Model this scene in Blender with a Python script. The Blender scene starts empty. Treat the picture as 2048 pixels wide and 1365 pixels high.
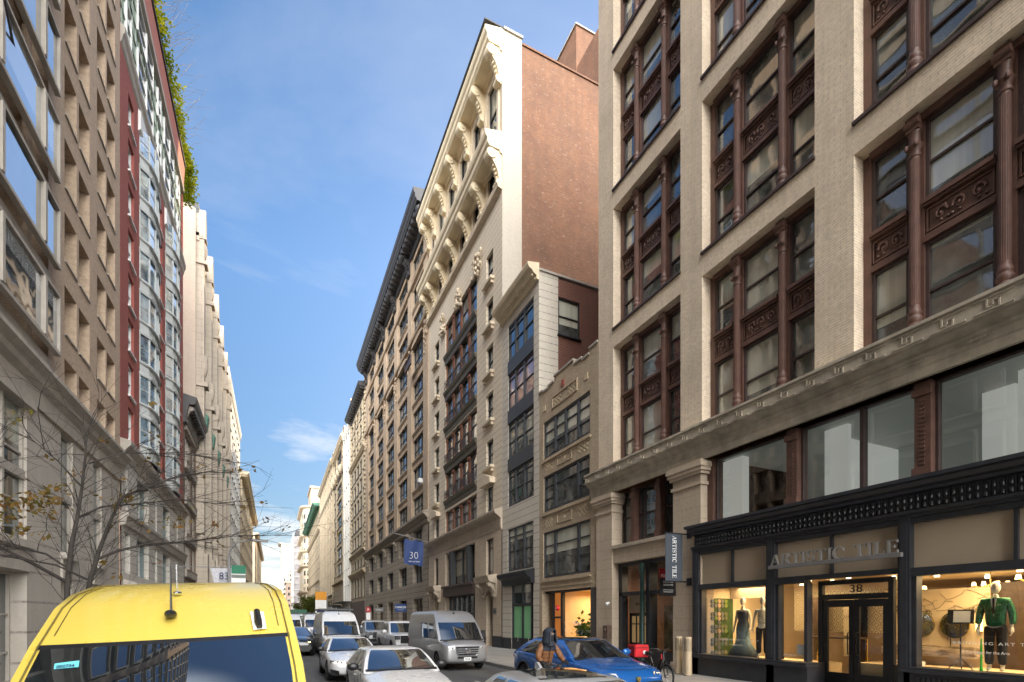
import bpy, bmesh, math, random
from mathutils import Vector, Matrix, Euler
random.seed(7)
SC = bpy.context.scene
COL = SC.collection
PI = math.pi
R = math.radians

# ------------------------------------------------------------------ object helpers
def link(name, data, parent=None, loc=(0, 0, 0), rotz=0.0):
    o = bpy.data.objects.new(name, data)
    COL.objects.link(o)
    o.parent = parent
    o.location = loc
    if rotz: o.rotation_euler = (0, 0, rotz)
    return o

def tag(o, label=None, cat=None, group=None, kind=None):
    if label: o['label'] = label
    if cat: o['category'] = cat
    if group: o['group'] = group
    if kind: o['kind'] = kind
    return o

def thing(name, label, cat, loc=(0, 0, 0), rotz=0.0, group=None):
    return tag(link(name, None, None, loc, rotz), label, cat, group)

def kids(o):
    return [c for c in bpy.data.objects if c.parent == o]

def copy_tree(o, parent=None, tree=None):
    if tree is None:
        tree = {}
        for c in bpy.data.objects:
            if c.parent: tree.setdefault(c.parent.name, []).append(c)
    n = o.copy(); COL.objects.link(n); n.parent = parent
    for c in tree.get(o.name, []): copy_tree(c, n, tree)
    return n

class MB:
    """mesh collector: shapes are added in the parent's local frame"""
    def __init__(s): s.v = []; s.f = []; s.m = []; s.mi = 0
    def add(s, vs, fs):
        n = len(s.v); s.v += [tuple(p) for p in vs]
        for f in fs: s.f.append([n + i for i in f]); s.m.append(s.mi)
        return s
    def box(s, x0, x1, y0, y1, z0, z1):
        return s.add([(x0,y0,z0),(x1,y0,z0),(x1,y1,z0),(x0,y1,z0),(x0,y0,z1),(x1,y0,z1),(x1,y1,z1),(x0,y1,z1)],
                     [(3,2,1,0),(4,5,6,7),(0,1,5,4),(1,2,6,5),(2,3,7,6),(3,0,4,7)])
    def quad(s, a, b, c, d): return s.add([a,b,c,d], [(0,1,2,3)])
    def poly(s, pts): return s.add(pts, [tuple(range(len(pts)))])
    def prism(s, pts, axis, a, b):
        """extrude polygon pts (2-D) along axis: 'x'->(y,z) 'y'->(x,z) 'z'->(x,y)"""
        def P(p, t):
            return (t, p[0], p[1]) if axis == 'x' else (p[0], t, p[1]) if axis == 'y' else (p[0], p[1], t)
        n = len(pts)
        vs = [P(p, a) for p in pts] + [P(p, b) for p in pts]
        fs = [tuple(range(n)), tuple(range(2*n-1, n-1, -1))] + [(i, (i+1) % n, n+(i+1) % n, n+i) for i in range(n)]
        return s.add(vs, fs)
    def tube(s, pts, rad, n=8, caps=True):
        pts = [Vector(p) for p in pts]
        if not hasattr(rad, '__len__'): rad = [rad]*len(pts)
        vs = []; up = None
        for i, p in enumerate(pts):
            d = (pts[min(i+1, len(pts)-1)] - pts[max(i-1, 0)])
            if d.length < 1e-9: d = Vector((0,0,1))
            d.normalize()
            if up is None: up = Vector((0,0,1)) if abs(d.z) < .9 else Vector((1,0,0))
            a = d.cross(up)
            if a.length < 1e-6: a = d.cross(Vector((0,1,0)))
            a.normalize(); b = d.cross(a); up = -b if False else up
            for k in range(n):
                t = 2*PI*k/n
                vs.append(p + (a*math.cos(t) + b*math.sin(t))*rad[i])
        fs = []
        for i in range(len(pts)-1):
            for k in range(n):
                fs.append((i*n+k, i*n+(k+1) % n, (i+1)*n+(k+1) % n, (i+1)*n+k))
        if caps:
            fs.append(tuple(range(n-1, -1, -1))); fs.append(tuple((len(pts)-1)*n+k for k in range(n)))
        return s.add(vs, fs)
    def lathe(s, prof, c=(0,0,0), n=14, axis='z'):
        """prof: (r, t) list turned about axis through c"""
        vs = []
        for r, t in prof:
            for k in range(n):
                a = 2*PI*k/n; p, q = r*math.cos(a), r*math.sin(a)
                o = (p, q, t) if axis == 'z' else (t, p, q) if axis == 'x' else (q, t, p)
                vs.append((c[0]+o[0], c[1]+o[1], c[2]+o[2]))
        fs = []
        for i in range(len(prof)-1):
            for k in range(n): fs.append((i*n+k, i*n+(k+1) % n, (i+1)*n+(k+1) % n, (i+1)*n+k))
        fs.append(tuple(range(n-1, -1, -1))); fs.append(tuple((len(prof)-1)*n+k for k in range(n)))
        return s.add(vs, fs)
    def grid(s, rows, closed=False):
        m = len(rows[0]); vs = [p for r in rows for p in r]; fs = []
        for i in range(len(rows)-1):
            for j in range(m if closed else m-1):
                fs.append((i*m+j, i*m+(j+1) % m, (i+1)*m+(j+1) % m, (i+1)*m+j))
        return s.add(vs, fs)
    def sphere(s, c, r, n=12, m=8):
        rx, ry, rz = (r, r, r) if not hasattr(r, '__len__') else r
        rows = []
        for i in range(m+1):
            t = PI*i/m
            rows.append([(c[0]+rx*math.sin(t)*math.cos(2*PI*k/n), c[1]+ry*math.sin(t)*math.sin(2*PI*k/n), c[2]+rz*math.cos(t)) for k in range(n)])
        return s.grid(rows, True)
    def mesh(s, name, mats, smooth=False, ang=None):
        me = bpy.data.meshes.new(name)
        me.from_pydata(s.v, [], s.f)
        for m in (mats if isinstance(mats, (list, tuple)) else [mats]): me.materials.append(m)
        if any(s.m): me.polygons.foreach_set('material_index', s.m)
        if smooth:
            bm = bmesh.new(); bm.from_mesh(me)
            bmesh.ops.remove_doubles(bm, verts=bm.verts, dist=1e-5)
            bmesh.ops.recalc_face_normals(bm, faces=bm.faces)
            lim = R(ang or 35)
            for f in bm.faces: f.smooth = True
            for e in bm.edges:
                if len(e.link_faces) == 2 and e.calc_face_angle(0) > lim: e.smooth = False
            bm.to_mesh(me); bm.free()
        me.update()
        return me
    def build(s, name, mats, parent=None, loc=(0,0,0), smooth=False, ang=None, rotz=0.0):
        return link(name, s.mesh(name, mats, smooth, ang), parent, loc, rotz)

def evaluated(o):
    """bake an object's modifiers into its mesh"""
    dg = bpy.context.evaluated_depsgraph_get()
    me = bpy.data.meshes.new_from_object(o.evaluated_get(dg))
    o.modifiers.clear(); old = o.data; o.data = me
    if old.users == 0: bpy.data.meshes.remove(old)
    return o

def text_mesh(txt, size, extrude, mats, font_scale=1.0, align='CENTER', serif=0.0, space=1.0, offset=0.0):
    """letters as a mesh, lying in the XZ plane facing -Y, baseline at z=0"""
    cu = bpy.data.curves.new('letters', 'FONT')
    cu.body = txt; cu.size = size; cu.extrude = extrude; cu.align_x = align; cu.space_character = space; cu.offset = offset
    cu.resolution_u = 3
    o = bpy.data.objects.new('letters', cu); COL.objects.link(o)
    dg = bpy.context.evaluated_depsgraph_get()
    me = bpy.data.meshes.new_from_object(o.evaluated_get(dg))
    bpy.data.objects.remove(o); bpy.data.curves.remove(cu)
    me.transform(Matrix.Rotation(R(90), 4, 'X'))
    if font_scale != 1.0: me.transform(Matrix.Diagonal((font_scale, 1, 1, 1)))
    me.materials.clear()
    me.materials.append(mats)
    return me

# ------------------------------------------------------------------ materials
MATS = {}
class NT:
    def __init__(s, name):
        s.mat = bpy.data.materials.new(name); s.mat.use_nodes = True
        s.n = s.mat.node_tree.nodes; s.l = s.mat.node_tree.links; s.n.clear()
        s.out = s.n.new('ShaderNodeOutputMaterial')
    def new(s, t, ins=None, **kw):
        nd = s.n.new(t)
        for k, v in kw.items(): setattr(nd, k, v)
        for k, v in (ins or {}).items(): s.set(nd, k, v)
        return nd
    def set(s, nd, k, v):
        i = nd.inputs[k]
        if isinstance(v, bpy.types.NodeSocket): s.l.new(v, i)
        elif isinstance(v, bpy.types.Node): s.l.new(v.outputs[0], i)
        else: i.default_value = (tuple(v) + (1,)) if (hasattr(v, '__len__') and len(v) == 3 and i.type == 'RGBA') else v
    def math(s, op, a, b=0.0, clamp=False):
        nd = s.new('ShaderNodeMath', operation=op, use_clamp=clamp); s.set(nd, 0, a); s.set(nd, 1, b); return nd.outputs[0]
    def mix(s, f, a, b, bt='MIX'):
        nd = s.new('ShaderNodeMix', data_type='RGBA', blend_type=bt)
        s.set(nd, 0, f); s.set(nd, 6, a); s.set(nd, 7, b); return nd.outputs[2]
    def ramp(s, f, a, b):
        nd = s.new('ShaderNodeMapRange', {0: f, 1: a, 2: b}); return nd.outputs[0]
    def noise(s, vec, scale, detail=4, rough=.55):
        nd = s.new('ShaderNodeTexNoise', {'Scale': scale, 'Detail': detail, 'Roughness': rough}); s.set(nd, 'Vector', vec); return nd.outputs[0]
    def pos(s): return s.new('ShaderNodeNewGeometry').outputs['Position']
    def facade_uv(s):
        x = s.new('ShaderNodeSeparateXYZ', {0: s.pos()})
        return s.new('ShaderNodeCombineXYZ', {0: s.math('ADD', x.outputs[0], x.outputs[1]), 1: x.outputs[2], 2: 0.0}).outputs[0], x.outputs
    def scale(s, vec, v): return s.new('ShaderNodeVectorMath', {0: vec, 1: v}, operation='MULTIPLY').outputs[0]
    def bump(s, h, dist=.01, strength=.6): return s.new('ShaderNodeBump', {'Height': h, 'Distance': dist, 'Strength': strength}).outputs[0]
    def fres(s, ior):
        bf = s.new('ShaderNodeNewGeometry').outputs['Backfacing']
        i = s.math('ADD', ior, s.math('MULTIPLY', bf, 1/ior-ior)); return s.new('ShaderNodeFresnel', {'IOR': i}).outputs[0]
    def pbsdf(s, col, rough=.6, metal=0.0, normal=None, coat=0.0, spec=.5, emis=None, estr=0.0, croughness=.03):
        b = s.new('ShaderNodeBsdfPrincipled', {'Base Color': col, 'Roughness': rough, 'Metallic': metal, 'Coat Weight': coat, 'Coat Roughness': croughness, 'Specular IOR Level': spec})
        if normal is not None: s.set(b, 'Normal', normal)
        if emis is not None: s.set(b, 'Emission Color', emis); s.set(b, 'Emission Strength', estr)
        s.l.new(b.outputs[0], s.out.inputs[0]); return b

def weather(t, col, pos, amt=.25):
    """large stains and rain streaks over a colour"""
    big = t.ramp(t.noise(pos, .35, 5, .6), .3, .7)
    st = t.ramp(t.noise(t.scale(pos, (3.0, 3.0, .22)), 1.0, 3, .6), .35, .75)
    f = t.math('MULTIPLY', t.math('ADD', t.math('MULTIPLY', big, .6), t.math('MULTIPLY', st, .4)), amt)
    return t.mix(f, col, (.07, .055, .045))

def plain(name, col, rough=.6, metal=0.0, var=.18, scale=6.0, bump=0.0, coat=0.0, spec=.5, emis=None, estr=0.0, dirt=0.0, obj=False):
    if name in MATS: return MATS[name]
    t = NT(name)
    p = t.new('ShaderNodeTexCoord').outputs['Object'] if obj else t.pos()
    n = t.noise(p, scale, 5, .6)
    c = t.mix(t.ramp(n, .3, .7), tuple(k*(1-var) for k in col), tuple(min(1, k*(1+var)) for k in col))
    if dirt: c = weather(t, c, p, dirt)
    nm = t.bump(t.noise(p, scale*6, 3), .01, bump) if bump else None
    rr = t.math('ADD', t.math('MULTIPLY', n, .2), rough-.1)
    t.pbsdf(c, rr, metal, nm, coat, spec, emis, estr)
    MATS[name] = t.mat; return t.mat

def masonry(name, c1, c2, mort, bw, bh, ms=.012, dirt=.3, rough=.85, bump=.5, off=.5, zoff=0.0, blotch=None, speck=None):
    """bricks or ashlar blocks laid by world position"""
    if name in MATS: return MATS[name]
    t = NT(name)
    uv, xyz = t.facade_uv()
    if zoff: uv = t.new('ShaderNodeVectorMath', {0: uv, 1: (0, zoff, 0)}, operation='ADD').outputs[0]
    b = t.new('ShaderNodeTexBrick', {'Color1': c1, 'Color2': c2, 'Mortar': mort, 'Scale': 1.0, 'Mortar Size': ms, 'Mortar Smooth': .1, 'Bias': 0.0, 'Brick Width': bw, 'Row Height': bh}, offset=off)
    t.set(b, 'Vector', uv)
    c = b.outputs['Color']
    n2 = t.noise(t.pos(), 9.0, 4)
    c = t.mix(t.ramp(n2, .25, .8), c, tuple(k*1.12 for k in c1))
    if blotch: c = t.mix(t.math('MULTIPLY', t.ramp(t.noise(t.pos(), .5, 6, .7), .45, .65), .55), c, blotch)
    if speck: c = t.mix(t.math('MULTIPLY', t.ramp(t.noise(t.scale(t.pos(), (5, 5, 11)), 1.0, 2, .5), .66, .74), .7), c, speck)
    c = weather(t, c, t.pos(), dirt)
    t.pbsdf(c, rough, 0, t.bump(b.outputs['Fac'], .012, -bump))
    MATS[name] = t.mat; return t.mat

def window_glass(name, dark, blind, refl=.16, bl=.5, warm=0.0):
    """dark room behind reflecting glass; some panes have a blind part-way down"""
    t = NT(name)
    oi = t.new('ShaderNodeObjectInfo').outputs['Random']
    g = t.new('ShaderNodeTexCoord').outputs['Generated']
    gz = t.new('ShaderNodeSeparateXYZ', {0: g}).outputs
    r2 = t.math('FRACT', t.math('MULTIPLY', oi, 17.31)); r3 = t.math('FRACT', t.math('MULTIPLY', oi, 41.7))
    lim = t.math('SUBTRACT', 1.0, t.math('MULTIPLY', r2, .95))
    on = t.math('MULTIPLY', t.math('GREATER_THAN', gz[2], lim), t.math('LESS_THAN', r3, bl))
    fold = t.noise(t.scale(t.pos(), (9, 9, .3)), 1.0, 2)
    bc = t.mix(fold, tuple(k*.7 for k in blind), tuple(k*1.15 for k in blind))
    room = t.mix(t.ramp(t.noise(t.pos(), 1.3, 3), .35, .7), dark, tuple(k*3.5+.01 for k in dark))
    col = t.mix(on, room, bc)
    df = t.new('ShaderNodeBsdfDiffuse', {'Color': col})
    nm = t.bump(t.noise(t.pos(), .9, 1), .02, .35)
    gl = t.new('ShaderNodeBsdfGlossy', {'Color': (.92, .96, 1.0), 'Roughness': .025, 'Normal': nm})
    f = t.math('ADD', t.math('MULTIPLY', t.fres(1.5), 1.3), refl, True)
    mx = t.new('ShaderNodeMixShader', {0: f, 1: df.outputs[0], 2: gl.outputs[0]})
    t.l.new(mx.outputs[0], t.out.inputs[0]); MATS[name] = t.mat; return t.mat

def clear_glass(name, tint=(.95, .97, .96), refl=.06):
    t = NT(name)
    tr = t.new('ShaderNodeBsdfTransparent', {'Color': tint}); gl = t.new('ShaderNodeBsdfGlossy', {'Roughness': .015, 'Color': (1, 1, 1)})
    mx = t.new('ShaderNodeMixShader', {0: t.math('ADD', t.math('MULTIPLY', t.fres(1.45), .9), refl, True), 1: tr.outputs[0], 2: gl.outputs[0]})
    t.l.new(mx.outputs[0], t.out.inputs[0]); MATS[name] = t.mat; return t.mat

def car_glass(name, dark=(.012, .014, .016), refl=.10):
    t = NT(name)
    df = t.new('ShaderNodeBsdfDiffuse', {'Color': dark}); gl = t.new('ShaderNodeBsdfGlossy', {'Roughness': .01, 'Color': (.86, .93, 1)})
    mx = t.new('ShaderNodeMixShader', {0: t.math('ADD', t.math('MULTIPLY', t.fres(1.6), 1.5), refl, True), 1: df.outputs[0], 2: gl.outputs[0]})
    t.l.new(mx.outputs[0], t.out.inputs[0]); MATS[name] = t.mat; return t.mat

def paint(name, col, metal=0.0, rough=.35, flake=0.0, dirt=.12):
    t = NT(name)
    p = t.new('ShaderNodeTexCoord').outputs['Object']
    n = t.noise(p, 2.5, 5, .65)
    xyz = t.new('ShaderNodeSeparateXYZ', {0: p}).outputs
    low = t.math('MULTIPLY', t.ramp(xyz[2], .75, .15), .35)
    c = t.mix(t.math('ADD', t.math('MULTIPLY', t.ramp(n, .45, .75), dirt), t.math('MULTIPLY', low, t.ramp(t.noise(p, 6, 4), .3, .7))), col, (.16, .15, .135))
    t.pbsdf(c, t.math('ADD', rough, t.math('MULTIPLY', n, .12)), metal, None, .7, .5, croughness=.04)
    MATS[name] = t.mat; return t.mat

def emit(name, col, strength, base=(.8, .8, .8)):
    if name in MATS: return MATS[name]
    t = NT(name); t.pbsdf(base, .5, emis=col, estr=strength); MATS[name] = t.mat; return t.mat

M = dict(
  asphalt=None,
  roman=masonry('cream_roman_brick', (.84,.70,.53), (.70,.585,.445), (.40,.33,.25), .30, .07, .010, .3, .8, .6, blotch=(.62,.50,.37)),
  lime=masonry('limestone_blocks', (.55,.45,.34), (.50,.41,.305), (.29,.235,.17), 1.15, .42, .010, .28, .85, .3),
  limeplain=plain('limestone_trim', (.50,.42,.325), .85, var=.14, scale=2.2, bump=.25, dirt=.35),
  bayframe=plain('bay_frame_paint', (.50,.53,.52), .5, var=.06, dirt=.15), greystone=plain('mossy_ledge_stone', (.50,.44,.345), .9, var=.25, scale=2.5, bump=.3, dirt=.45),
  iron=plain('oxblood_cast_iron', (.135,.068,.050), .5, var=.25, scale=4, bump=.15, dirt=.25),
  irondk=plain('dark_brown_iron', (.062,.04,.036), .5, var=.25, scale=4, bump=.1),
  black=plain('black_painted_metal', (.016,.018,.022), .4, var=.2, scale=5, bump=.05),
  shopblack=plain('shopfront_blue_black', (.026,.029,.036), .42, var=.25, scale=4, bump=.12, dirt=.1),
  greyiron=plain('charcoal_frame', (.035,.038,.042), .45, var=.2),
  tan=masonry('tan_brick', (.52,.41,.28), (.36,.28,.19), (.28,.23,.17), .24, .08, .011, .3, .9, .5),
  tanmark=plain('tan_cast_stone', (.55,.45,.30), .85, var=.2, dirt=.2),
  cream=masonry('rusticated_cream', (.68,.585,.45), (.65,.56,.43), (.07,.055,.045), 400, .405, .02, .15, .8, 1.0),
  creamplain=plain('cream_stone', (.64,.54,.40), .8, var=.1, scale=2, bump=.15, dirt=.16),
  creamcorn=plain('cream_painted_cornice', (.74,.63,.44), .7, var=.07, scale=2, bump=.05, dirt=.08),
  whitequoin=masonry('pale_quoin', (.60,.545,.46), (.57,.52,.44), (.08,.07,.06), 400, .40, .022, .12, .8, 1.0),
  whitebrick=masonry('cream_white_brick', (.50,.45,.37), (.45,.40,.33), (.47,.42,.35), .21, .068, .008, .12, .85, .3),
  redbrick=masonry('old_red_brick', (.26,.115,.055), (.12,.058,.034), (.22,.155,.115), .24, .085, .012, .5, .9, .6, blotch=(.15,.065,.038), speck=(.50,.36,.28)),
  redbrick2=masonry('dark_red_brick', (.17,.062,.04), (.095,.036,.026), (.22,.16,.12), .24, .085, .012, .2, .9, .5),
  cherry=masonry('cherry_brick', (.33,.085,.062), (.23,.058,.045), (.24,.09,.075), .24, .08, .010, .12, .85, .3),
  tan30=plain('buff_terracotta', (.46,.35,.245), .85, var=.12, scale=1.5, bump=.2, dirt=.3),
  base30=masonry('grey_rusticated', (.33,.285,.225), (.30,.26,.205), (.04,.035,.03), 400, .52, .04, .25, .85, 1.0),
  darkcorn=plain('blackened_copper_cornice', (.045,.043,.045), .5, var=.35, scale=3, bump=.2),
  beigebrick=masonry('beige_brick', (.50,.375,.265), (.37,.275,.195), (.33,.26,.2), .24, .08, .011, .15, .88, .4),
  conc=masonry('precast_concrete', (.43,.39,.335), (.40,.365,.315), (.13,.11,.09), 400, .86, .034, .22, .8, .8),
  concplain=plain('precast_trim', (.44,.40,.345), .8, var=.12, scale=2, bump=.2, dirt=.35),
  white=plain('white_trim', (.74,.74,.72), .6, var=.06, dirt=.08),
  copper=plain('verdigris_copper', (.33,.40,.33), .7, var=.22, scale=1.2, bump=.2, dirt=.25),
  green=plain('green_copper_cornice', (.09,.24,.17), .65, var=.2, scale=1.5, dirt=.15),
  sandf=plain('warm_sandstone', (.53,.43,.29), .85, var=.12, scale=1.2, bump=.2, dirt=.22),
  sandf2=plain('pale_sandstone', (.49,.41,.295), .85, var=.12, scale=1.2, bump=.2, dirt=.25),
  whitet=plain('white_terracotta', (.74,.72,.66), .6, var=.06, scale=1.5, dirt=.14),
  palewall=masonry('pale_left_facade', (.49,.425,.345), (.45,.39,.315), (.28,.24,.2), 1.6, .62, .03, .35, .85, .4), baysky=window_glass('bay_glass_painted_sky', (.10,.14,.17), (.5,.55,.56), .34, .3),  # baysky: base colour carries a painted blue sky reflection
  palebrick=masonry('pale_party_brick', (.47,.39,.315), (.42,.345,.28), (.43,.37,.3), .21, .07, .009, .2, .88, .3),
  brownstone=plain('brownstone', (.25,.185,.14), .85, var=.2, scale=2, bump=.2, dirt=.25),
  roof=plain('roof_felt', (.09,.085,.08), .9),
  gdark=window_glass('window_glass', (.010,.012,.012), (.30,.30,.25), .13, .55),
  gleft=window_glass('sky_window_glass', (.012,.016,.018), (.45,.47,.46), .30, .35),
  gfar=window_glass('far_window_glass', (.014,.014,.014), (.38,.34,.28), .07, .35),
  mezz=window_glass('mezzanine_glass', (.020,.023,.021), (.36,.37,.32), .10, .0),
  shopglass=clear_glass('shop_glass', refl=.03), gloft=window_glass('loft_building_glass', (.05,.055,.048), (.50,.50,.41), .13, .8), gbase=window_glass('base_window_glass', (.03,.036,.032), (.3,.32,.26), .08, .4),
  rubber=plain('tyre_rubber', (.014,.014,.015), .8, var=.2),
  chrome=plain('chrome', (.75,.76,.78), .12, 1.0, var=.03),
  alloy=plain('alloy_rim', (.42,.43,.45), .3, .9, var=.08),
  blackplastic=plain('black_plastic', (.013,.013,.014), .38, var=.2),
  cglass=car_glass('windscreen_glass', refl=.2),
  cglassd=car_glass('tinted_side_glass', (.008,.009,.010), .05),
  whitepaint=plain('white_lettering', (.82,.82,.80), .6, var=.03),
)
def special():
    def fan(name):
        t = NT(name); g = t.new('ShaderNodeSeparateXYZ', {0: t.pos()}).outputs
        row = t.math('FLOOR', t.math('DIVIDE', g[2], .12))
        u = t.math('ADD', t.math('DIVIDE', g[1], .24), t.math('MULTIPLY', row, .5))
        fu = t.math('MULTIPLY', t.math('SUBTRACT', t.math('FRACT', u), .5), .24); fv = t.math('SUBTRACT', t.math('FRACT', t.math('DIVIDE', g[2], .12)), 0.0)
        d = t.math('SQRT', t.math('ADD', t.math('POWER', fu, 2.0), t.math('POWER', t.math('MULTIPLY', fv, .12), 2.0)))
        ring = t.math('LESS_THAN', t.math('ABSOLUTE', t.math('SUBTRACT', t.math('FRACT', t.math('DIVIDE', d, .06)), .5)), .15)
        t.pbsdf(t.mix(ring, (.26,.21,.13), (.55,.47,.33)), .4); return t.mat
    def chev(name):
        t = NT(name); g = t.new('ShaderNodeSeparateXYZ', {0: t.pos()}).outputs
        z = t.math('ADD', g[2], t.math('MULTIPLY', t.math('PINGPONG', g[1], .35), .9))
        f = t.math('FRACT', t.math('DIVIDE', z, .22))
        t.pbsdf(t.mix(t.math('LESS_THAN', f, .5), (.60,.53,.40), (.40,.34,.25)), .4); return t.mat
    def marble(name, a, b_, sc):
        t = NT(name); n = t.noise(t.pos(), sc, 8, .7); t.pbsdf(t.mix(t.ramp(n, .35, .68), a, b_), .3); return t.mat
    M.update(
      clearmezz=clear_glass('mezzanine_clear_glass', (.86,.89,.87), .06),
      greyroom=emit('glowing_grey_room', (.30,.32,.30), .12, (.34,.35,.33)), roomwhite=emit('glowing_room_wall', (.8,.82,.78), .34, (.74,.74,.70)),  # room surfaces glow to stand in for light inside the mezzanine
      beigepanel=plain('beige_blind', (.44,.35,.25), .7, var=.05, scale=1),
      shopfloor=marble('shop_floor', (.5,.42,.3), (.25,.2,.13), 2.0), shopcream=plain('shop_cream_plaster', (.72,.57,.36), .8, var=.05, scale=1),
      scallop=fan('scallop_tiles'), chevron=chev('chevron_tiles'), darkwood=plain('dark_wood', (.06,.035,.02), .5, var=.3), lattice=marble('lattice_tiles', (.55,.45,.3), (.3,.23,.14), 26),
      vine=plain('vine_lines', (.22,.17,.11), .8), greenpost=plain('dark_green_post', (.015,.045,.038), .4, var=.3),
      warmpane=emit('warm_lit_pane', (.8,.5,.2), .22, (.3,.22,.13)), darkmarble=marble('dark_marble', (.03,.027,.02), (.42,.31,.16), 1.3),
      loftglass=window_glass('loft_window_glass', (.035,.038,.036), (.58,.58,.48), .05, .85),
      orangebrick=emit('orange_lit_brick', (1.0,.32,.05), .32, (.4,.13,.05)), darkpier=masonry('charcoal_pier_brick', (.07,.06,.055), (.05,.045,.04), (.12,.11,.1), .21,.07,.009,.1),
      pinkglass=window_glass('pink_reflecting_glass', (.30,.13,.12), (.5,.3,.28), .12, .6), greenpane=emit('green_film_pane', (.30,.70,.32), .09, (.15,.34,.17)),
      rustwood=plain('rust_red_timber', (.20,.075,.035), .7, var=.35, scale=3, dirt=.2), olivebronze=plain('olive_bronze', (.085,.075,.05), .5, var=.4, scale=3, bump=.1),
      warmroom=window_glass('warm_room_glass', (.05,.036,.02), (.42,.36,.24), .06, .5), brightroom=window_glass('bright_room_glass', (.05,.056,.054), (.55,.60,.60), .08, .65),
    )
    mc = MATS.get('tile')
special()
def special2():
    t = NT('asphalt'); p = t.pos()
    n1 = t.noise(p, 60, 4, .7); n2 = t.noise(t.scale(p,(1.2,.18,1)), 1.0, 5, .6)
    c = t.mix(t.ramp(n1,.3,.75),(.045,.045,.046),(.10,.098,.095)); c = t.mix(t.math('MULTIPLY',t.ramp(n2,.45,.7),.45),c,(.15,.145,.135))
    cr = t.new('ShaderNodeTexVoronoi', {'Scale': .35, 'Randomness': 1.0}, feature='DISTANCE_TO_EDGE'); t.set(cr,'Vector',t.new('ShaderNodeVectorMath', {0: p, 1: t.new('ShaderNodeVectorMath', {0: t.new('ShaderNodeTexNoise', {'Scale': 1.5}).outputs[1], 1: (.6,.6,.6)}, operation='MULTIPLY').outputs[0]}, operation='ADD').outputs[0])
    c = t.mix(t.math('LESS_THAN', cr.outputs[0], .006), c, (.02,.02,.02))
    t.pbsdf(c, .82, 0, t.bump(n1,.008,.6)); M['asphalt'] = t.mat
    M['asphaltfar'] = plain('far_ground', (.07,.07,.068), .9, scale=.3)
    t = NT('sidewalk'); p = t.pos(); b = t.new('ShaderNodeTexBrick', {'Color1': (.34,.32,.29), 'Color2': (.29,.275,.25), 'Mortar': (.12,.115,.1), 'Scale': 1.0, 'Mortar Size': .012, 'Brick Width': 1.5, 'Row Height': 1.5}, offset=0.0); t.set(b,'Vector',p)
    c = t.mix(t.math('MULTIPLY',t.ramp(t.noise(p,1.1,6,.7),.45,.75),.45), b.outputs['Color'], (.16,.15,.14))
    sp = t.new('ShaderNodeTexVoronoi', {'Scale': 2.6}); t.set(sp,'Vector',p); c = t.mix(t.math('LESS_THAN', sp.outputs[0], .045), c, (.07,.065,.06))
    t.pbsdf(c, .85, 0, t.bump(t.noise(p,40,3),.006,.5)); M['sidewalk'] = t.mat
    t = NT('netting'); p = t.pos(); uv, x = t.facade_uv(); b = t.new('ShaderNodeTexBrick', {'Color1': (.36,.34,.33), 'Color2': (.30,.29,.29), 'Mortar': (.5,.48,.45), 'Scale': 1.0, 'Mortar Size': .12, 'Brick Width': 4.2, 'Row Height': 3.7}, offset=0.0); t.set(b,'Vector',uv)
    t.pbsdf(t.mix(t.ramp(t.noise(p,.4,5),.3,.7), b.outputs['Color'], (.22,.2,.2)), .9); M['netting'] = t.mat
    M.update(kerb=plain('kerb_stone',(.30,.29,.27),.85,var=.25,scale=3,dirt=.4), roadpaint=plain('worn_road_paint',(.42,.42,.40),.8,var=.45,scale=9), castiron=plain('cast_iron',(.05,.047,.043),.6,.5,var=.3,scale=30),
      coralpaint=plain('coral_fascia',(.42,.135,.085),.7,var=.1), conc2=masonry('left_stone_base',(.55,.52,.46),(.52,.49,.43),(.09,.08,.07),400,.43,.022,.25,.85,1.0),
      greenframe=plain('grey_green_frame',(.15,.20,.19),.5), brownbrick=masonry('brown_brick',(.17,.115,.085),(.135,.09,.068),(.2,.17,.14),.21,.07,.009,.2), tealpaint=plain('teal_shopfront',(.03,.10,.11),.5,var=.3))
special2()
M.update(cyanlabel=plain('cyan_label',(.16,.60,.66),.5,var=.05), bluepaint=plain('blue_panel',(.03,.16,.55),.4), greentruck=plain('truck_green',(.02,.12,.06),.5))
def leafmat(name, a, b_, trans=.4, sc=3.0):
    t = NT(name); n = t.noise(t.pos(), sc, 3, .7); c = t.mix(t.ramp(n,.35,.65), a, b_)
    d = t.new('ShaderNodeBsdfDiffuse', {'Color': c}); tr = t.new('ShaderNodeBsdfTranslucent', {'Color': c}); m = t.new('ShaderNodeMixShader', {0: trans, 1: d.outputs[0], 2: tr.outputs[0]}); t.l.new(m.outputs[0], t.out.inputs[0]); M[name] = t.mat
leafmat('darkleaf', (.02,.06,.012), (.08,.16,.03)); leafmat('hedgeleaf', (.07,.12,.01), (.36,.38,.02), .55, .35); leafmat('treeleaf', (.05,.07,.012), (.14,.15,.03), .4, .8); leafmat('brownleaf', (.22,.10,.035), (.16,.15,.04), .4, 6)
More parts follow.
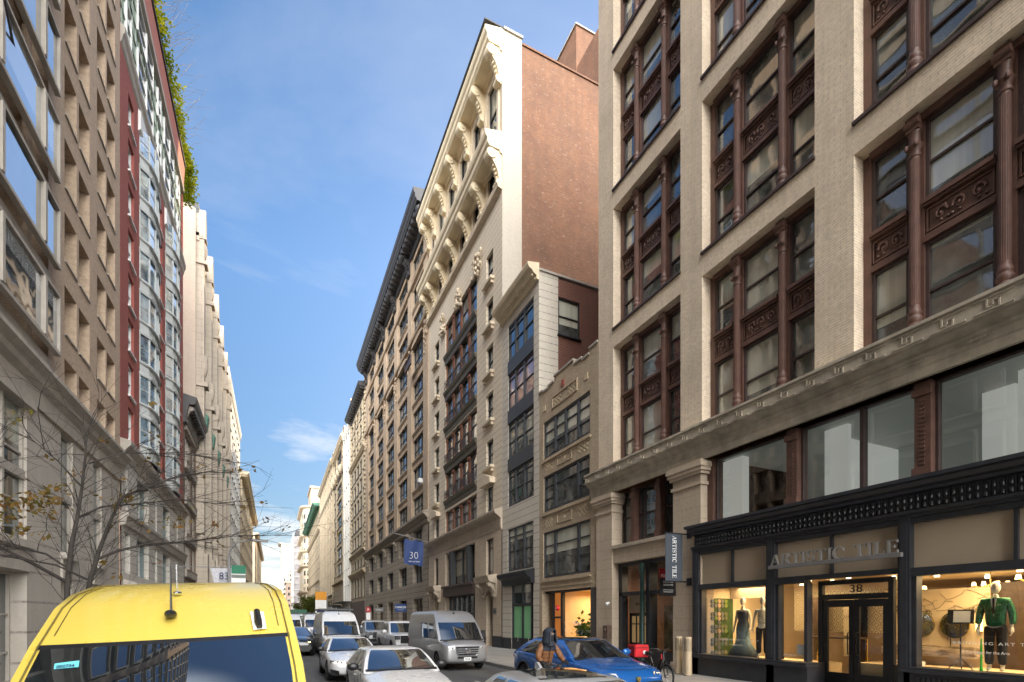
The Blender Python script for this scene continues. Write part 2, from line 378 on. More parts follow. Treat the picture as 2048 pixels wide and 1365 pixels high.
def jacket():
    t = NT('jacket'); g = t.new('ShaderNodeSeparateXYZ', {0: t.new('ShaderNodeTexCoord').outputs['Object']}).outputs
    yoke = t.math('MULTIPLY', t.math('GREATER_THAN', g[2], 1.345), t.math('LESS_THAN', t.math('ABSOLUTE', g[0]), .175))
    n = t.noise(t.new('ShaderNodeTexCoord').outputs['Object'], 14, 4, .6)
    br = t.mix(n, (.13,.052,.017), (.235,.10,.036)); c = t.mix(yoke, br, (.018,.024,.04))
    q = t.math('SINE', t.math('MULTIPLY', g[2], 70.0)); t.pbsdf(c, .65, 0, t.bump(t.math('ADD', n, t.math('MULTIPLY', q, .25)), .02, .5)); M['jacket'] = t.mat
    t = NT('gown'); g = t.new('ShaderNodeSeparateXYZ', {0: t.new('ShaderNodeTexCoord').outputs['Generated']}).outputs
    s = t.noise(t.scale(t.new('ShaderNodeTexCoord').outputs['Object'], (40,40,1.5)), 1, 3)
    f = t.math('MULTIPLY', t.math('SINE', t.math('MULTIPLY', t.math('ADD', g[2], t.math('MULTIPLY', s, .12)), 3.3)), 1.0, True)
    f = t.math('POWER', t.math('ABSOLUTE', f), 3.0); t.pbsdf(t.mix(f, (.008,.014,.03), (.20,.33,.42)), .4); M['gown'] = t.mat
    for nm, a, b_ in (('greensequin',(.0,.035,.015),(.03,.22,.09)),('sequin',(.30,.27,.20),(.85,.78,.6))):
        t = NT(nm); v = t.new('ShaderNodeTexVoronoi', {'Scale': 55.0}); t.set(v,'Vector',t.new('ShaderNodeTexCoord').outputs['Object'])
        t.pbsdf(t.mix(t.new('ShaderNodeSeparateColor', {0: v.outputs['Color']}).outputs[0], a, b_), .3, .5, t.bump(v.outputs['Distance'], .01, .6)); M[nm] = t.mat
jacket()
t_ = NT('veinmarble'); n_ = t_.noise(t_.scale(t_.pos(),(1,1.2,9)), 2.0, 7, .7); t_.pbsdf(t_.mix(t_.ramp(n_,.4,.62),(.12,.08,.05),(.6,.5,.36)), .25); M['veinmarble'] = t_.mat
t_ = NT('mirrorglass'); t_.pbsdf((.85,.86,.88), .02, 1.0); M['mirrorglass'] = t_.mat
M.update(skindark=plain('dark_skin',(.085,.045,.03),.5,obj=True), blackcloth=plain('black_cloth',(.012,.012,.014),.85,obj=True), navycloth=plain('navy_cloth',(.016,.021,.032),.8,bump=.2,obj=True), eye=plain('eye',(.5,.48,.45),.2),
  redplastic=plain('red_fabric',(.55,.012,.02),.5), tanmetal=plain('tan_metal',(.50,.40,.27),.5,var=.06), mannequin=plain('mannequin_white',(.74,.70,.62),.4,var=.03), mosgreen=plain('moss_green_panel',(.045,.085,.018),.5,var=.4), tcgrey=plain('tile_grey',(.18,.18,.16),.3), tclime=plain('tile_lime',(.20,.26,.06),.3), tcblush=plain('tile_blush',(.55,.36,.24),.3), tcteal=plain('tile_teal',(.10,.17,.18),.3), tcslate=plain('tile_slate',(.15,.18,.22),.3), tcolive=plain('tile_olive',(.17,.17,.08),.3),
  papergrey=plain('paper',(.55,.55,.53),.7,var=.03), limegreen=plain('lime_green_lacquer',(.02,.55,.02),.25,var=.1), sconce=emit('sconce_glow',(1,.72,.25),5), shadeglow=emit('shade_glow',(1,.78,.45),.8), chand=emit('chandelier_glow',(1,.62,.16),2.5), spotglow=emit('spot_glow',(1,.82,.5),6),
  signgrey=plain('sign_grey',(.17,.165,.16),.5), signsilver=plain('sign_silver',(.42,.41,.39),.35,.6,var=.06), slatecloth=plain('slate_cloth',(.055,.067,.085),.7,var=.08), signred=plain('sign_red',(.40,.012,.018),.5), flagblue=plain('flag_blue',(.022,.05,.17),.7,var=.12,obj=True), signblue=plain('sign_blue',(.012,.045,.17),.5), lamppost=plain('lamp_post_grey',(.22,.22,.22),.5), bannergreen=plain('banner_green',(.01,.16,.085),.6), bannerorange=plain('banner_orange',(.72,.30,.02),.6), flagwhite=plain('flag_white',(.55,.55,.60),.7),
  brownmetal=plain('brown_metal',(.14,.095,.075),.5,.3), bark=plain('bark',(.035,.029,.025),.9,var=.35,scale=14,bump=.4), strawstem=plain('straw',(.45,.33,.2),.8))
SKY_STR, SKY_SAT, SKY_DUST, CLOUD, SKY_FILL, SUN_STR = .15, 1.2, .6, 8.5, 98.0, 5.0; CL = (19.4, 6.1)
# ------------------------------------------------------------------ facade helpers
XR, XL = 13.0, -6.3
def wall(mb, X, sg, y0, y1, z0, z1, ops=(), dep=.35):
    """front wall on plane X with rectangular openings (ya,yb,za,zb[,depth]); sg=+1 right side of the street, -1 left"""
    ys = sorted({y0, y1, *[o[0] for o in ops], *[o[1] for o in ops]}); zs = sorted({z0, z1, *[o[2] for o in ops], *[o[3] for o in ops]})
    ys = [y for y in ys if y0 <= y <= y1]; zs = [z for z in zs if z0 <= z <= z1]
    for i in range(len(ys)-1):
        ym = (ys[i]+ys[i+1])/2; run = None
        for j in range(len(zs)-1):
            zm = (zs[j]+zs[j+1])/2
            hole = any(o[0] < ym < o[1] and o[2] < zm < o[3] for o in ops)
            if not hole:
                if run is None: run = zs[j]
                end = zs[j+1]
            if (hole or j == len(zs)-2) and run is not None:
                mb.quad((X, ys[i], run), (X, ys[i+1], run), (X, ys[i+1], end), (X, ys[i], end)); run = None
    for o in ops:
        a, b, c, d = o[:4]; e = X + sg*(o[4] if len(o) > 4 else dep)
        mb.quad((X,a,c),(X,a,d),(e,a,d),(e,a,c)); mb.quad((X,b,c),(e,b,c),(e,b,d),(X,b,d))
        mb.quad((X,a,c),(e,a,c),(e,b,c),(X,b,c)); mb.quad((X,a,d),(X,b,d),(e,b,d),(e,a,d))
    return mb

def off(o, x, y, z=0):
    """shift a collector's vertices into its thing's frame"""
    o.v = [(p[0]-x, p[1]-y, p[2]-z) for p in o.v]; return o

class Bld:
    """a building: Empty at its base, parts given in world coordinates"""
    def __init__(s, name, label, X, sg, y0, y1, cat='building', group=None):
        s.X, s.sg, s.y0, s.y1 = X, sg, y0, y1
        s.o = thing(name, label, cat, (X, (y0+y1)/2, 0), 0, group); s.c = (X, (y0+y1)/2)
    def part(s, name, mb, mats, smooth=False, ang=None, parent=None):
        off(mb, *s.c); return mb.build(name, mats, parent or s.o, smooth=smooth, ang=ang)
    def put(s, name, mesh, y, z, out=0.0, parent=None):
        """a shared mesh whose local +x runs into the building"""
        return link(name, mesh, parent or s.o, (-s.sg*out, y-s.c[1], z), 0.0 if s.sg > 0 else PI)
    def split(s, name, mb, mat, n=8):
        """every run of n vertices (one box) becomes a part of its own"""
        for i in range(0, len(mb.v), n):
            m = MB(); m.v = mb.v[i:i+n]; m.f = [[k-i for k in f] for f in mb.f if i <= f[0] < i+n]; m.m = [0]*len(m.f); s.part(name, m, mat)
    def shell(s, z1, depth, side_mat, roofmat=None, z0=0.0, near=True, far=True, bx=0.0, name='side_wall'):
        X, g = s.X+s.sg*bx, s.sg; e = s.X+g*depth
        mb = MB()
        if near: mb.quad((X,s.y0,z0),(e,s.y0,z0),(e,s.y0,z1),(X,s.y0,z1))
        if far: mb.quad((X,s.y1,z0),(e,s.y1,z0),(e,s.y1,z1),(X,s.y1,z1))
        mb.quad((e,s.y0,z0),(e,s.y1,z0),(e,s.y1,z1),(e,s.y0,z1))
        s.part(name, mb, side_mat)
        mb = MB(); mb.quad((s.X,s.y0,z1),(e,s.y0,z1),(e,s.y1,z1),(s.X,s.y1,z1))
        s.part('roof', mb, roofmat or M['roof'])
    def profile(s, name, pts, mat, y0=None, y1=None, parent=None, extra=None):
        """moulding: pts are (out, z)"""
        mb = MB(); mb.prism([(s.X - s.sg*a, z) for a, z in pts], 'y', s.y0 if y0 is None else y0, s.y1 if y1 is None else y1)
        if extra: extra(mb)
        return s.part(name, mb, mat, parent=parent)

WCACHE = {}
def win_mesh(w, h, dep, mull, rails, fmat, gmat, joined, ft=.07, sill=0.0):
    """local frame: x into the building, y along the street, z from the sill; opening plane at x=0"""
    key = (round(w,2), round(h,2), dep, mull, rails, fmat.name, gmat.name, joined, ft, sill)
    if key in WCACHE: return WCACHE[key]
    fr = MB(); x0, x1 = dep-.13, dep+.02; e = .004
    fr.box(x0, x1, -w/2+e, -w/2+ft, e, h-e); fr.box(x0, x1, w/2-ft, w/2-e, e, h-e)
    fr.box(x0, x1, -w/2+ft, w/2-ft, h-ft, h-e); fr.box(x0, x1, -w/2+ft, w/2-ft, e, ft*1.2)
    for m in mull: yy = -w/2+m*w; fr.box(x0-.03, x1, yy-ft*.75, yy+ft*.75, ft*1.2, h-ft)
    for r in rails:
        if isinstance(r, tuple): zz, a, b = r
        else: zz, a, b = r, 0, 1
        fr.box(x0+.02, x1, -w/2+a*w+ft, -w/2+b*w-ft, zz*h-.028, zz*h+.028)
    if sill: fr.box(-sill, dep, -w/2-.08, w/2+.08, -.09, -.005)
    gl = MB(); gl.quad((dep-.05,-w/2+.02,.02),(dep-.05,w/2-.02,.02),(dep-.05,w/2-.02,h-.02),(dep-.05,-w/2+.02,h-.02))
    if joined:
        n = len(fr.f); fr.mi = 1; fr.add(gl.v, gl.f); r = (fr.mesh('window', [fmat, gmat]), None)
    else: r = (fr.mesh('window', fmat), gl.mesh('pane', gmat))
    WCACHE[key] = r; return r

def window(b, y0, y1, z0, z1, dep=.35, mull=(), rails=(.5,), fmat=None, gmat=None, far=False, ft=.07, sill=0.0, parent=None, name='window', extra=0.0):
    fm, gm = win_mesh(y1-y0, z1-z0, dep, tuple(mull), tuple(rails), fmat or M['black'], gmat or M['gdark'], far, ft, sill)
    o = b.put(name, fm, (y0+y1)/2, z0, -extra, parent)
    if gm: link('pane', gm, o)
    return o

def console(w, h, d, mat, name='bracket'):
    """scrolled bracket, local: out is -x, hangs from z=0 down to -h, width along y"""
    key = ('console', w, h, d, mat.name)
    if key in WCACHE: return WCACHE[key]
    mb = MB(); pts = []
    N = 14
    for i in range(N+1):
        t = i/N; pts.append((-d*(.16+.84*(1-t)**1.6*(1+.28*math.sin(t*7))), -h*t))
    mb.prism([(.05, 0)] + pts + [(.05, -h)], 'y', -w/2, w/2)
    mb.lathe([(h*.0,-w*.62),(h*.14,-w*.6),(h*.155,-w*.5),(h*.155,w*.5),(h*.14,w*.6),(0,w*.62)], (-d*.78,0,-h*.15), 16, 'y')
    mb.lathe([(0,-w*.66),(h*.07,-w*.65),(h*.07,w*.65),(0,w*.66)], (-d*.78,0,-h*.15), 12, 'y')
    mb.lathe([(0,-w*.56),(h*.09,-w*.55),(h*.09,w*.55),(0,w*.56)], (-d*.22,0,-h*.9), 12, 'y')
    for i in range(5):
        t = .3+.11*i; mb.sphere((-d*(.2+.84*(1-t)**1.6), 0, -h*t), (d*.1, w*.34, h*.05), 8, 6)
    r = mb.mesh(name, mat, True, 40); WCACHE[key] = r; return r

def scroll_panel(w, h, mat, fmat_name='spandrel'):
    """cast panel with raised border and rinceau ornament; front at x=0, relief toward -x"""
    key = ('scroll', round(w,2), round(h,2), mat.name)
    if key in WCACHE: return WCACHE[key]
    mb = MB(); a, b, c, d = -w/2, w/2, 0, h
    mb.box(0, .12, a, b, c, d)
    mb.box(-.16, 0, a, b, d-.10, d-.003); mb.box(-.11, 0, a, b, d-.16, d-.10)
    mb.box(-.09, 0, a, b, c+.003, c+.07); mb.box(-.06, 0, a, b, c+.07, c+.13); mb.box(-.035, 0, a, b, c+.13, c+.19)
    z0, z1 = c+.22, d-.20
    for q in ((a+.04,a+.09,z0,z1),(b-.09,b-.04,z0,z1),(a+.09,b-.09,z1-.04,z1),(a+.09,b-.09,z0,z0+.04)): mb.box(-.04, 0, *q)
    zc = (z0+z1)/2; rr = (z1-z0)*.30; n = max(2, int((w-.3)/(rr*2.2)))
    for i in range(n):
        yc = a+.16+(w-.32)*(i+.5)/n; sgn = 1 if i % 2 else -1; pts = []
        for k in range(13):
            t = k/12*PI*2.3; r = rr*(1-k/15); pts.append((-.03, yc+sgn*r*math.cos(t), zc+r*math.sin(t)))
        mb.tube(pts, [rr*.22*(1-k/20) for k in range(13)], 6)
        mb.sphere((-.03, yc, zc), (.035, rr*.28, rr*.28), 8, 5)
        for k in range(3): mb.sphere((-.02, yc+sgn*rr*(1.0-.5*k), zc+(rr*.9 if k % 2 else -rr*.9)), (.03, rr*.3, rr*.2), 7, 5)
    r = mb.mesh(fmat_name, mat, True, 30); WCACHE[key] = r; return r

# ================================================================== RIGHT SIDE (X = 13)
# ---- loft building with the tile shop -------------------------------------------------
b = Bld('loft_building', 'tall cream brick loft building with dark red iron window bays above a black tile shop', XR, 1, -7.0, 18.78)
OP = [(13.76,17.70),(8.83,12.76),(3.89,7.82),(-1.05,2.88),(-5.99,-2.06)]
LV = [(8.52,13.60),(14.38,19.47),(20.26,25.37),(26.13,31.2)]
ops = [(y0,y1,z0,z1) for y0,y1 in OP for z0,z1 in LV]
b.part('wall', wall(MB(), XR, 1, -7, 18.78, 8.3, 34.5, ops, .46), M['roman'])
b.shell(34.5, 22, M['redbrick'], far=True, z0=0)
sl = MB()
for y0,y1 in OP:
    for z0,z1 in LV[1:]: sl.box(12.93, 13.4, y0-.02, y1+.02, z0-.07, z0+.01)
b.split('sill', sl, M['irondk'])
colm = MB()   # engaged column, base at z=0, shaft 4.9 tall
H5 = 5.09
colm.box(-.15,.12,-.15,.15,0,.22)
prof = [(.145,.22),(.15,.30),(.12,.34),(.15,.40),(.155,.46),(.12,.52),(.135,.56),(.14,.60),(.11,.66),(.105,.7),(.098,H5-.95),(.12,H5-.93),(.125,H5-.88),(.1,H5-.86),(.115,H5-.78),(.17,H5-.70),(.12,H5-.66),(.11,H5-.42),(.13,H5-.36)]
colm.lathe(prof, (0,0,0), 16)
for k in range(10):
    t = PI*.5+PI*(k+.5)/10; colm.tube([(.1*math.cos(t),.1*math.sin(t),.75),(.094*math.cos(t),.094*math.sin(t),H5-1.0)], .013, 5)
colm.box(-.13,.1,-.13,.13,H5-.36,H5-.03); colm.lathe([(.0,-.16),(.08,-.15),(.085,0),(.08,.15),(0,.16)], (-.12,0,H5-.2), 10, 'y')
for s in (-1,1): colm.sphere((-.13,s*.1,H5-.70),(.06,.05,.07),8,6)
colmesh = colm.mesh('iron_column', M['iron'], True, 40)
panels = {w: scroll_panel(w, .95, M['iron']) for w in (1.05,1.55)}
for bi,(y0,y1) in enumerate(OP):
    for (z0,z1) in LV:
        c1, c2 = y1-1.17, y0+1.17
        if bi < 4:
            for c in (c1,c2):
                o = b.put('iron_column', colmesh, c, z0, -.30); o.scale = (1,1,(z1-z0)/H5)
        fr = MB()
        xx = 13.36
        for c in (c1,c2): fr.box(xx, 13.6, c-.16, c+.16, z0+.01, z1-.01)
        fr.box(xx+.02,13.6,y1-.19,y1-.003,z0+.01,z1-.01); fr.box(xx+.02,13.6,y0+.003,y0+.19,z0+.01,z1-.01)
        fr.box(13.3,13.6,y0+.19,y1-.19,z1-.16,z1-.008)
        b.part('bay_frame', fr, M['iron'])
        segs = [(y0+.19,c2-.16),(c2+.16,c1-.16),(c1+.16,y1-.19)]
        zs = z0+2.12
        for k,(a,d) in enumerate(segs):
            o = b.put('spandrel', panels[1.55] if k == 1 else panels[1.05], (a+d)/2, zs, -.42); o.scale = (1,(d-a)/(1.55 if k == 1 else 1.05),1)
            for (p,q) in ((z0+.02,zs),(zs+.95,z1-.16)):
                window(b, a, d, p, q, .12, (), (.47,), M['irondk'], M['gloft'], far=bi > 2, ft=.07, extra=.42)
# entablature over the mezzanine
def ent(mb):
    for i in range(34):
        y = 19.0-i*.74
        for (ya,yb,za,zb) in ((-.30,.30,8.33,8.355),(-.30,.30,8.09,8.115),(-.10,-.07,8.115,8.27),(-.10,.02,8.25,8.275),(.0,.03,8.17,8.25),(.09,.12,8.17,8.33),(.02,.12,8.15,8.175)): mb.box(12.535,12.56,y+ya,y+yb,za,zb)
    for i in range(22):
        y = 17.9-i*1.15
        for k in range(6): mb.box(12.81,12.83,y-.2+k*.066,y-.2+k*.066+.035,7.73,7.785)
b.profile('entablature', [(0,7.42),(.10,7.42),(.10,7.62),(.13,7.66),(.13,7.80),(.17,7.84),(.17,7.90),(.25,7.93),(.36,8.02),(.44,8.05),(.44,8.38),(.50,8.40),(.50,8.47),(.12,8.55),(0,8.57)], M['greystone'], -7.2, 19.22, extra=ent)
# limestone order of ground floor and mezzanine
P = [(17.66,18.80),(12.72,14.02)]
for y0,y1 in P:
    mz = MB()
    mz.box(12.90, 13.5, y0, y1, .0, 7.42)
    mz.box(12.82, 12.9, y0-.06, y1+.06, .0, .55)
    for k,(d,za,zb) in enumerate(((.06,6.60,6.72),(.10,6.95,7.05),(.16,7.05,7.18),(.2,7.18,7.34),(.14,7.34,7.415))): mz.box(12.90-d, 13.46, y0-d, y1+d*.8, za, zb)
    b.part('pilaster', mz, M['lime'])
b.part('bay_parapet', MB().box(12.96,13.5,14.02,17.66,4.42,5.02), M['lime'])
b.part('bay_sill', MB().box(12.84,13.5,14.02,17.66,5.02,5.16), M['limeplain'])
for a,d,mu in ((14.02,15.05,()),(15.29,16.55,()),(16.79,17.66,())): window(b,a,d,5.16,7.42,.12,mu,(.52,),M['irondk'],M['mezz'],extra=.45)
for y in (15.17,16.67):
    pm = MB(); pm.box(13.2,13.58,y-.12,y+.12,5.16,7.42); pm.box(13.15,13.2,y-.14,y+.14,5.16,5.5); pm.box(13.15,13.2,y-.14,y+.14,7.0,7.2); b.part('mullion', pm, M['iron'])
# mezzanine shop windows with white rooms behind
for y in (9.6, 6.42, 3.2, 0.0, -3.2):
    pm = MB(); pm.box(13.14,13.6,y-.16,y+.16,5.25,7.42); pm.box(13.08,13.14,y-.19,y+.19,5.25,5.5); pm.box(13.08,13.14,y-.19,y+.19,7.1,7.26)
    for k in range(16): pm.box(13.12,13.14,y-.05,y+.05,5.56+k*.095,5.56+k*.095+.05)
    b.part('mullion', pm, M['iron'])
pm = MB(); pm.box(13.2,13.6,12.48,12.72,5.25,7.42); b.part('mullion', pm, M['iron'])
for a,d,mu in ((9.76,12.48,()),(6.58,9.44,(.43,)),(3.36,6.26,()),(.16,3.04,()),(-3.04,-.16,())):
    window(b,a,d,5.25,7.42,.15,mu,(),M['irondk'],M['clearmezz'],extra=.3,ft=.06)
mr = MB(); mr.box(13.6,18.0,-6.9,12.7,5.08,5.12); mr.quad((18,-6.9,5.1),(18,12.7,5.1),(18,12.7,7.6),(18,-6.9,7.6)); mr.quad((13.6,-6.9,7.5),(18,-6.9,7.5),(18,12.7,7.5),(13.6,12.7,7.5))
b.part('mezzanine_room', mr, M['greyroom'])
mr = MB(); mr.box(13.9,14.2,11.9,12.7,5.13,7.45); mr.box(15.5,17.9,9.4,9.6,5.13,7.45); mr.box(14.2,14.35,8.7,9.35,5.13,7.45); mr.box(15.2,15.4,5.6,6.2,5.13,7.45); mr.box(14.5,14.7,3.0,5.3,5.13,7.45)
b.split('partition', mr, M['roomwhite'])
# --- the shopfront (x projects to 12.85)
def frz(mb):
    for i in range(150):
        y = 12.85-i*.132
        mb.lathe([(.0,4.54),(.035,4.56),(.042,4.60),(.035,4.64),(.02,4.66)], (12.872,y,0), 7)
        mb.lathe([(.015,4.70),(.032,4.72),(.036,4.78),(.02,4.84)], (12.868,y,0), 7)
        mb.box(12.855,12.88,y+.054,y+.078,4.53,4.87)
b.profile('shop_cornice', [(0,4.36),(.22,4.36),(.22,4.40),(.30,4.44),(.30,4.50),(.12,4.52),(.12,4.88),(.25,4.90),(.28,4.96),(.40,4.99),(.48,5.07),(.60,5.09),(.60,5.17),(.1,5.24),(0,5.24)], M['shopblack'], -7.2, 12.98, extra=frz)
sf = MB()
def post(y, w=.24, z0=.22, z1=4.36): sf.box(12.80, 13.12, y-w/2, y+w/2, z0, z1); sf.box(12.775,12.8,y-w*.3,y+w*.3,z0+.8,z1-.1)
for y in (12.87,10.02,6.62,3.0,-.6,-4.2): post(y)
sf.box(12.84,13.1,-7,12.75,4.24,4.36); sf.box(12.82,13.1,9.0,12.75,3.06,3.24); sf.box(12.82,13.1,-7,6.5,3.06,3.24); sf.box(12.84,13.1,6.74,9.9,3.14,3.26)
for y in (11.45,8.33,4.75,1.2,-2.4): sf.box(12.9,13.1,y-.03,y+.03,3.24,4.24)
for y in (12.70,10.19,9.85,9.0): sf.box(12.88,13.1,y-.045,y+.045,.95,3.06)
for y in (6.45,3.17): sf.box(12.88,13.1,y-.045,y+.045,1.02,3.06)
b.part('shopfront_frame', sf, M['shopblack'])
st = MB(); st.box(12.80,13.2,8.9,12.98,.20,.80); st.box(12.70,13.25,8.86,13.02,.80,.86); st.box(12.74,13.2,8.9,13.0,.86,.93)
st.box(12.80,13.2,-7,6.62,.20,.86); st.box(12.70,13.25,-7,6.68,.92,.98); st.box(12.74,13.2,-7,6.66,.98,1.04); st.box(12.80,13.2,-7,6.62,.86,.92)
for i in range(34): st.box(12.76,12.8,6.3-i*.1,6.35-i*.1,.3,.82)
b.part('stall_riser', st, M['shopblack'])
tp = MB()
for a,d in ((11.48,12.75),(10.14,11.42),(8.36,9.9),(6.74,8.3),(4.78,6.5),(3.12,4.72),(-7,2.88)): tp.quad((12.98,a,3.24),(12.98,d,3.24),(12.98,d,4.24),(12.98,a,4.24))
b.split('transom_panel', tp, M['beigepanel'], 4)
for a,d,z in ((10.23,12.66,.95),(9.04,9.81,.95),(3.2,6.41,1.04),(-.5,2.9,1.04)):
    b.part('shop_window', MB().quad((13.0,a,z),(13.0,d,z),(13.0,d,3.06),(13.0,a,3.06)), M['shopglass'])
# recessed double doors, number 38 over them
dr = MB(); XD = 13.75
dr.box(XD-.06,XD+.06,9.08,9.2,.25,3.14); dr.box(XD-.06,XD+.06,7.30,7.42,.25,3.14); dr.box(XD-.06,XD+.06,7.42,9.08,2.62,2.76); dr.box(XD-.06,XD+.06,7.42,9.08,3.02,3.14)
b.part('door_frame', dr, M['black'])
for y0,y1,hs in ((8.26,9.07,8.36),(7.43,8.24,8.14)):
    d_ = MB(); x0,x1 = XD-.035,XD+.035
    d_.box(x0,x1,y0,y0+.12,.26,2.61); d_.box(x0,x1,y1-.12,y1,.26,2.61); d_.box(x0,x1,y0+.12,y1-.12,2.42,2.61); d_.box(x0,x1,y0+.12,y1-.12,.26,.66)
    do = b.part('door', d_, M['black'])
    link('pane', MB().quad((XD-13,y0+.12-b.c[1],.66),(XD-13,y1-.12-b.c[1],.66),(XD-13,y1-.12-b.c[1],2.42),(XD-13,y0+.12-b.c[1],2.42)).mesh('pane', M['shopglass']), do)
    h_ = MB(); h_.tube([(x0,hs,1.15),(x0-.08,hs,1.17),(x0-.09,hs,1.45),(x0-.08,hs,1.73),(x0,hs,1.75)], .016, 8); off(h_, *b.c); h_.build('handle', M['blackplastic'], do, smooth=True)
b.part('fanlight', MB().quad((XD,7.42,2.76),(XD,9.08,2.76),(XD,9.08,3.02),(XD,7.42,3.02)), M['shopglass'])
b.part('side_light', MB().quad((13.05,9.0,.95),(XD,9.14,.95),(XD,9.14,3.06),(13.05,9.0,3.06)), M['shopglass'])
b.part('side_light', MB().quad((13.05,6.7,1.04),(XD,7.36,1.04),(XD,7.36,3.06),(13.05,6.7,3.06)), M['shopglass'])
rs = MB(); rs.box(12.86,XD,9.02,9.12,.2,.9); rs.prism([(12.86,6.68),(XD,7.34),(XD,7.24),(12.86,6.6)],'z',.2,1.0); b.part('return_riser', rs, M['shopblack'])
me = text_mesh('38', .30, .012, M['black'], 1.15); me.transform(Matrix.Rotation(-PI/2,4,'Z')); o = link('street_number', me, b.o, (XD-.1-13, 8.16-b.c[1], 2.79))
# interior
it = MB(); it.box(13.02,22,-6.9,12.8,.10,.22); b.part('shop_floor', it, M['shopfloor'])
it = MB(); it.quad((13.2,-6.9,3.3),(22,-6.9,3.3),(22,12.8,3.3),(13.2,12.8,3.3)); it.quad((13.14,-6.9,3.3),(13.14,12.8,3.3),(13.14,12.8,4.3),(13.14,-6.9,4.3)); b.part('shop_ceiling', it, M['shopcream'])
it = MB(); it.quad((22,-6.9,.2),(22,12.8,.2),(22,12.8,3.3),(22,-6.9,3.3)); it.quad((13.2,12.78,.2),(22,12.78,.2),(22,12.78,3.3),(13.2,12.78,3.3)); it.quad((13.2,-6.9,.2),(22,-6.9,.2),(22,-6.9,3.3),(13.2,-6.9,3.3)); b.part('shop_wall', it, M['shopcream'])
b.part('display_platform', MB().box(13.14,14.9,9.3,12.76,.22,.84), M['shopcream'])
b.part('display_platform', MB().box(13.14,15.2,3.1,6.5,.22,.95).box(13.9,15.2,6.5,8.3,.22,.95), M['shopcream'])
b.part('display_header', MB().box(14.3,14.4,11.2,12.75,2.78,3.29), M['beigepanel'])
b.part('scallop_tile_wall', MB().box(15.6,15.7,8.2,11.3,1.7,2.95), M['scallop'])
b.part('scallop_tile_header', MB().box(15.59,15.7,8.2,11.3,2.95,3.29), M['beigepanel'])
b.part('chevron_tile_wall', MB().box(18.5,18.6,5.2,9.0,.2,3.0), M['chevron'])
b.part('dark_cabinet', MB().box(14.9,15.3,9.95,10.4,.84,2.75), M['darkwood'])
b.part('dark_tile_column', MB().box(15.6,17.8,9.0,9.5,.22,2.7), M['darkwood'])
tb = MB()
for k in range(3): tb.box(15.3,15.34,9.08,9.5,1.0+.6*k,1.5+.6*k)
b.split('sample_tile', tb, M['lattice'])
b.part('dark_cabinet', MB().box(15.2,15.35,5.2,6.02,.95,2.95), M['darkwood'])
vw = MB(); vw.box(15.2,15.3,6.05,8.3,.95,2.86); b.part('vine_mosaic_wall', vw, M['shopcream'])
vn = MB(); rnd = random.Random(3)
for s in range(9):
    y = 8.2-s*.28; z = 2.55+.15*math.sin(s*2.0); pts = []
    for k in range(9): pts.append((15.185, max(6.1, y-.11*k)+.06*math.sin(k*1.7+s), z+.12*math.sin(k*.9+s*.7)-(.03*k if s % 2 else 0)))
    vn.tube(pts, .005, 5)
for s in range(8):
    y, z = 8.1-rnd.random()*1.9, 1.9+rnd.random()*.6
    for k in range(22): vn.sphere((15.19, y+rnd.gauss(0,.045), z-abs(rnd.gauss(0,.1))), (.008,.017,.02), 6, 4)
b.part('vine_relief', vn, M['vine'])
# side doorway bay: number 38 W 21
ds = MB()
ds.box(13.25,13.55,14.02,17.66,4.28,4.42); ds.box(13.25,13.55,14.02,17.66,3.05,3.2); ds.box(13.25,13.55,17.42,17.66,.25,4.28); ds.box(13.25,13.55,14.02,14.2,.25,4.28); ds.box(13.2,13.6,15.65,15.85,.25,4.28)
b.part('entrance_frame', ds, M['shopblack'])
b.part('iron_post', MB().lathe([(.13,.22),(.13,.6),(.10,.7),(.095,3.9),(.13,4.0),(.13,4.28)], (13.1,15.95,0), 14), M['greenpost'], True)
b.part('transom_pane', MB().quad((13.4,15.85,3.2),(13.4,17.42,3.2),(13.4,17.42,4.28),(13.4,15.85,4.28)), M['shopglass'])
b.part('transom_pane', MB().quad((13.4,14.2,3.2),(13.4,15.65,3.2),(13.4,15.65,4.28),(13.4,14.2,4.28)), M['shopglass'])
dd = MB(); dd.box(13.6,13.7,15.85,17.42,2.35,3.05); b.part('number_panel', dd, M['beigepanel'])
me = text_mesh('38 W 21', .17, .004, M['black'], 1.1); me.transform(Matrix.Rotation(-PI/2,4,'Z')); link('street_number', me, b.o, (.59,16.65-b.c[1],2.64))
for y0,y1 in ((15.87,16.62),(16.65,17.40)):
    d_ = MB(); d_.box(13.62,13.69,y0,y0+.12,.26,2.33); d_.box(13.62,13.69,y1-.12,y1,.26,2.33); d_.box(13.62,13.69,y0+.12,y1-.12,2.2,2.33); d_.box(13.62,13.69,y0+.12,y1-.12,.26,1.1); d_.box(13.62,13.69,y0+.12,y1-.12,1.85,1.9); d_.box(13.62,13.69,y0+.30,y0+.34,1.1,2.2)
    do = b.part('door', d_, M['black']); link('pane', MB().quad((.66,y0+.12-b.c[1],1.1),(.66,y1-.12-b.c[1],1.1),(.66,y1-.12-b.c[1],2.2),(.66,y0+.12-b.c[1],2.2)).mesh('pane', M['warmpane']), do)
b.part('art_panel', MB().box(13.9,14.0,14.1,15.6,.9,2.62), M['darkmarble'])
b.part('shop_window', MB().quad((13.4,14.2,.85),(13.4,15.65,.85),(13.4,15.65,3.05),(13.4,14.2,3.05)), M['shopglass'])
b.part('stall_riser', MB().box(13.2,13.6,14.2,15.65,.2,.85), M['shopblack'])
b.part('back_room', MB().box(16.5,16.6,13.9,17.6,.2,4.4), M['shopcream'])
LOFT = b

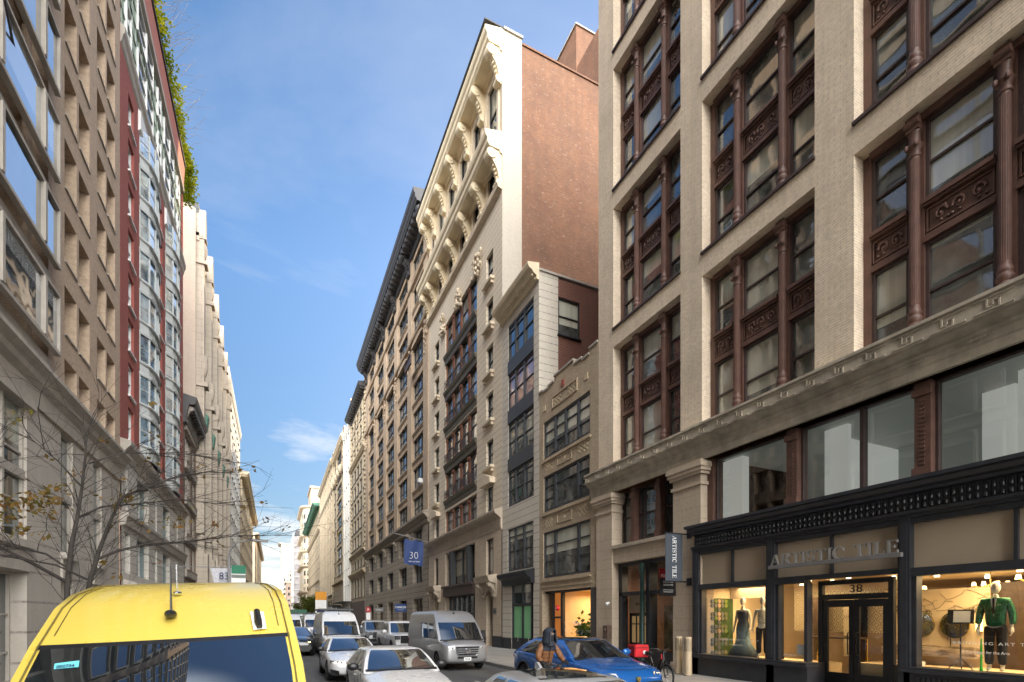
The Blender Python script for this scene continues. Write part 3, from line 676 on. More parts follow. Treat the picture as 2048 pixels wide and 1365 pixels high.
# ---- three-storey tan brick building ---------------------------------------------------
b = Bld('tan_brick_building', 'small three storey tan brick building with stepped parapet and wide black windows', XR, 1, 18.82, 24.36)
RW = [(19.45,23.88,10.55,12.52),(19.48,23.86,7.72,9.63),(19.43,23.9,4.22,6.65)]
ops = [(*r,) for r in RW] + [(19.38,24.0,.2,3.53,1.0)]
b.part('wall', wall(MB(), XR, 1, 18.82, 24.36, 0, 13.95, ops, .22), M['tan'])
pp = MB()
for y0,y1,z in ((18.82,19.5,14.38),(19.5,20.1,14.15),(20.1,20.85,14.25),(20.85,22.72,14.50),(22.72,23.35,14.25),(23.35,23.9,14.15),(23.9,24.36,14.25)):
    pp.box(XR,XR+.3,y0,y1,13.95,z)
b.part('parapet', pp, M['tan'])
cp = MB()
for y0,y1,z in ((18.82,19.5,14.38),(19.5,20.1,14.15),(20.1,20.85,14.25),(20.85,22.72,14.50),(22.72,23.35,14.25),(23.35,23.9,14.15),(23.9,24.36,14.25)):
    cp.box(XR-.06,XR+.34,y0,y1,z,z+.09)
b.part('coping', cp, M['concplain'])
orn = MB(); orn2 = MB()
def checker(y0,y1,z0,z1,n,m):
    for i in range(n):
        for j in range(m):
            if (i+j) % 2 == 0: orn.box(XR-.02,XR,y0+(y1-y0)*i/n,y0+(y1-y0)*(i+1)/n-.01,z0+(z1-z0)*j/m,z0+(z1-z0)*(j+1)/m-.01)
checker(20.6,21.35,13.02,13.42,6,4); checker(22.0,22.8,13.02,13.42,6,4)
for z0,z1 in ((9.86,10.28),(6.9,7.4)): checker(19.6,20.5,z0,z1,6,4); checker(22.9,23.7,z0,z1,6,4)
for q in ((20.5,22.9,13.46,13.52),(20.5,22.9,12.92,12.98),(20.5,20.56,12.98,13.46),(22.84,22.9,12.98,13.46)): orn2.box(XR-.05,XR,*q)
for z0,z1 in ((9.84,10.3),(6.9,7.42)):
    for q in ((21.0,22.4,z1-.05,z1),(21.0,22.4,z0,z0+.05),(21.0,21.05,z0+.05,z1-.05),(22.35,22.4,z0+.05,z1-.05)): orn2.box(XR-.04,XR,*q)
    orn.box(XR-.03,XR,21.62,21.78,(z0+z1)/2-.08,(z0+z1)/2+.08)
for y in (19.75,23.75): orn.box(XR-.03,XR,y-.14,y+.14,13.1,13.38)
for z in (10.44,7.6,4.1): orn2.box(XR-.09,XR+.2,19.35,24.0,z-.09,z)
orn2.box(XR-.04,XR,19.3,24.05,3.72,3.80)
b.part('tile_inlay', orn, M['tanmark']); b.part('brick_band', orn2, M['tan'])
b.part('terracotta_plaque', MB().box(XR-.05,XR,21.7,21.95,13.68,13.98), M['cherry'])
for k,r in enumerate(RW):
    window(b, r[0], r[1], r[2], r[3], .18, (.24,.5,.73) if k == 0 else (.24,.73), ((.7,0,1),(.36,0,.24),(.36,.73,1)) if k else ((.7,0,1),(.36,0,1)), M['greyiron'], M['loftglass'], ft=.10)
b.shell(13.9, 8, M['tan'])
sw = MB(); sw.box(13.25,13.4,22.3,22.5,.25,3.5); sw.box(13.2,13.5,19.4,24.0,3.42,3.53); sw.box(13.25,13.4,23.25,23.4,.25,3.5); sw.box(13.25,13.4,22.5,23.25,2.1,2.2); b.part('shop_frame', sw, M['black'])
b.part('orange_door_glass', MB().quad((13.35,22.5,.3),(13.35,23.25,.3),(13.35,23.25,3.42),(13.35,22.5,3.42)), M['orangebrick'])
b.part('shop_window', MB().quad((13.3,19.4,.25),(13.3,22.3,.25),(13.3,22.3,3.42),(13.3,19.4,3.42)), M['shopglass'])
rm = MB(); rm.quad((13.45,22.4,.3),(17.5,22.4,.3),(17.5,22.4,3.5),(13.45,22.4,3.5)); rm.quad((17.5,19,.3),(17.5,22.4,.3),(17.5,22.4,3.5),(17.5,19,3.5)); rm.quad((13.3,19.0,3.5),(17.5,19.0,3.5),(17.5,22.4,3.5),(13.3,22.4,3.5)); rm.quad((13.3,19,.25),(17.5,19,.25),(17.5,22.4,.25),(13.3,22.4,.25)); rm.quad((13.3,18.99,.25),(17.5,18.99,.25),(17.5,18.99,3.5),(13.3,18.99,3.5))
b.part('shop_room', rm, M['shopcream'])
me = text_mesh('NOVA', .30, .004, M['whitepaint'], .9); me.transform(Matrix.Rotation(-PI/2,4,'Z')); link('lettering', me, b.o, (.27,21.0-b.c[1],1.75))
b.part('dark_brick_pier', MB().box(12.96,13.4,18.84,19.36,.2,3.5), M['darkpier'])
TAN = b

# ---- narrow pale building with dark bay and yellow cornice ----------------------------
b = Bld('narrow_stone_building', 'narrow five storey pale stone building with charcoal window bay and butter yellow cornice', XR, 1, 24.38, 29.28)
ws = [(17.8,19.95),(14.8,17.0),(11.8,14.0),(8.9,11.05)]
ops = [(25.0,28.4,8.9,19.98),(25.05,28.45,4.95,7.55),(25.05,27.9,.25,4.08)]
b.part('wall', wall(MB(), XR, 1, 24.38, 29.28, 0, 20.75, ops, .2), M['whitequoin'])
for k,(z0,z1) in enumerate(ws): window(b,25.0,28.4,z0,z1,.16,(.36,.70),(.46,.84),M['greyiron'],M['pinkglass'] if k == 1 else M['gdark'],ft=.09)
for z in (17.0,14.0,11.05): b.part('spandrel', MB().box(XR-.04,XR+.15,25.0,28.4,z,z+.8), M['greyiron'])
window(b,25.05,28.45,4.95,7.55,.16,(.36,.70),(.46,.80),M['greyiron'],M['loftglass'],ft=.09)
def dn(mb):
    for i in range(22): mb.box(12.62,12.72,24.5+i*.22,24.6+i*.22,20.72,20.84); mb.lathe([(0,20.58),(.05,20.62),(.05,20.68),(0,20.7)],(12.82,24.6+i*.22,0),7)
b.profile('cornice', [(0,20.5),(.12,20.5),(.16,20.55),(.16,20.70),(.38,20.84),(.45,20.95),(.62,21.02),(.70,21.2),(.70,21.3),(0,21.42)], M['creamcorn'], 24.36, 29.4, extra=dn)
b.part('shop_cornice', MB().prism([(13,4.06),(12.8,4.1),(12.72,4.4),(12.5,4.5),(12.42,4.68),(12.42,4.76),(13,4.9)],'y',24.9,28.9), M['black'])
sh = MB()
for y in (25.05,25.35,26.5,27.85): sh.box(13.02,13.2,y-.06,y+.06,.25,4.06)
sh.box(13.02,13.2,25.0,27.9,2.8,2.98); sh.box(13.02,13.2,25.0,27.9,.25,.95); b.part('shop_frame', sh, M['black'])
b.part('shop_window', MB().quad((13.12,25.4,.95),(13.12,26.45,.95),(13.12,26.45,2.8),(13.12,25.4,2.8)), M['greenpane'])
b.part('shop_window', MB().quad((13.12,26.55,.95),(13.12,27.8,.95),(13.12,27.8,2.8),(13.12,26.55,2.8)), M['greenpane'])
b.part('shop_transom', MB().quad((13.12,25.1,2.98),(13.12,27.85,2.98),(13.12,27.85,4.06),(13.12,25.1,4.06)), M['gdark'])
b.split('granite_base', MB().box(12.95,13.0,27.92,29.26,0,.9).box(12.95,13.0,24.4,25.0,0,.9), M['black'])
sd = MB()   # side wall with its window
X0 = 14.2
sd.quad((X0,24.38,0),(X0,24.38,17.8),(25,24.38,17.8),(25,24.38,0)); sd.quad((X0,24.38,19.9),(X0,24.38,20.9),(25,24.38,20.9),(25,24.38,19.9)); sd.quad((15.6,24.38,17.8),(25,24.38,17.8),(25,24.38,19.9),(15.6,24.38,19.9))
sd.quad((X0,24.38,17.8),(X0,24.6,17.8),(X0,24.6,19.9),(X0,24.38,19.9)); sd.quad((15.6,24.38,17.8),(15.6,24.6,17.8),(15.6,24.6,19.9),(15.6,24.38,19.9)); sd.quad((X0,24.38,19.9),(15.6,24.38,19.9),(15.6,24.6,19.9),(X0,24.6,19.9))
b.part('brick_side_wall', sd, M['redbrick2'])
b.part('quoin_return', MB().quad((13,24.38,0),(14.2,24.38,0),(14.2,24.38,21.0),(13,24.38,21.0)), M['whitequoin'])
fm, gm = win_mesh(1.36,2.06,.16,(),(.52,),M['black'],M['loftglass'],False,.06,.1)
o = link('side_window', fm, b.o, (14.9-13, 24.38-b.c[1], 17.82), PI/2); link('pane', gm, o)
b.part('side_coping', MB().box(13.0,25,24.3,24.6,21.0,21.12), M['concplain'])
b.part('roof', MB().quad((13,24.4,20.8),(25,24.4,20.8),(25,29.2,20.8),(13,29.2,20.8)), M['roof'])
NARROW = b

# ---- tall cream building with bracketed double cornice --------------------------------
b = Bld('cream_bracketed_building', 'tall cream stone building with two bracketed cornices and a bare red brick party wall', XR, 1, 29.3, 46.1)
FL = [(24.55,26.5),(21.55,23.35),(18.4,20.3),(15.25,17.15),(12.2,14.0)]
ops = []; W4 = []
for z0,z1 in FL+[(9.15,10.9)]:
    for y0,y1 in ((30.8,32.0),(42.9,44.3)): ops.append((y0,y1,z0,z1)); W4.append((y0,y1,z0,z1))
CEN = [(33.75,41.1,9.15,11.0),(33.75,41.1,12.0,14.2),(33.75,41.1,15.0,17.2),(33.75,41.1,18.1,20.3),(33.75,41.1,21.1,23.4),(33.75,41.1,24.1,26.7)]
ops += CEN
b.part('wall', wall(MB(), XR, 1, 29.3, 46.1, 9.0, 29.3, ops, .4), M['cream'])
for w in W4: window(b,*w,.3,(),(.5,),M['black'],M['gdark'],ft=.07)
for y0,y1,z0,z1 in W4:
    sl = MB()
    if z0 > 10: sl.box(12.72,13,y0-.2,y1+.2,z0-.2,z0-.02); sl.box(12.8,13,y0-.1,y0+.05,z0-.42,z0-.2); sl.box(12.8,13,y1-.05,y1+.1,z0-.42,z0-.2)
    else: sl.prism([(y0-.35,z1+.05),(y1+.35,z1+.05),(y1+.3,z1+.4),((y0+y1)/2,z1+.75),(y0-.3,z1+.4)],'x',12.62,13)
    b.part('sill' if z0 > 10 else 'window_head', sl, M['creamplain'])
for i,(y0,y1,z0,z1) in enumerate(CEN):
    n = 4; w = (y1-y0)/n
    for k in range(n):
        window(b,y0+k*w+.22,y0+(k+1)*w-.22,z0,z1-.1,.3,(),(.55,),M['black'],M['gdark'],ft=.06)
    pl = MB()
    for k in range(n+1):
        yc = y0+k*w; pl.box(13.08,13.4,max(y0+.003,yc-.22),min(y1-.003,yc+.22),z0,z1-.12)
        pl.box(13.02,13.08,max(y0+.003,yc-.26),min(y1-.003,yc+.26),z1-.32,z1-.12)
    b.part('timber_pilaster', pl, M['rustwood'])
    if i: b.part('balcony_ledge', MB().prism([(13.2,z0-.85),(12.98,z0-.8),(12.94,z0-.5),(12.84,z0-.35),(12.78,z0-.14),(13.3,z0-.02)],'y',y0-.02,y1+.02), M['olivebronze'])
    if 0 < i < 5:
        rl = MB()
        for k in range(n):
            a, d = y0+k*w+.25, y0+(k+1)*w-.25
            rl.tube([(12.82,a,z0+.62),(12.82,d,z0+.62)],.025,5); rl.tube([(12.82,a,z0+.05),(12.82,d,z0+.05)],.02,5)
            for q in range(8): rl.tube([(12.82,a+(d-a)*q/7,z0),(12.82,a+(d-a)*q/7,z0+.62)],.016,4)
            for s in (.25,.75): rl.tube([(12.82,a+(d-a)*s+.16*math.cos(t*PI/5),z0+.33+.16*math.sin(t*PI/5)) for t in range(11)],.016,4)
        b.part('railing', rl, M['black'])
for y in (33.4,41.4,37.4):
    orn = MB()
    for k in range(40): orn.sphere((12.85+random.uniform(-.15,.1), y+random.gauss(0,.35), 27.6-random.random()*1.5),(.10,.12,.15),8,6)
    b.part('carved_ornament', orn, M['creamplain'], True)
b.profile('ledge', [(0,7.75),(.08,7.75),(.12,7.9),(.12,8.45),(.25,8.55),(.48,8.7),(.55,8.85),(.55,8.95),(0,9.1)], M['limeplain'], 29.3, 46.1)
# upper storeys set between the two cornices
b.profile('frieze_band', [(0,29.2),(.3,29.3),(.34,29.55),(.2,29.75),(.2,29.9),(0,29.95)], M['creamplain'], 29.32, 46.1)
FR = [(z0,z1) for z0,z1 in ((30.1,31.6),(33.6,37.4))]
br = [29.55,32.35,35.15,38.0,40.9,43.7,45.9]
ops = [(br[i]+.65,br[i+1]-.65,z0,z1) for i in range(6) for z0,z1 in FR]
b.part('upper_wall', wall(MB(), XR, 1, 29.32, 46.1, 29.9, 38.9, ops, .35), M['creamplain'])
for o_ in ops: window(b,*o_,.28,(),(.5,),M['black'],M['gdark'],ft=.08)
for nm,zb in (('lower_cornice',31.7),('upper_cornice',38.2)):
    d = 1.12
    b.profile(nm, [(0,zb-.25),(.12,zb-.25),(.2,zb-.08),(d-.25,zb-.06),(d-.2,zb+.02),(d-.12,zb+.12),(d-.1,zb+.4),(d,zb+.52),(d+.05,zb+.72),(d+.05,zb+.85),(0,zb+1.15)], M['creamcorn'], 29.3, 46.3)
cl = console(.52,2.2,.88,M['creamcorn'])
for y in br[:-1]+[45.6]:
    b.put('bracket', cl, y+.1, 31.62); b.put('bracket', cl, y+.1, 38.12)
for i in range(6):
    pn = MB()
    y0,y1 = br[i]+.55, br[i+1]-.55
    for k in range(10): pn.sphere((12.9,(y0+y1)/2+random.gauss(0,.35),33.35+random.gauss(0,.2)),(.1,.16,.14),7,5)
    for s in (br[i]+.3,br[i+1]-.3): pn.box(12.9,13,s-.14,s+.14,33.2,36.6)
    b.part('carved_panel', pn, M['creamplain'], True)
b.part('cornice_edge', MB().box(11.8,13.2,29.28,46.3,39.36,39.44), M['darkcorn'])
b.part('brick_side_wall', MB().quad((14.37,29.3,0),(38,29.3,0),(38,29.3,38.9),(14.37,29.3,38.9)).box(14.4,38,29.22,29.5,38.9,39.02), M['redbrick'])
b.part('white_brick_strip', MB().quad((13,29.3,0),(14.37,29.3,0),(14.37,29.3,39.3),(13,29.3,39.3)).box(13.1,14.42,29.2,29.5,39.3,39.45), M['whitebrick'])
b.part('far_wall', MB().quad((13,46.1,0),(38,46.1,0),(38,46.1,38.9),(13,46.1,38.9)).quad((38,29.3,0),(38,46.1,0),(38,46.1,38.9),(38,29.3,38.9)), M['redbrick'])
b.part('roof', MB().quad((13,29.3,38.85),(38,29.3,38.85),(38,46.1,38.85),(13,46.1,38.85)), M['roof'])
# its stone ground floors
ops = [(30.6,31.9,4.95,7.4,.3),(43.0,44.2,4.95,7.4,.3),(34.0,41.0,4.7,7.5,.45),(34.0,41.0,.25,4.3,.5),(30.75,31.85,.25,3.9,.6),(43.0,44.1,.25,3.9,.6)]
b.part('stone_base', wall(MB(), 12.95, 1, 29.3, 46.1, 0, 7.75, ops, .4), M['lime'])
b.split('granite_plinth', MB().box(12.88,12.95,29.3,30.7,0,.95).box(12.88,12.95,31.95,33.9,0,.95).box(12.88,12.95,41.1,42.9,0,.95), M['black'])
for w in ((30.6,31.9,4.95,7.4),(43.0,44.2,4.95,7.4)): window(b,*w,.25,(),(.75,),M['irondk'],M['gdark'])
window(b,34.0,41.0,4.7,7.5,.4,(.2,.5,.8),(.72,),M['greyiron'],M['warmroom'],ft=.09)
for y in (35.5,39.5): b.part('iron_column', MB().box(12.9,13.3,y-.26,y+.26,4.7,7.5).box(12.84,12.9,y-.3,y+.3,7.0,7.25), M['greyiron'])
b.part('shop_lintel', MB().box(12.75,13.2,33.95,41.05,3.85,4.68).box(12.6,13.2,33.9,41.1,4.55,4.7), M['irondk'])
window(b,34.0,41.0,.9,3.85,.45,(.16,.33,.5,.66,.83),(.55,),M['greyiron'],M['brightroom'],ft=.09)
for y0,y1 in ((30.75,31.85),(43.0,44.1)):
    b.part('door_case', MB().box(13.35,13.5,y0,y1,2.55,2.7).box(13.35,13.5,y0,y0+.1,.25,3.9).box(13.35,13.5,y1-.1,y1,.25,3.9), M['black'])
    b.part('door', MB().quad((13.5,y0,.25),(13.5,y1,.25),(13.5,y1,3.9),(13.5,y0,3.9)), M['gdark'])
    b.part('door_hood', MB().prism([(12.95,4.35),(12.4,4.45),(12.3,4.7),(12.25,4.85),(12.95,4.98)],'y',y0-.75,y1+.75), M['limeplain'])
    b.part('door_arch', MB().prism([(y0-.7,3.6),(y0-.02,3.6),(y0+.15,3.82),((y0+y1)/2,3.95),(y1-.15,3.82),(y1+.02,3.6),(y1+.7,3.6),(y1+.75,4.4),(y0-.75,4.4)],'x',12.83,12.95), M['limeplain'])
    for s in (y0-.45,y1+.45): b.put('bracket', console(.34,.95,.55,M['limeplain']), s, 4.42, .06)
CREAM = b
# brick rooftop block
b = Bld('rooftop_brick_house', 'reddish brick rooftop house behind the brick party wall of the cream building', 20.8, 1, 33.0, 41.0)
b.part('wall', wall(MB(), 20.8, 1, 33.0, 41.0, 38.8, 47.3, [(34.3,36.9,41.5,44.4)], .2), M['redbrick'])
window(b,34.3,36.9,41.5,44.4,.15,(.5,),(.5,),M['black'],M['gdark'])
b.part('side_wall', MB().quad((20.8,33,38.8),(34,33,38.8),(34,33,47.3),(20.8,33,47.3)).quad((20.8,41,38.8),(34,41,38.8),(34,41,47.3),(20.8,41,47.3)).quad((34,33,38.8),(34,41,38.8),(34,41,47.3),(34,33,47.3)), M['redbrick'])
b.part('coping', MB().box(20.7,34,32.9,33.2,47.3,47.42).box(20.7,21.0,33.2,41,47.3,47.42), M['concplain'])
b.part('roof', MB().quad((20.8,33,47.2),(34,33,47.2),(34,41,47.2),(20.8,41,47.2)), M['roof'])
b.part('lower_block', MB().box(20.9,34,30.2,32.98,38.9,44.2).box(18.6,20.78,30.5,38,38.9,40.2), M['redbrick'])
b.part('vent', MB().box(22.0,22.7,30.12,30.2,41.3,42.7), M['black'])
ld = MB()
for s in (-.3,.3): ld.tube([(20.9,41.6+s,44),(20.9,41.6+s,49.2)],.04,5)
for k in range(3): ld.tube([(20.9+.5*math.sin(t*PI/6)-.0,41.6+.3*math.cos(t*PI/6),46.6+k*1.2) for t in range(13)],.035,5)
b.part('ladder_cage', ld, M['greyiron'])
# ---- 30 West: buff terracotta block with blackened cornice ------------------------------
b = Bld('buff_terracotta_building', 'buff terracotta office building under a heavy blackened cornice with the blue flag', XR, 1, 46.1, 82.2)
BY = [(48.0,52.1),(54.5,58.8),(61.3,65.5),(67.9,72.2),(75.0,79.0)]
RW = [(12.5,14.35),(15.15,17.4),(18.2,20.35),(21.1,23.2),(24.1,26.2),(27.2,29.9),(31.0,33.0),(33.85,35.9),(37.2,39.0)]
ops = [(a,d,z0,z1) for a,d in BY for z0,z1 in RW]
b.part('wall', wall(MB(), XR, 1, 46.1, 82.2, 11.9, 39.8, ops, .35), M['tan30'])
for k,(a,d,z0,z1) in enumerate(ops): window(b,a,d,z0,z1,.28,(.33,.67),(.46,),M['black'],M['gdark'],ft=.09,far=a > 60); b.part('sill', MB().box(12.86,13,a-.1,d+.1,z0-.14,z0-.02).box(12.92,13,a-.1,d+.1,z0-.30,z0-.2), M['tan30'])
pl = MB()
for y0,y1 in ((46.15,47.8),(52.4,54.2),(59.1,61.0),(65.8,67.6),(72.5,74.7),(79.3,82.1)): pl.box(12.88,13,y0,y1,11.9,29.8); pl.box(12.9,13,y0+.1,y1-.1,31,39.5)
b.split('pier', pl, M['tan30'])
for y in (47,53.3,60,66.7,73.6,80.7):
    orn = MB()
    for k in range(26): orn.sphere((12.86+random.uniform(-.08,.06), y+random.gauss(0,.3), 29.0+random.gauss(0,.7)),(.10,.16,.19),8,6)
    b.part('carved_ornament', orn, M['tan30'], True)
for y0,y1 in BY:
    orn = MB(); orn.prism([(y0-.1,29.9),(y0+.3,30.25),((y0+y1)/2,30.5),(y1-.3,30.25),(y1+.1,29.9)],'x',12.8,12.99); b.part('window_arch', orn, M['tan30'])
b.profile('belt_course', [(0,30.35),(.3,30.5),(.35,30.7),(0,30.85)], M['tan30'])
b.profile('belt_course', [(0,36.2),(.25,36.3),(.3,36.5),(0,36.6)], M['tan30'])
def mo(mb):
    for i in range(40): mb.box(11.85,12.75,46.4+i*.88,46.8+i*.88,40.0,40.42)
b.profile('cornice', [(0,39.4),(.2,39.45),(.25,40.0),(.5,40.45),(1.2,40.5),(1.25,40.65),(1.35,40.75),(1.4,41.1),(1.5,41.2),(1.55,41.6),(0,41.8)], M['darkcorn'], 45.9, 81.9, extra=mo)
cs = console(.8,2.3,1.0,M['darkcorn'])
for y in (46.6,53.3,60.1,66.8,73.6,80.5): b.put('bracket', cs, y, 40.4)
b.shell(40, 20, M['tan30'])
bk_ = MB(); bk_.box(20,27,50.0,64.6,40,52); b.part('roof_shade_block', bk_, M['redbrick'])  # unseen block added on the roof to shade the cherry brick building
b.profile('belt_cornice', [(0,11.0),(.15,11.1),(.2,11.45),(.45,11.75),(.62,11.85),(.62,12.05),(0,12.25)], M['base30'], 46.0, 82.4)
LB = [(48.05,51.95),(54.65,58.5),(61.6,65.0),(68.2,72.0),(75.1,79.0)]
ops = [(a,d,z0,z1) for a,d in LB for z0,z1 in ((8.85,11.0),(5.6,7.65),(.3,4.05))]
b.part('rusticated_base', wall(MB(), 12.92, 1, 46.1, 82.2, 0, 11.0, ops, .55), M['base30'])
for a,d in LB:
    for z0,z1 in ((8.85,11.0),(5.6,7.65)): window(b,a,d,z0,z1,.45,(.33,.67),(.5,),M['black'],M['gdark'],ft=.09,far=a > 60)
    window(b,a,d,.3,4.05,.5,(.33,.67),(.75,),M['irondk'],M['warmroom'],ft=.1,far=a > 60)
    b.part('iron_spandrel', MB().box(13.1,13.45,a,d,7.67,8.83).box(13.0,13.1,a,d,8.6,8.83).box(13.0,13.1,a,d,7.67,7.85), M['olivebronze'])
    b.part('iron_spandrel', MB().box(13.1,13.45,a,d,4.07,5.58).box(13.0,13.1,a,d,5.35,5.58).box(13.0,13.1,a,d,4.07,4.3), M['olivebronze'])
    b.put('bracket', console(.5,1.1,.4,M['base30']), d+1.2, 10.95, .08)
window(b,49.6,52.0,27.2,28.2,.1,(),(),M['irondk'],M['irondk'],ft=.09,name='hopper_vent',extra=-.9)
for y_,z_ in ((48.3,15.25),):
    b.part('air_conditioner', MB().box(12.62,13.1,y_,y_+.7,z_,z_+.42).box(12.6,12.62,y_+.06,y_+.64,z_+.05,z_+.37), M['white'])
FLAGB = b

def far_building(name, label, y0, y1, z1, wm, bays, rows, X=XR, sg=1, corn=None, cornm=None, base=None, basem=None, dep=.35, gm=None, fm=None, mull=(), rails=(.5,), pier=None, depth=20, side=None, sill=True, cat='building', cornout=.9, group=None):
    b = Bld(name, label, X, sg, y0, y1, cat, group)
    ops = [(a,d,p,q) for a,d in bays for p,q in rows]
    b.part('wall', wall(MB(), X, sg, y0, y1, 0, z1, ops, dep), wm)
    for o in ops: window(b,*o,dep-.08,mull,rails,fm or M['black'],gm or M['gfar'],far=True,ft=.1,sill=.14 if sill else 0)
    if pier:
        pl = MB()
        for a,d in pier: pl.box(*sorted((X-sg*.28,X)),a,d,.1,z1-.3)
        b.split('pier', pl, wm)
    if corn is None: corn = z1-1.4
    c = corn; o = cornout
    def mo(mb):
        n = int((y1-y0)/1.1)
        for i in range(n): mb.box(*sorted((X-sg*o*.75,X-sg*.2)), y0+.2+i*1.1, y0+.65+i*1.1, c+.35, c+.62)
    b.profile('cornice', [(0,c),(.15,c+.1),(.2,c+.6),(o*.8,c+.65),(o*.85,c+.85),(o,c+1.0),(o,c+1.3),(0,c+1.45)], cornm or wm, extra=mo)
    if base: b.profile('belt_cornice', [(0,base-.5),(.15,base-.4),(.4,base-.1),(.5,base),(0,base+.2)], basem or wm)
    b.shell(z1, depth, side or wm)
    return b

def grid_rows(z0, pitch, n, h): return [(z0+i*pitch, z0+i*pitch+h) for i in range(n)]
def grid_bays(y0, y1, n, w):
    p = (y1-y0)/n; return [(y0+p*(i+.5)-w/2, y0+p*(i+.5)+w/2) for i in range(n)]

f = far_building('ornate_stone_building', 'ornate tan stone building with small dark dentilled cornice beyond the flag building', 82.25, 99.7, 39.2, M['sandf2'], [(83.4,85.0),(86.6,88.8),(89.8,92.2),(93.2,95.6),(96.8,98.6)], grid_rows(14.2,3.0,9,2.25)+[(10.6,12.2),(5.6,8.9)], corn=38.0, cornm=M['darkcorn'], base=13.2, cornout=1.2)
f.profile('belt_cornice', [(0,9.2),(.2,9.3),(.6,9.8),(.6,10.0),(0,10.2)], M['sandf'])
f.profile('belt_cornice', [(0,29.0),(.2,29.1),(.5,29.5),(.5,29.8),(0,30.0)], M['sandf'])
orn = MB(); rnd = random.Random(5)
for i in range(260):
    y = rnd.choice((82.8,85.8,89.3,92.7,96.2,99.2)); orn.sphere((12.98, y+rnd.gauss(0,.18), 30.5+rnd.random()*7.2),(.12,.2,.26),7,5)
for q in range(40): orn.box(12.8,13,82.4,83.1,13.6+q*.75,14.0+q*.75); orn.box(12.8,13,99.0,99.6,13.6+q*.75,14.0+q*.75)
f.part('carved_ornament', orn, M['sandf'])
f.part('dark_shopfront', MB().box(12.8,13,83,99,.3,4.9), M['irondk'])
f = far_building('white_terracotta_building', 'slim bright white terracotta building on the right', 99.75, 109.5, 39.2, M['whitet'], grid_bays(100.3,109.0,3,2.0), grid_rows(2.0,3.25,12,2.35), cornout=.5, dep=.3, pier=[(99.8,100.5),(102.8,103.3),(105.7,106.2),(108.8,109.4)])
f = far_building('sandstone_bay_building', 'sandstone building with a tall dark central window bay next to the white building', 109.55, 130.6, 40.2, M['sandf'], [(110.6,112.6),(114.6,123.5),(126.3,129.0)], grid_rows(11.6,3.5,9,2.6), base=10.0, mull=(.33,.67), cornout=.8)
orn = MB()
for i in range(5):
    y = 112.5+i*4.0; orn.sphere((12.5,y,33.5),(.6,.9,1.0),8,6); orn.sphere((12.7,y,40),(.4,.8,.9),8,6)
f.part('carved_ornament', orn, M['sandf2'])
b = f; f = far_building('flat_fronted_building', 'flat pale stone building with long rows of slim windows before the green cornice', 130.65, 171.5, 41.0, M['sandf2'], grid_bays(131.5,170.5,9,2.3), grid_rows(10.2,3.05,11,2.3), base=7.8, cornout=.9, pier=[(131+i*4.33,131.8+i*4.33) for i in range(10)])
f.profile('belt_cornice', [(0,33.0),(.2,33.1),(.5,33.5),(.5,33.8),(0,34.0)], M['sandf2'])
f.part('dark_shopfront', MB().box(12.8,13,131,171,.3,6.6), M['irondk'])
f = far_building('green_corniced_building', 'long warm sandstone building with a green copper cornice', 171.6, 236.5, 38.6, M['sandf'], grid_bays(172.5,236,10,3.4), grid_rows(3.0,3.8,9,2.7), corn=37.2, cornm=M['green'], cornout=2.4, base=14.2, depth=26)
f.profile('belt_cornice', [(0,30.0),(.3,30.2),(.7,30.8),(.7,31.2),(0,31.4)], M['sandf'])
# rounded corner block across the avenue
b = Bld('rounded_corner_building', 'cream corner building with rounded windowed corner across the avenue', 12.2, 1, 262.0, 300.0)
mb = MB(); rows = []
def ringp(z, o=0.0):
    pts = [(12.2-o+4.0*0, 300, z)]
    for k in range(9):
        a = PI+PI/2*k/8; pts.append((12.2+5+(5+o)*math.cos(a), 262+5+(5+o)*math.sin(a), z))
    pts.append((30, 262-o, z)); return pts
mb.grid([ringp(0), ringp(56)]); b.part('wall', mb, M['creamplain'])
for nm,z in (('belt_cornice',14.5),('belt_cornice',27.0),('belt_cornice',34.2),('cornice',41.5),('cornice',55.5)):
    mb = MB(); mb.grid([ringp(z-.8,.1), ringp(z-.2,1.2), ringp(z+.5,1.5), ringp(z+.7,.1)]); b.part(nm, mb, M['creamplain'])
for i in range(13):
    z = 3+i*3.9
    for k in (1,3,5,7):
        a = PI+PI/2*k/8; px, py = 17.2+5.04*math.cos(a), 267+5.04*math.sin(a)
        w = MB(); w.box(-.03,.1,-.55,.55,0,2.3); w.mi = 1; w.box(-.08,-.03,-.65,.65,-.2,-.02)
        o = link('window', None if False else (WCACHE.get('rw') or WCACHE.setdefault('rw', w.mesh('window',[M['gdark'],M['creamplain']]))), b.o, (px-b.c[0], py-b.c[1], z)); o.rotation_euler = (0,0,a-PI)
b.part('rooftop_tower', MB().box(16,30,268,290,56,66).box(15.5,30.5,267.5,290.5,66,67), M['sandf2'])
b = Bld('scaffolded_building', 'grey building wrapped in netting and scaffold far down the street', 9.8, 1, 322.0, 360.0)
b.part('wall', MB().box(9.8,32,322,360,0,50), M['netting'])
sc = MB()
for i in range(6): sc.box(9.5,9.7,322+i*7,322.2+i*7,0,51.5); sc.box(9.8+i*4.2,10+i*4.2,321.6,321.8,0,51.5)
for k in range(14): sc.box(9.45,9.75,321.5,360,k*3.7,k*3.7+.15); sc.box(9.45,32,321.5,321.8,k*3.7,k*3.7+.15)
b.part('scaffold', sc, M['whitet'])
b.part('bulkhead', MB().box(11,20,324,340,50,53.5), M['darkcorn'])
b = far_building('distant_tower', 'pale distant tower closing the street with blue grey window bands', 520, 545, 72, M['sandf2'], grid_bays(521,544,5,2.6), grid_rows(8,4.4,14,2.6), X=5.0, cornout=2.2, depth=26)
fr = MB(); fr.quad((5,519.9,0),(31,519.9,0),(31,519.9,70),(5,519.9,70)); b.part('front_wall', fr, M['sandf2'])
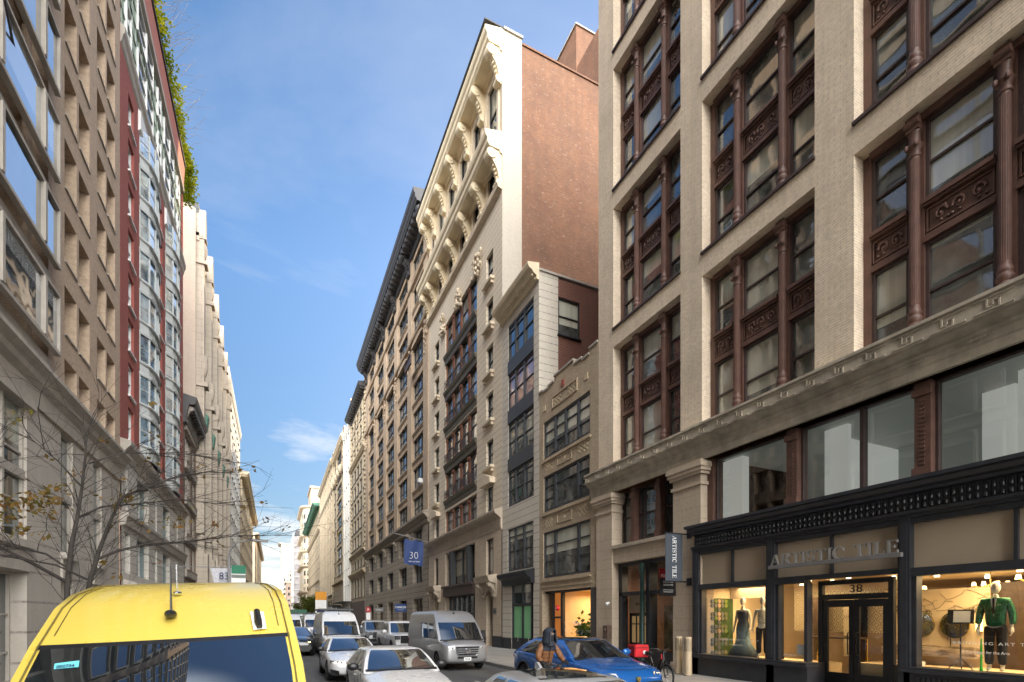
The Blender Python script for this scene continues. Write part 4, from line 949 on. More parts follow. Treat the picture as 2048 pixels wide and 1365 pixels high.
for i in range(13):
    for k in range(4):
        link('window', WCACHE.get('tw') or WCACHE.setdefault('tw', MB().box(-1.1,1.1,-.08,.1,0,2.6).mesh('window', M['gleft'])), b.o, (7.5+k*3.2-5, 519.85-b.c[1], 10+i*4.4))
b = Bld('low_brick_row', 'small reddish brick houses at the foot of the distant tower', 8.0, 1, 440, 470)
b.part('wall', MB().box(8,28,440,470,0,30), M['brownstone']); b.part('cornice', MB().box(7,28.4,439.4,470,30,31.5), M['sandf2'])
for i in range(5):
    for k in range(3): link('window', WCACHE.get('rb') or WCACHE.setdefault('rb', MB().box(-.7,.7,-.08,.1,0,2.2).mesh('window', M['gdark'])), b.o, (2+k*3.0, 439.95-b.c[1], 6+i*4.6))

# ================================================================== LEFT SIDE (X = -6.3)
b = Bld('beige_brick_building', 'large beige brick building with concrete slab balconies and deep set windows on the left', XL, -1, -34.0, 28.05)
OPN = []
for i in range(14):
    zt = 10.70+2.43*i; OPN.append((zt-1.65, zt))
CO = [(21.45,22.58),(22.8,23.95),(24.83,25.92),(26.12,27.28)]
ops = [(a,d,max(z0,9.5),z1,.75) for a,d in CO for z0,z1 in OPN]
b.part('wall', wall(MB(), XL, -1, 20.13, 28.05, 8.2, 46, ops, .75), M['beigebrick'])
for o in ops: window(b,o[0],o[1],o[2],o[3],.70,(),(.5,),M['concplain'],M['gleft'],far=True)
sl = MB()
for a,d,z0,z1,_ in ops: sl.box(XL-.1,XL+.05,a,d,z0-.005,z0+.05)
b.split('sill', sl, M['concplain'])
b.part('pier_return', MB().quad((XL,20.13,8.2),(XL-1.2,20.13,8.2),(XL-1.2,20.13,46),(XL,20.13,46)), M['beigebrick'])
# slab section: windows set back 0.35, slabs carried across
XW = XL-.38
secs = [(12.4,19.95),(4.2,11.8),(-4.0,3.6),(-12.2,-4.6),(-20.4,-12.8),(-28.6,-21.0)]
for si,(y0,y1) in enumerate(secs):
    ops = [(y0+.05,y1-.15,10.05+2.63*i-.0,10.05+2.63*i+1.85) for i in range(13)]
    b.part('bay_wall', wall(MB(), XW, -1, y0-.6, y1+.18, 9.0, 46, ops, .12), M['beigebrick'])
    for k,o in enumerate(ops): window(b,*o,.10,(.16,.5,.84),(),M['concplain'],M['gleft'],far=si > 0,ft=.09,extra=-.38)
    b.split('slab', (lambda m: [m.box(XW,XL+.12,y0-.1,y1-.05,9.48+2.63*i,9.95+2.63*i) for i in range(14)] and m)(MB()), M['concplain'])
pr = MB()
for y0,y1 in secs: pr.box(XL-.5,XL,y0-.62,y0-.12,9.2,46)
b.split('brick_pier', pr, M['beigebrick'])
b.profile('cornice', [(0,8.25),(.06,8.25),(.06,8.75),(.22,8.9),(.26,9.05),(.45,9.2),(.45,9.32),(0,9.42)], M['concplain'], -34, 28.05)
bays = [(21.2,22.3),(24.45,25.5),(12.4,18.7),(4.2,10.6),(-4,2.4),(-12.2,-6),(-20,-14)]
ops = [(a,d,4.25,8.2,.26) for a,d in bays]+[(a,d,.3,3.4,.7) for a,d in bays]
b.part('concrete_base', wall(MB(), XL-.02, -1, -34, 28.05, 0, 8.25, ops, .55), M['conc'])
for a,d,z0,z1,_ in ops:
    wide = d-a > 3
    window(b,a,d,z0,z1,.22 if z0 > 1 else .5,(.2,.5,.8) if wide else (),((.28,0,1),(.62,0,1)) if wide else (.5,),M['concplain'],M['gbase'] if z0 > 1 else M['gdark'],ft=.07)
for a,d in bays:
    hd = MB()
    hd.box(XL-.3,XL+.14,a-.2,d+.2,8.0,8.22) if d-a > 3 else None
    hd.box(XL-.4,XL+.18,a-.1,d+.12,4.05,4.25); hd.box(XL-.4,XL+.05,a-.05,d+.05,3.42,4.05); hd.box(XL-.45,XL-.05,a,d,6.0,6.25)
    b.part('concrete_lintel', hd, M['concplain'])
b.shell(46, 16, M['beigebrick'])
# ---- cherry brick building with white bay windows and copper mansard -------------------
b = Bld('cherry_brick_building', 'cherry red brick building with white curved bay windows and pale green copper mansard', XL, -1, 28.1, 45.3)
RWS = [19.5+2.05*i for i in range(-4,4)]
W = [(29.5,30.55),(36.4,37.5),(43.0,43.9)]
ops = [(a,d,z-.0,z+1.55) for a,d in W for z in [10.6+2.13*i for i in range(8)]]
b.part('wall', wall(MB(), XL, -1, 28.1, 45.3, 9.9, 28.2, ops, .3), M['cherry'])
for o in ops: window(b,*o,.24,(),(.5,),M['white'],M['gleft'],far=True,ft=.07,sill=.1)
def bay(y0, y1, z0, n):
    def ring(z, o=0.0):
        return [(XL-.02,y0-o,z),(XL+.30+o,y0+.55,z),(XL+.42+o,(y0+y1)/2-.35,z),(XL+.42+o,(y0+y1)/2+.35,z),(XL+.30+o,y1-.55,z),(XL-.02,y1+o,z)]
    for i in range(n):
        z = z0+2.13*i
        mb = MB(); mb.grid([ring(z),ring(z+.62)]); mb.grid([ring(z-.06,.10),ring(z+.06,.14),ring(z+.14,.03)]); mb.grid([ring(z+.55,.03),ring(z+.62,.12),ring(z+.70,.10),ring(z+.72,0)])
        mb.poly(ring(z+.72)); p = b.part('bay_apron', mb, M['bayframe'])
        r0, r1 = ring(z+.70), ring(z+2.1)
        fr = MB()
        for k in range(6): fr.tube([r0[k], r1[k]], .06, 4)
        for k in range(5):
            m0 = [(r0[k][j]+r1[k][j])/2 for j in range(3)]; m1 = [(r0[k+1][j]+r1[k+1][j])/2 for j in range(3)]
            if k != 2: fr.tube([m0,m1],.03,4)
        w_ = b.part('window', fr, M['bayframe'])
        for k in range(5):
            g = MB(); g.quad(r0[k],r0[k+1],r1[k+1],r1[k]); off(g,*b.c); g.build('pane', M['baysky'], w_)
bay(31.7,35.1,10.4,8); bay(38.5,41.75,10.4,8)
b.profile('mansard_cornice', [(0,28.0),(.06,28.1),(.1,28.35),(.18,28.5),(.2,28.75),(0,28.9)], M['concplain'])
b.profile('white_swag', [(0,26.9),(.12,27.0),(.12,27.9),(0,28.0)], M['white'], 31.4, 35.4); b.profile('white_swag', [(0,26.9),(.12,27.0),(.12,27.9),(0,28.0)], M['white'], 38.2, 42.1)
ops = [(a,d,z,z+1.7,.4) for z in (29.6,32.2) for a,d in ((29.4,30.3),(31.6,35.2),(36.5,37.4),(38.5,41.8),(43.2,44.0))]
b.part('copper_mansard', wall(MB(), XL-.15, -1, 28.1, 45.3, 28.8, 34.6, ops, .4), M['copper'])
cb = MB()
for i in range(26): cb.box(XL-.15,XL-.10,28.2+i*.66,28.24+i*.66,28.9,34.4)
for q in range(6): cb.box(XL-.15,XL-.09,28.1,45.3,29.4+q*.9,29.44+q*.9)
b.part('copper_seam', cb, M['copper'])
for o in ops: window(b,*o[:4],.3,(.5,) if o[1]-o[0] > 2 else (),(.5,),M['white'],M['gleft'],far=True,extra=-.15)
b.profile('dormer_hood', [(-.1,34.2),(.08,34.25),(.08,34.6),(-.1,34.7)], M['concplain'])
b.profile('red_fascia', [(-.1,34.7),(.05,34.75),(.12,36.1),(-.3,36.2)], M['coralpaint'])
b.part('roof_edge', MB().box(XL-.3,XL+.2,28.1,45.3,36.2,36.32), M['darkcorn'])
ops = [(28.75,29.15,7.1,9.1),(30.93,33.5,7.15,9.05),(35.2,35.6,7.1,9.1),(37.4,39.6,7.15,9.05),(42.2,42.6,7.1,9.1),(28.65,29.6,4.2,6.1),(30.9,33.5,4.2,6.1),(35.1,35.7,4.2,6.1),(37.4,39.6,4.2,6.1),(42.0,42.6,4.2,6.1)]
b.part('stone_base', wall(MB(), XL+.05, -1, 28.1, 45.3, 0, 9.5, ops, .3), M['conc2'])
for o in ops: window(b,*o,.25,(.6,) if o[1]-o[0] > 2 else (),((.4,.6,1),) if o[1]-o[0] > 2 else (),M['greenframe'],M['gleft'],extra=.05)
b.profile('base_cornice', [(0,9.35),(.12,9.4),(.18,9.7),(.4,9.95),(.42,10.15),(0,10.25)], M['concplain'])
b.profile('belt_course', [(0,6.3),(.2,6.35),(.25,6.7),(.32,6.75),(.32,6.9),(0,6.95)], M['concplain'])
b.profile('door_pediment', [(.05,3.3),(.5,3.4),(.55,3.7),(.05,3.9)], M['concplain'], 28.4, 34.0)
b.shell(36.2, 15, M['cherry'])
# ---- low building with dark bracketed cornice
b = Bld('brown_loft_building', 'low brown brick loft building with a dark bracketed cornice on the left', XL, -1, 45.35, 52.0)
ops = [(46.2,49.2,z,z+1.9) for z in (.4,3.2,6.0,8.8,11.6,14.4)]+[(49.9,51.6,z,z+1.9) for z in (.4,3.2,6.0,8.8,11.6,14.4)]
b.part('wall', wall(MB(), XL, -1, 45.35, 52.0, 0, 18.0, ops, .3), M['brownbrick'])
for o in ops: window(b,*o,.22,(.33,.67),(.5,),M['concplain'],M['gleft'],far=True)
for z in (2.5,5.3,8.1,10.9,13.7,16.6): b.profile('spandrel', [(0,z),(.15,z+.05),(.15,z+.5),(.2,z+.6),(0,z+.65)], M['concplain'], 46, 51.8)
def mo(mb):
    for i in range(11): mb.box(XL+.2,XL+.75,45.5+i*.63,45.8+i*.63,17.95,18.25)
b.profile('cornice', [(0,16.9),(.2,17.0),(.3,17.9),(.4,18.3),(.75,18.35),(.85,18.6),(.9,18.9),(0,19.1)], M['darkcorn'], 45.2, 52.2, extra=mo)
for y in (45.7,51.6): b.put('bracket', console(.35,1.3,.6,M['concplain']), y, 18.3)
b.shell(18.2, 14, M['brownbrick'])
# ---- tall pale building with sunlit pilasters
b = Bld('pale_pilaster_building', 'tall pale stone building whose sunlit pilasters step along the left skyline', XL, -1, 52.05, 84.0)
by = [(y+d_, y+d_+1.15) for y in (53.3,59.0,64.7,70.4,76.1) for d_ in (.5,2.0,3.5)]
rows = grid_rows(10.6,2.75,9,1.95)
ops = [(a,d,p,q) for a,d in by for p,q in rows]
b.part('wall', wall(MB(), XL, -1, 52.05, 84.0, 0, 35.6, ops, .35), M['palewall'])
for o in ops: window(b,*o,.28,(),(.5,),M['greenframe'],M['gleft'],far=True,sill=.12)
for i in range(6):
    y = 52.7+i*5.7; z = 38.4-.45*i
    p = MB(); p.box(XL,XL+.62,y-.42,y+.42,9.6,z-2.6); p.prism([(y-.5,z-2.6),(y+.5,z-2.6),(y+.5,z-1.0),(y+.3,z-.5),(y+.12,z),(y-.12,z),(y-.3,z-.5),(y-.5,z-1.0)],'x',XL,XL+.72)
    p.box(XL,XL+.85,y-.55,y+.55,z-5.0,z-4.7); p.box(XL,XL+.78,y-.48,y+.48,z-2.75,z-2.55); p.sphere((XL+.62,y,z-3.6),(.22,.34,.75),10,8)
    p.sphere((XL+.6,y,24.6),(.28,.42,1.0),10,8); p.box(XL,XL+.9,y-.55,y+.55,22.6,23.0)
    b.part('pilaster', p, M['palewall'])
    if i < 5:
        b.part('copper_oriel', MB().prism([(XL,19.6),(XL+.5,19.8),(XL+.65,21.0),(XL,21.6)],'y',y+2.3,y+3.4), M['green'])
        b.part('teal_shopfront', MB().box(XL,XL+.2,y+.9,y+4.8,.3,5.8), M['tealpaint'])
        b.part('window_arch', MB().prism([(y+.9+3.9*k/10, 6.6+1.7*math.sin(PI*k/10)) for k in range(11)],'x',XL-.02,XL+.05), M['greenframe'])
    b.part('entrance_pier', MB().box(XL,XL+.9,y-.6,y+.6,0,7.8).box(XL,XL+.65,y-.42,y+.42,7.8,8.9).sphere((XL+.34,y,9.2),(.34,.4,.45)), M['palewall'])
sc = MB()
for i in range(31): sc.box(XL,XL+.25,52.2+i,52.7+i,35.4,36.1)
b.part('parapet_crest', sc, M['palewall'])
b.shell(35.5, 16, M['palebrick'])
b.part('roof_tank_box', MB().box(XL-.5,XL+.2,52.4,54.0,35.6,38.8), M['greyiron'])
b.part('side_parapet', MB().prism([(XL,35.5),(XL-7,35.5),(XL-7,42.0),(XL-1.1,38.6),(XL,38.0)],'y',52.06,52.4), M['palebrick'])
f = far_building('plain_white_building', 'plain white fronted building catching the sun on the left', 84.05, 114.2, 38.6, M['whitet'], grid_bays(85,113.5,8,1.4), grid_rows(5,3.3,10,2.0), X=XL, sg=-1, cornout=.3, gm=M['gleft'])
f = far_building('ornate_corner_building', 'ornate sandstone building with sunlit carved cornice at the far left corner', 114.25, 176.0, 31.4, M['sandf'], grid_bays(115,175,12,2.2), grid_rows(4,3.7,6,2.6), X=XL, sg=-1, corn=30.0, cornm=M['creamcorn'], cornout=1.6, gm=M['gleft'])
orn = MB(); rnd = random.Random(9)
for i in range(300): orn.sphere((XL+.1, 115+rnd.random()*60, 26.5+rnd.random()*3.4),(.2,.36,.36),7,5)
f.part('carved_frieze', orn, M['creamcorn'])
f = far_building('far_left_building', 'plain sandstone building beyond the far left corner', 205, 300, 33, M['sandf2'], grid_bays(206,299,10,3), grid_rows(4,4.2,6,2.8), X=-6.6, sg=-1, cornout=1.4, gm=M['gleft'])
f = far_building('domed_left_building', 'small ornate building low on the left at the end of the street', 330, 380, 22, M['creamplain'], grid_bays(331,379,6,4), grid_rows(4,4.2,4,2.8), X=-6.0, sg=-1, cornout=1.4, gm=M['gleft'])

# ================================================================== GROUND
def struct(name, mb, mat): return tag(mb.build(name, mat), kind='structure')
struct('ground', MB().quad((-900,-700,-.02),(900,-700,-.02),(900,1500,-.02),(-900,1500,-.02)), M['asphaltfar'])
struct('road', MB().quad((-1.9,-60,0),(8.7,-60,0),(8.7,600,0),(-1.9,600,0)), M['asphalt'])
for nm,y0,y1 in (('pavement',-60,237),('pavement',262,600)):
    struct('pavement', MB().prism([(8.86,-.01),(8.86,.145),(13.5,.245),(13.5,-.01)],'y',y0,y1), M['sidewalk'])
    struct('kerb', MB().prism([(8.7,-.01),(8.7,.13),(8.72,.15),(8.86,.15),(8.86,-.01)],'y',y0,y1), M['kerb'])
for nm,y0,y1 in (('pavement',-60,178),('pavement',203,600)):
    struct('pavement', MB().prism([(-2.06,-.01),(-2.06,.145),(-7.0,.245),(-7.0,-.01)],'y',y0,y1), M['sidewalk'])
    struct('kerb', MB().prism([(-1.9,-.01),(-1.9,.13),(-1.92,.15),(-2.06,.15),(-2.06,-.01)],'y',y0,y1), M['kerb'])
mk = MB()
for k in range(7): mk.box(5.75,5.87,12+k*6.0,14.6+k*6.0,.003,.008)
struct('road_marking', MB().quad((6.05,-20,.005),(6.17,-20,.005),(6.17,16,.005),(6.05,16,.005)), M['roadpaint'])
cov = MB(); cov.lathe([(0,.006),(.36,.006),(.36,.012),(0,.012)],(5.0,15.2,0),24)
tag(cov.build('manhole_cover', M['castiron']), 'round iron manhole cover in the asphalt beside the silver van', 'manhole cover')
# ================================================================== VEHICLES (front towards -Y, x across, origin on the road)
def body_loft(st):
    mb = MB(); rows = []
    for (y, w, zl, zs, zt) in st:
        h = [(.70*w,zl),(.92*w,zl+.03),(.985*w,zl+.16),(w,zl+(zs-zl)*.45),(.992*w,zl+(zs-zl)*.78),(.965*w,zs-.015),(.90*w,zs+.25*(zt-zs)),(.60*w,zt),(.25*w,zt+.012)]
        rows.append([(x,y,z) for x,z in h]+[(-x,y,z) for x,z in reversed(h)])
    mb.grid(rows, True)
    n = len(rows[0]); mb.f.append(list(range(n))); mb.m.append(0); k = (len(rows)-1)*n; mb.f.append([k+i for i in range(n)][::-1]); mb.m.append(0)
    return mb

def make_body(root, st, mats, wheels, rw, arch=1.13):
    """lofted body with wheel arches cut out"""
    bm_ = body_loft(st); me = bm_.mesh('body', mats)
    bm = bmesh.new(); bm.from_mesh(me); bmesh.ops.recalc_face_normals(bm, faces=bm.faces); bm.to_mesh(me); bm.free()
    o = link('body', me, root)
    s = o.modifiers.new('s', 'SUBSURF'); s.levels = s.render_levels = 2
    evaluated(o)
    for p in o.data.polygons: p.use_smooth = True
    cm = MB(); cm.mi = 1
    for (x, y) in wheels:
        cm.lathe([(rw*arch, x-.34 if x > 0 else x-.16), (rw*arch, x+.16 if x > 0 else x+.34)], (0, y, rw), 28, 'x')
    cme = cm.mesh('cutter', mats); bm = bmesh.new(); bm.from_mesh(cme); bmesh.ops.recalc_face_normals(bm, faces=bm.faces); bm.to_mesh(cme); bm.free()
    c = link('cutter', cme, root)
    m = o.modifiers.new('b', 'BOOLEAN'); m.operation = 'DIFFERENCE'; m.object = c; m.solver = 'EXACT'
    bpy.context.view_layer.update(); evaluated(o)
    bpy.data.objects.remove(c)
    bm = bmesh.new(); bm.from_mesh(o.data)
    for e in bm.edges:
        if len(e.link_faces) == 2 and e.calc_face_angle(0) > R(38): e.smooth = False
    bm.to_mesh(o.data); bm.free()
    return o

WHEEL = {}
def add_wheel(root, x, y, r, w=.23, spokes=10, rim=None):
    key = (r, w, spokes, (rim or M['alloy']).name)
    if key not in WHEEL:
        t = MB(); t.lathe([(r*.62,-w/2),(r*.93,-w/2),(r*.99,-w/2+.03),(r,0),(r*.99,w/2-.03),(r*.93,w/2),(r*.62,w/2)], (0,0,0), 30, 'x')
        k = MB(); k.lathe([(r*.64,-w/2+.02),(r*.66,-w/2-.005),(r*.60,-w/2+.01),(r*.58,w/2-.06)], (0,0,0), 30, 'x')
        k.lathe([(0,-w/2+.0),(r*.13,-w/2+.005),(r*.16,-w/2+.03),(r*.16,-w/2+.09)], (0,0,0), 14, 'x')
        for i in range(spokes):
            a = 2*PI*i/spokes; ca, sa = math.cos(a), math.sin(a)
            k.tube([(-w/2+.03, r*.12*ca, r*.12*sa), (-w/2+.025, r*.62*ca, r*.62*sa)], [.035,.022], 5)
        d = MB(); d.lathe([(0,.0),(r*.6,.0),(r*.6,.02),(0,.02)], (0,0,0), 24, 'x')
        WHEEL[key] = (t.mesh('tyre', M['rubber'], True, 50), k.mesh('rim', rim or M['alloy'], True, 40), d.mesh('brake_disc', M['blackplastic']))
    t, k, d = WHEEL[key]
    wd = link('wheel', d, root, (x, y, r), 0 if x < 0 else PI)
    link('tyre', t, wd); link('rim', k, wd); return wd

def ring(lv, n=10):
    """outline of one cabin level (z, w, yf, yr, bf, br): front, right side, rear, left side, n points each"""
    z, w, yf, yr, bf, br = lv; p = []
    for i in range(n): t = i/n; x = w*(2*t-1); p.append((x, yf-bf*(1-(2*t-1)**2), z))
    for i in range(n): t = i/n; p.append((w*(1+.018*math.sin(PI*t)), yf+(yr-yf)*t, z))
    for i in range(n): t = i/n; x = w*(1-2*t); p.append((x, yr+br*(1-(2*t-1)**2), z))
    for i in range(n): t = i/n; p.append((-w*(1+.018*math.sin(PI*t)), yr+(yf-yr)*t, z))
    return p
def lerp(a, b, t): return tuple(x+(y-x)*t for x, y in zip(a, b))
def level_at(lv, s):
    s = max(0, min(len(lv)-1, s)); i = min(int(s), len(lv)-2); return lerp(lv[i], lv[i+1], s-i)
def cab_patch(lv, side, t0, t1, s0, s1, o=.012, n=10, m=8, lean=0.0):
    """a panel lying just proud of the cabin skin; lean shears its t range with height"""
    rows = []
    for j in range(m+1):
        s = s0+(s1-s0)*j/m; z, w, yf, yr, bf, br = level_at(lv, s); r = []
        for i in range(n+1):
            t = t0+(t1-t0)*i/n + lean*(j/m)*(1-2*i/n)
            if side == 'F': x = w*(2*t-1); p = (x, yf-bf*(1-(2*t-1)**2)-o, z+o*.4)
            elif side == 'B': x = w*(2*t-1); p = (x, yr+br*(1-(2*t-1)**2)+o, z+o*.4)
            else: g = 1 if side == 'R' else -1; p = (g*(w*(1+.018*math.sin(PI*t))+o), yf+(yr-yf)*t, z)
            r.append(p)
        rows.append(r)
    return MB().grid(rows)
def make_cabin(root, lv, mat, name='cabin'):
    mb = MB(); mb.grid([ring(l) for l in lv], True)
    return mb.build(name, mat, root, smooth=True, ang=42)

def frame_strip(rows_mb, mat): pass
def mirror(root, x, y, z, mat, sc=1.0):
    g = 1 if x > 0 else -1; m = MB()
    m.sphere((x+g*.13*sc, y, z+.03), (.13*sc, .06*sc, .085*sc), 12, 8); m.tube([(x-g*.05,y+.03,z-.05),(x+g*.08*sc,y,z)], .025, 6)
    o = m.build('wing_mirror', mat, root, smooth=True, ang=60)
    g2 = MB(); g2.sphere((x+g*.13*sc, y+.045*sc, z+.03), (.10*sc, .02, .062*sc), 10, 6); g2.build('mirror_glass', M['cglassd'], o, smooth=True)
    return o
def plate(root, y, z, txt='', w=.31, h=.155, x=0):
    p = MB().box(x-w/2, x+w/2, y-.012, y, z, z+h).build('number_plate', M['whitepaint'], root)
    if txt:
        t = text_mesh(txt, h*.62, .002, M['navy'], .8); link('lettering', t, p, (x, y-.016, z+h*.28))
    return p
def handle(root, x, y, z, mat, g):
    return MB().tube([(x,y-.09,z),(x+g*.035,y-.07,z+.004),(x+g*.035,y+.07,z+.004),(x,y+.09,z)], .014, 6).build('door_handle', mat, root, smooth=True)
def seam(root, pts, r=.006):
    m = MB()
    for p in pts: m.tube(p, r, 4)
    return m.build('door_seam', M['blackplastic'], root)
def side_x(st, y, z):
    """half width of the lofted body at (y,z)"""
    for a, c in zip(st, st[1:]):
        if a[0] <= y <= c[0]:
            t = (y-a[0])/(c[0]-a[0]); w, zl, zs = (a[k]+(c[k]-a[k])*t for k in (1,2,3)); break
    else: w, zl, zs = st[-1][1:4]
    q = (z-zl)/(zs-zl)
    return w*(.985 if q < .2 else 1.0 if q < .55 else .992 if q < .8 else .968)-.006
def side_line(st, ys, zs, g): return [(g*side_x(st,y,z), y, z) for y, z in zip(ys, zs)]

SEDAN = [(-2.44,.52,.34,.50,.53),(-2.40,.70,.26,.60,.63),(-2.24,.84,.20,.68,.74),(-1.95,.90,.18,.74,.82),(-1.5,.925,.17,.80,.885),(-1.0,.93,.17,.86,.95),(-.6,.93,.17,.90,.985),(.3,.93,.17,.93,.97),(1.2,.925,.17,.95,.99),(1.8,.905,.18,.97,1.04),(2.2,.87,.2,.95,1.03),(2.40,.78,.28,.88,.97),(2.44,.6,.42,.76,.82)]
SEDCAB = [(.90,.86,-.92,1.98,.16,.10),(1.0,.835,-.74,1.80,.16,.09),(1.2,.745,-.40,1.44,.14,.07),(1.34,.66,-.14,1.20,.12,.06),(1.385,.60,-.03,1.08,.11,.05),(1.412,.48,.10,.95,.09,.04),(1.425,.25,.3,.75,.05,.02),(1.428,.02,.5,.6,.0,.0)]
def sedan(name, label, loc, mat, rotz=0, mirror_mat=None, grille='wide', lights=None, group=None, sunroof=False, sc=(1,1,1), txt=''):
    r = thing(name, label, 'car', loc, rotz, group); st = SEDAN; cab = SEDCAB
    make_body(r, st, [mat, M['blackplastic']], [(-.93,-1.45),(.93,-1.45),(-.93,1.42),(.93,1.42)], .335)
    for x in (-.80,.80):
        for y in (-1.45,1.42): add_wheel(r, x, y, .335)
    make_cabin(r, cab, mat)
    ws = cab_patch(cab,'F',.045,.955,.75,3.55,.014).build('windscreen', M['cglass'], r, smooth=True)
    cab_patch(cab,'F',.02,.98,.4,.8,.016).build('cowl', M['blackplastic'], r, smooth=True)
    for k in (0,1): MB().tube([(-.55+.62*k,-1.02+.0,1.0),(-.30+.62*k,-.97,1.015),(.10+.5*k,-.90,1.04)], .012, 5).build('wiper', M['blackplastic'], r)
    for s in 'LR':
        cab_patch(cab,s,.13,.50,1.05,3.4,.012,lean=.04).build('side_window', M['cglassd'], r, smooth=True)
        cab_patch(cab,s,.535,.86,1.05,3.4,.012,lean=.05).build('side_window', M['cglassd'], r, smooth=True)
        g = 1 if s == 'R' else -1
        seam(r, [side_line(st,[-.78,-.82,-.70],[.35,.7,.9],g), side_line(st,[.33,.33,.30],[.35,.7,.92],g), side_line(st,[1.15,1.35,1.42],[.5,.75,.95],g), side_line(st,[-.78,0,.33,1.0],[.34,.33,.33,.36],g)])
        handle(r, g*side_x(st,.05,.82), .05, .80, mat, g); handle(r, g*side_x(st,1.05,.84), 1.05, .82, mat, g)
        mirror(r, g*.90, -.52, 1.0, mirror_mat or mat)
    cab_patch(cab,'B',.08,.92,.9,3.3,.012).build('rear_window', M['cglass'], r, smooth=True)
    for g in (-1,1):
        h = MB(); h.grid([[(g*.40,-2.345,.60),(g*.58,-2.32,.60),(g*.74,-2.25,.615),(g*.86,-2.08,.64)],[(g*.40,-2.30,.665),(g*.58,-2.275,.69),(g*.74,-2.18,.715),(g*.87,-1.98,.735)]])
        off(h,0,.045,0); hl = h.build('headlight', M['headglass'], r, smooth=True)
        if lights:
            q = MB()
            for k in range(3): q.sphere((g*(.46+.13*k),-2.36+.035*k,.645+.014*k),(.035,.02,.026),8,6)
            q.build('lamp', lights, hl)
        d = MB(); d.grid([[(g*.60,-2.42,.24),(g*.86,-2.26,.30)],[(g*.62,-2.42,.40),(g*.875,-2.2,.46)]]); off(d,0,.03,0); d.build('air_intake', M['blackplastic'], r)
        t = MB(); t.box(min(g*.5,g*.82),max(g*.5,g*.82),2.38,2.43,.78,.90); t.build('tail_light', M['taillight'], r)
    gr = MB()
    if grille == 'spindle':
        gr.mi = 1; gr.prism([(-.36,.64),(.36,.64),(.22,.47),(.46,.20),(-.46,.20),(-.22,.47)],'y',-2.475,-2.40); gr.mi = 0
        for k in range(13):
            z = .225+.031*k; w = .44-(z-.2)*.85 if z < .47 else .22+(z-.47)*.8; gr.box(-w,w,-2.485,-2.47,z,z+.012)
    else:
        gr.mi = 1; gr.prism([(-.42,.56),(.42,.56),(.34,.50),(.62,.22),(-.62,.22),(-.34,.50)],'y',-2.465,-2.40); gr.mi = 0
        for k in range(7): gr.box(-.5,.5,-2.475,-2.46,.25+.033*k,.262+.033*k)
    gr.build('grille', [M['chrome'], M['blackplastic']], r)
    MB().lathe([(.055,-2.49),(.07,-2.49),(.07,-2.47),(.055,-2.47)],(0,0,.575),20,'y').build('emblem', M['chrome'], r)
    plate(r, -2.485, .30, txt)
    if sunroof:
        m = MB(); m.grid([[(-.46,-.02,1.402),(0,-.06,1.424),(.46,-.02,1.402)],[(-.40,.5,1.435),(0,.5,1.447),(.40,.5,1.435)],[(-.40,.95,1.425),(0,.98,1.437),(.40,.95,1.425)]]); m.build('sunroof', M['cglass'], r, smooth=True)
        MB().prism([(1.05,1.40),(1.32,1.37),(1.28,1.49),(1.22,1.49)],'x',-.02,.02).build('antenna_fin', mat, r)
    r.scale = sc
    return r

VAN = [(-2.98,.70,.42,.86,.92),(-2.95,.84,.34,.98,1.04),(-2.82,.93,.28,1.05,1.12),(-2.55,.985,.25,1.10,1.20),(-2.25,1.0,.24,1.15,1.24),(-1.5,1.005,.24,1.18,1.22),(0,1.005,.24,1.18,1.22),(1.8,1.005,.26,1.18,1.22),(2.7,1.0,.32,1.18,1.22),(2.92,.98,.36,1.17,1.2),(2.96,.93,.4,1.15,1.18)]
VANCAB = [(1.15,.985,-2.32,2.95,.20,.02),(1.35,.975,-2.14,2.95,.20,.02),(1.70,.95,-1.83,2.95,.19,.02),(1.955,.912,-1.58,2.94,.18,.02),(2.25,.86,-1.24,2.92,.16,.02),(2.37,.815,-1.02,2.90,.15,.02),(2.445,.74,-.80,2.85,.13,.02),(2.485,.60,-.55,2.78,.1,.02),(2.50,.34,-.3,2.6,.06,.0),(2.505,.02,0,2.4,0,0)]
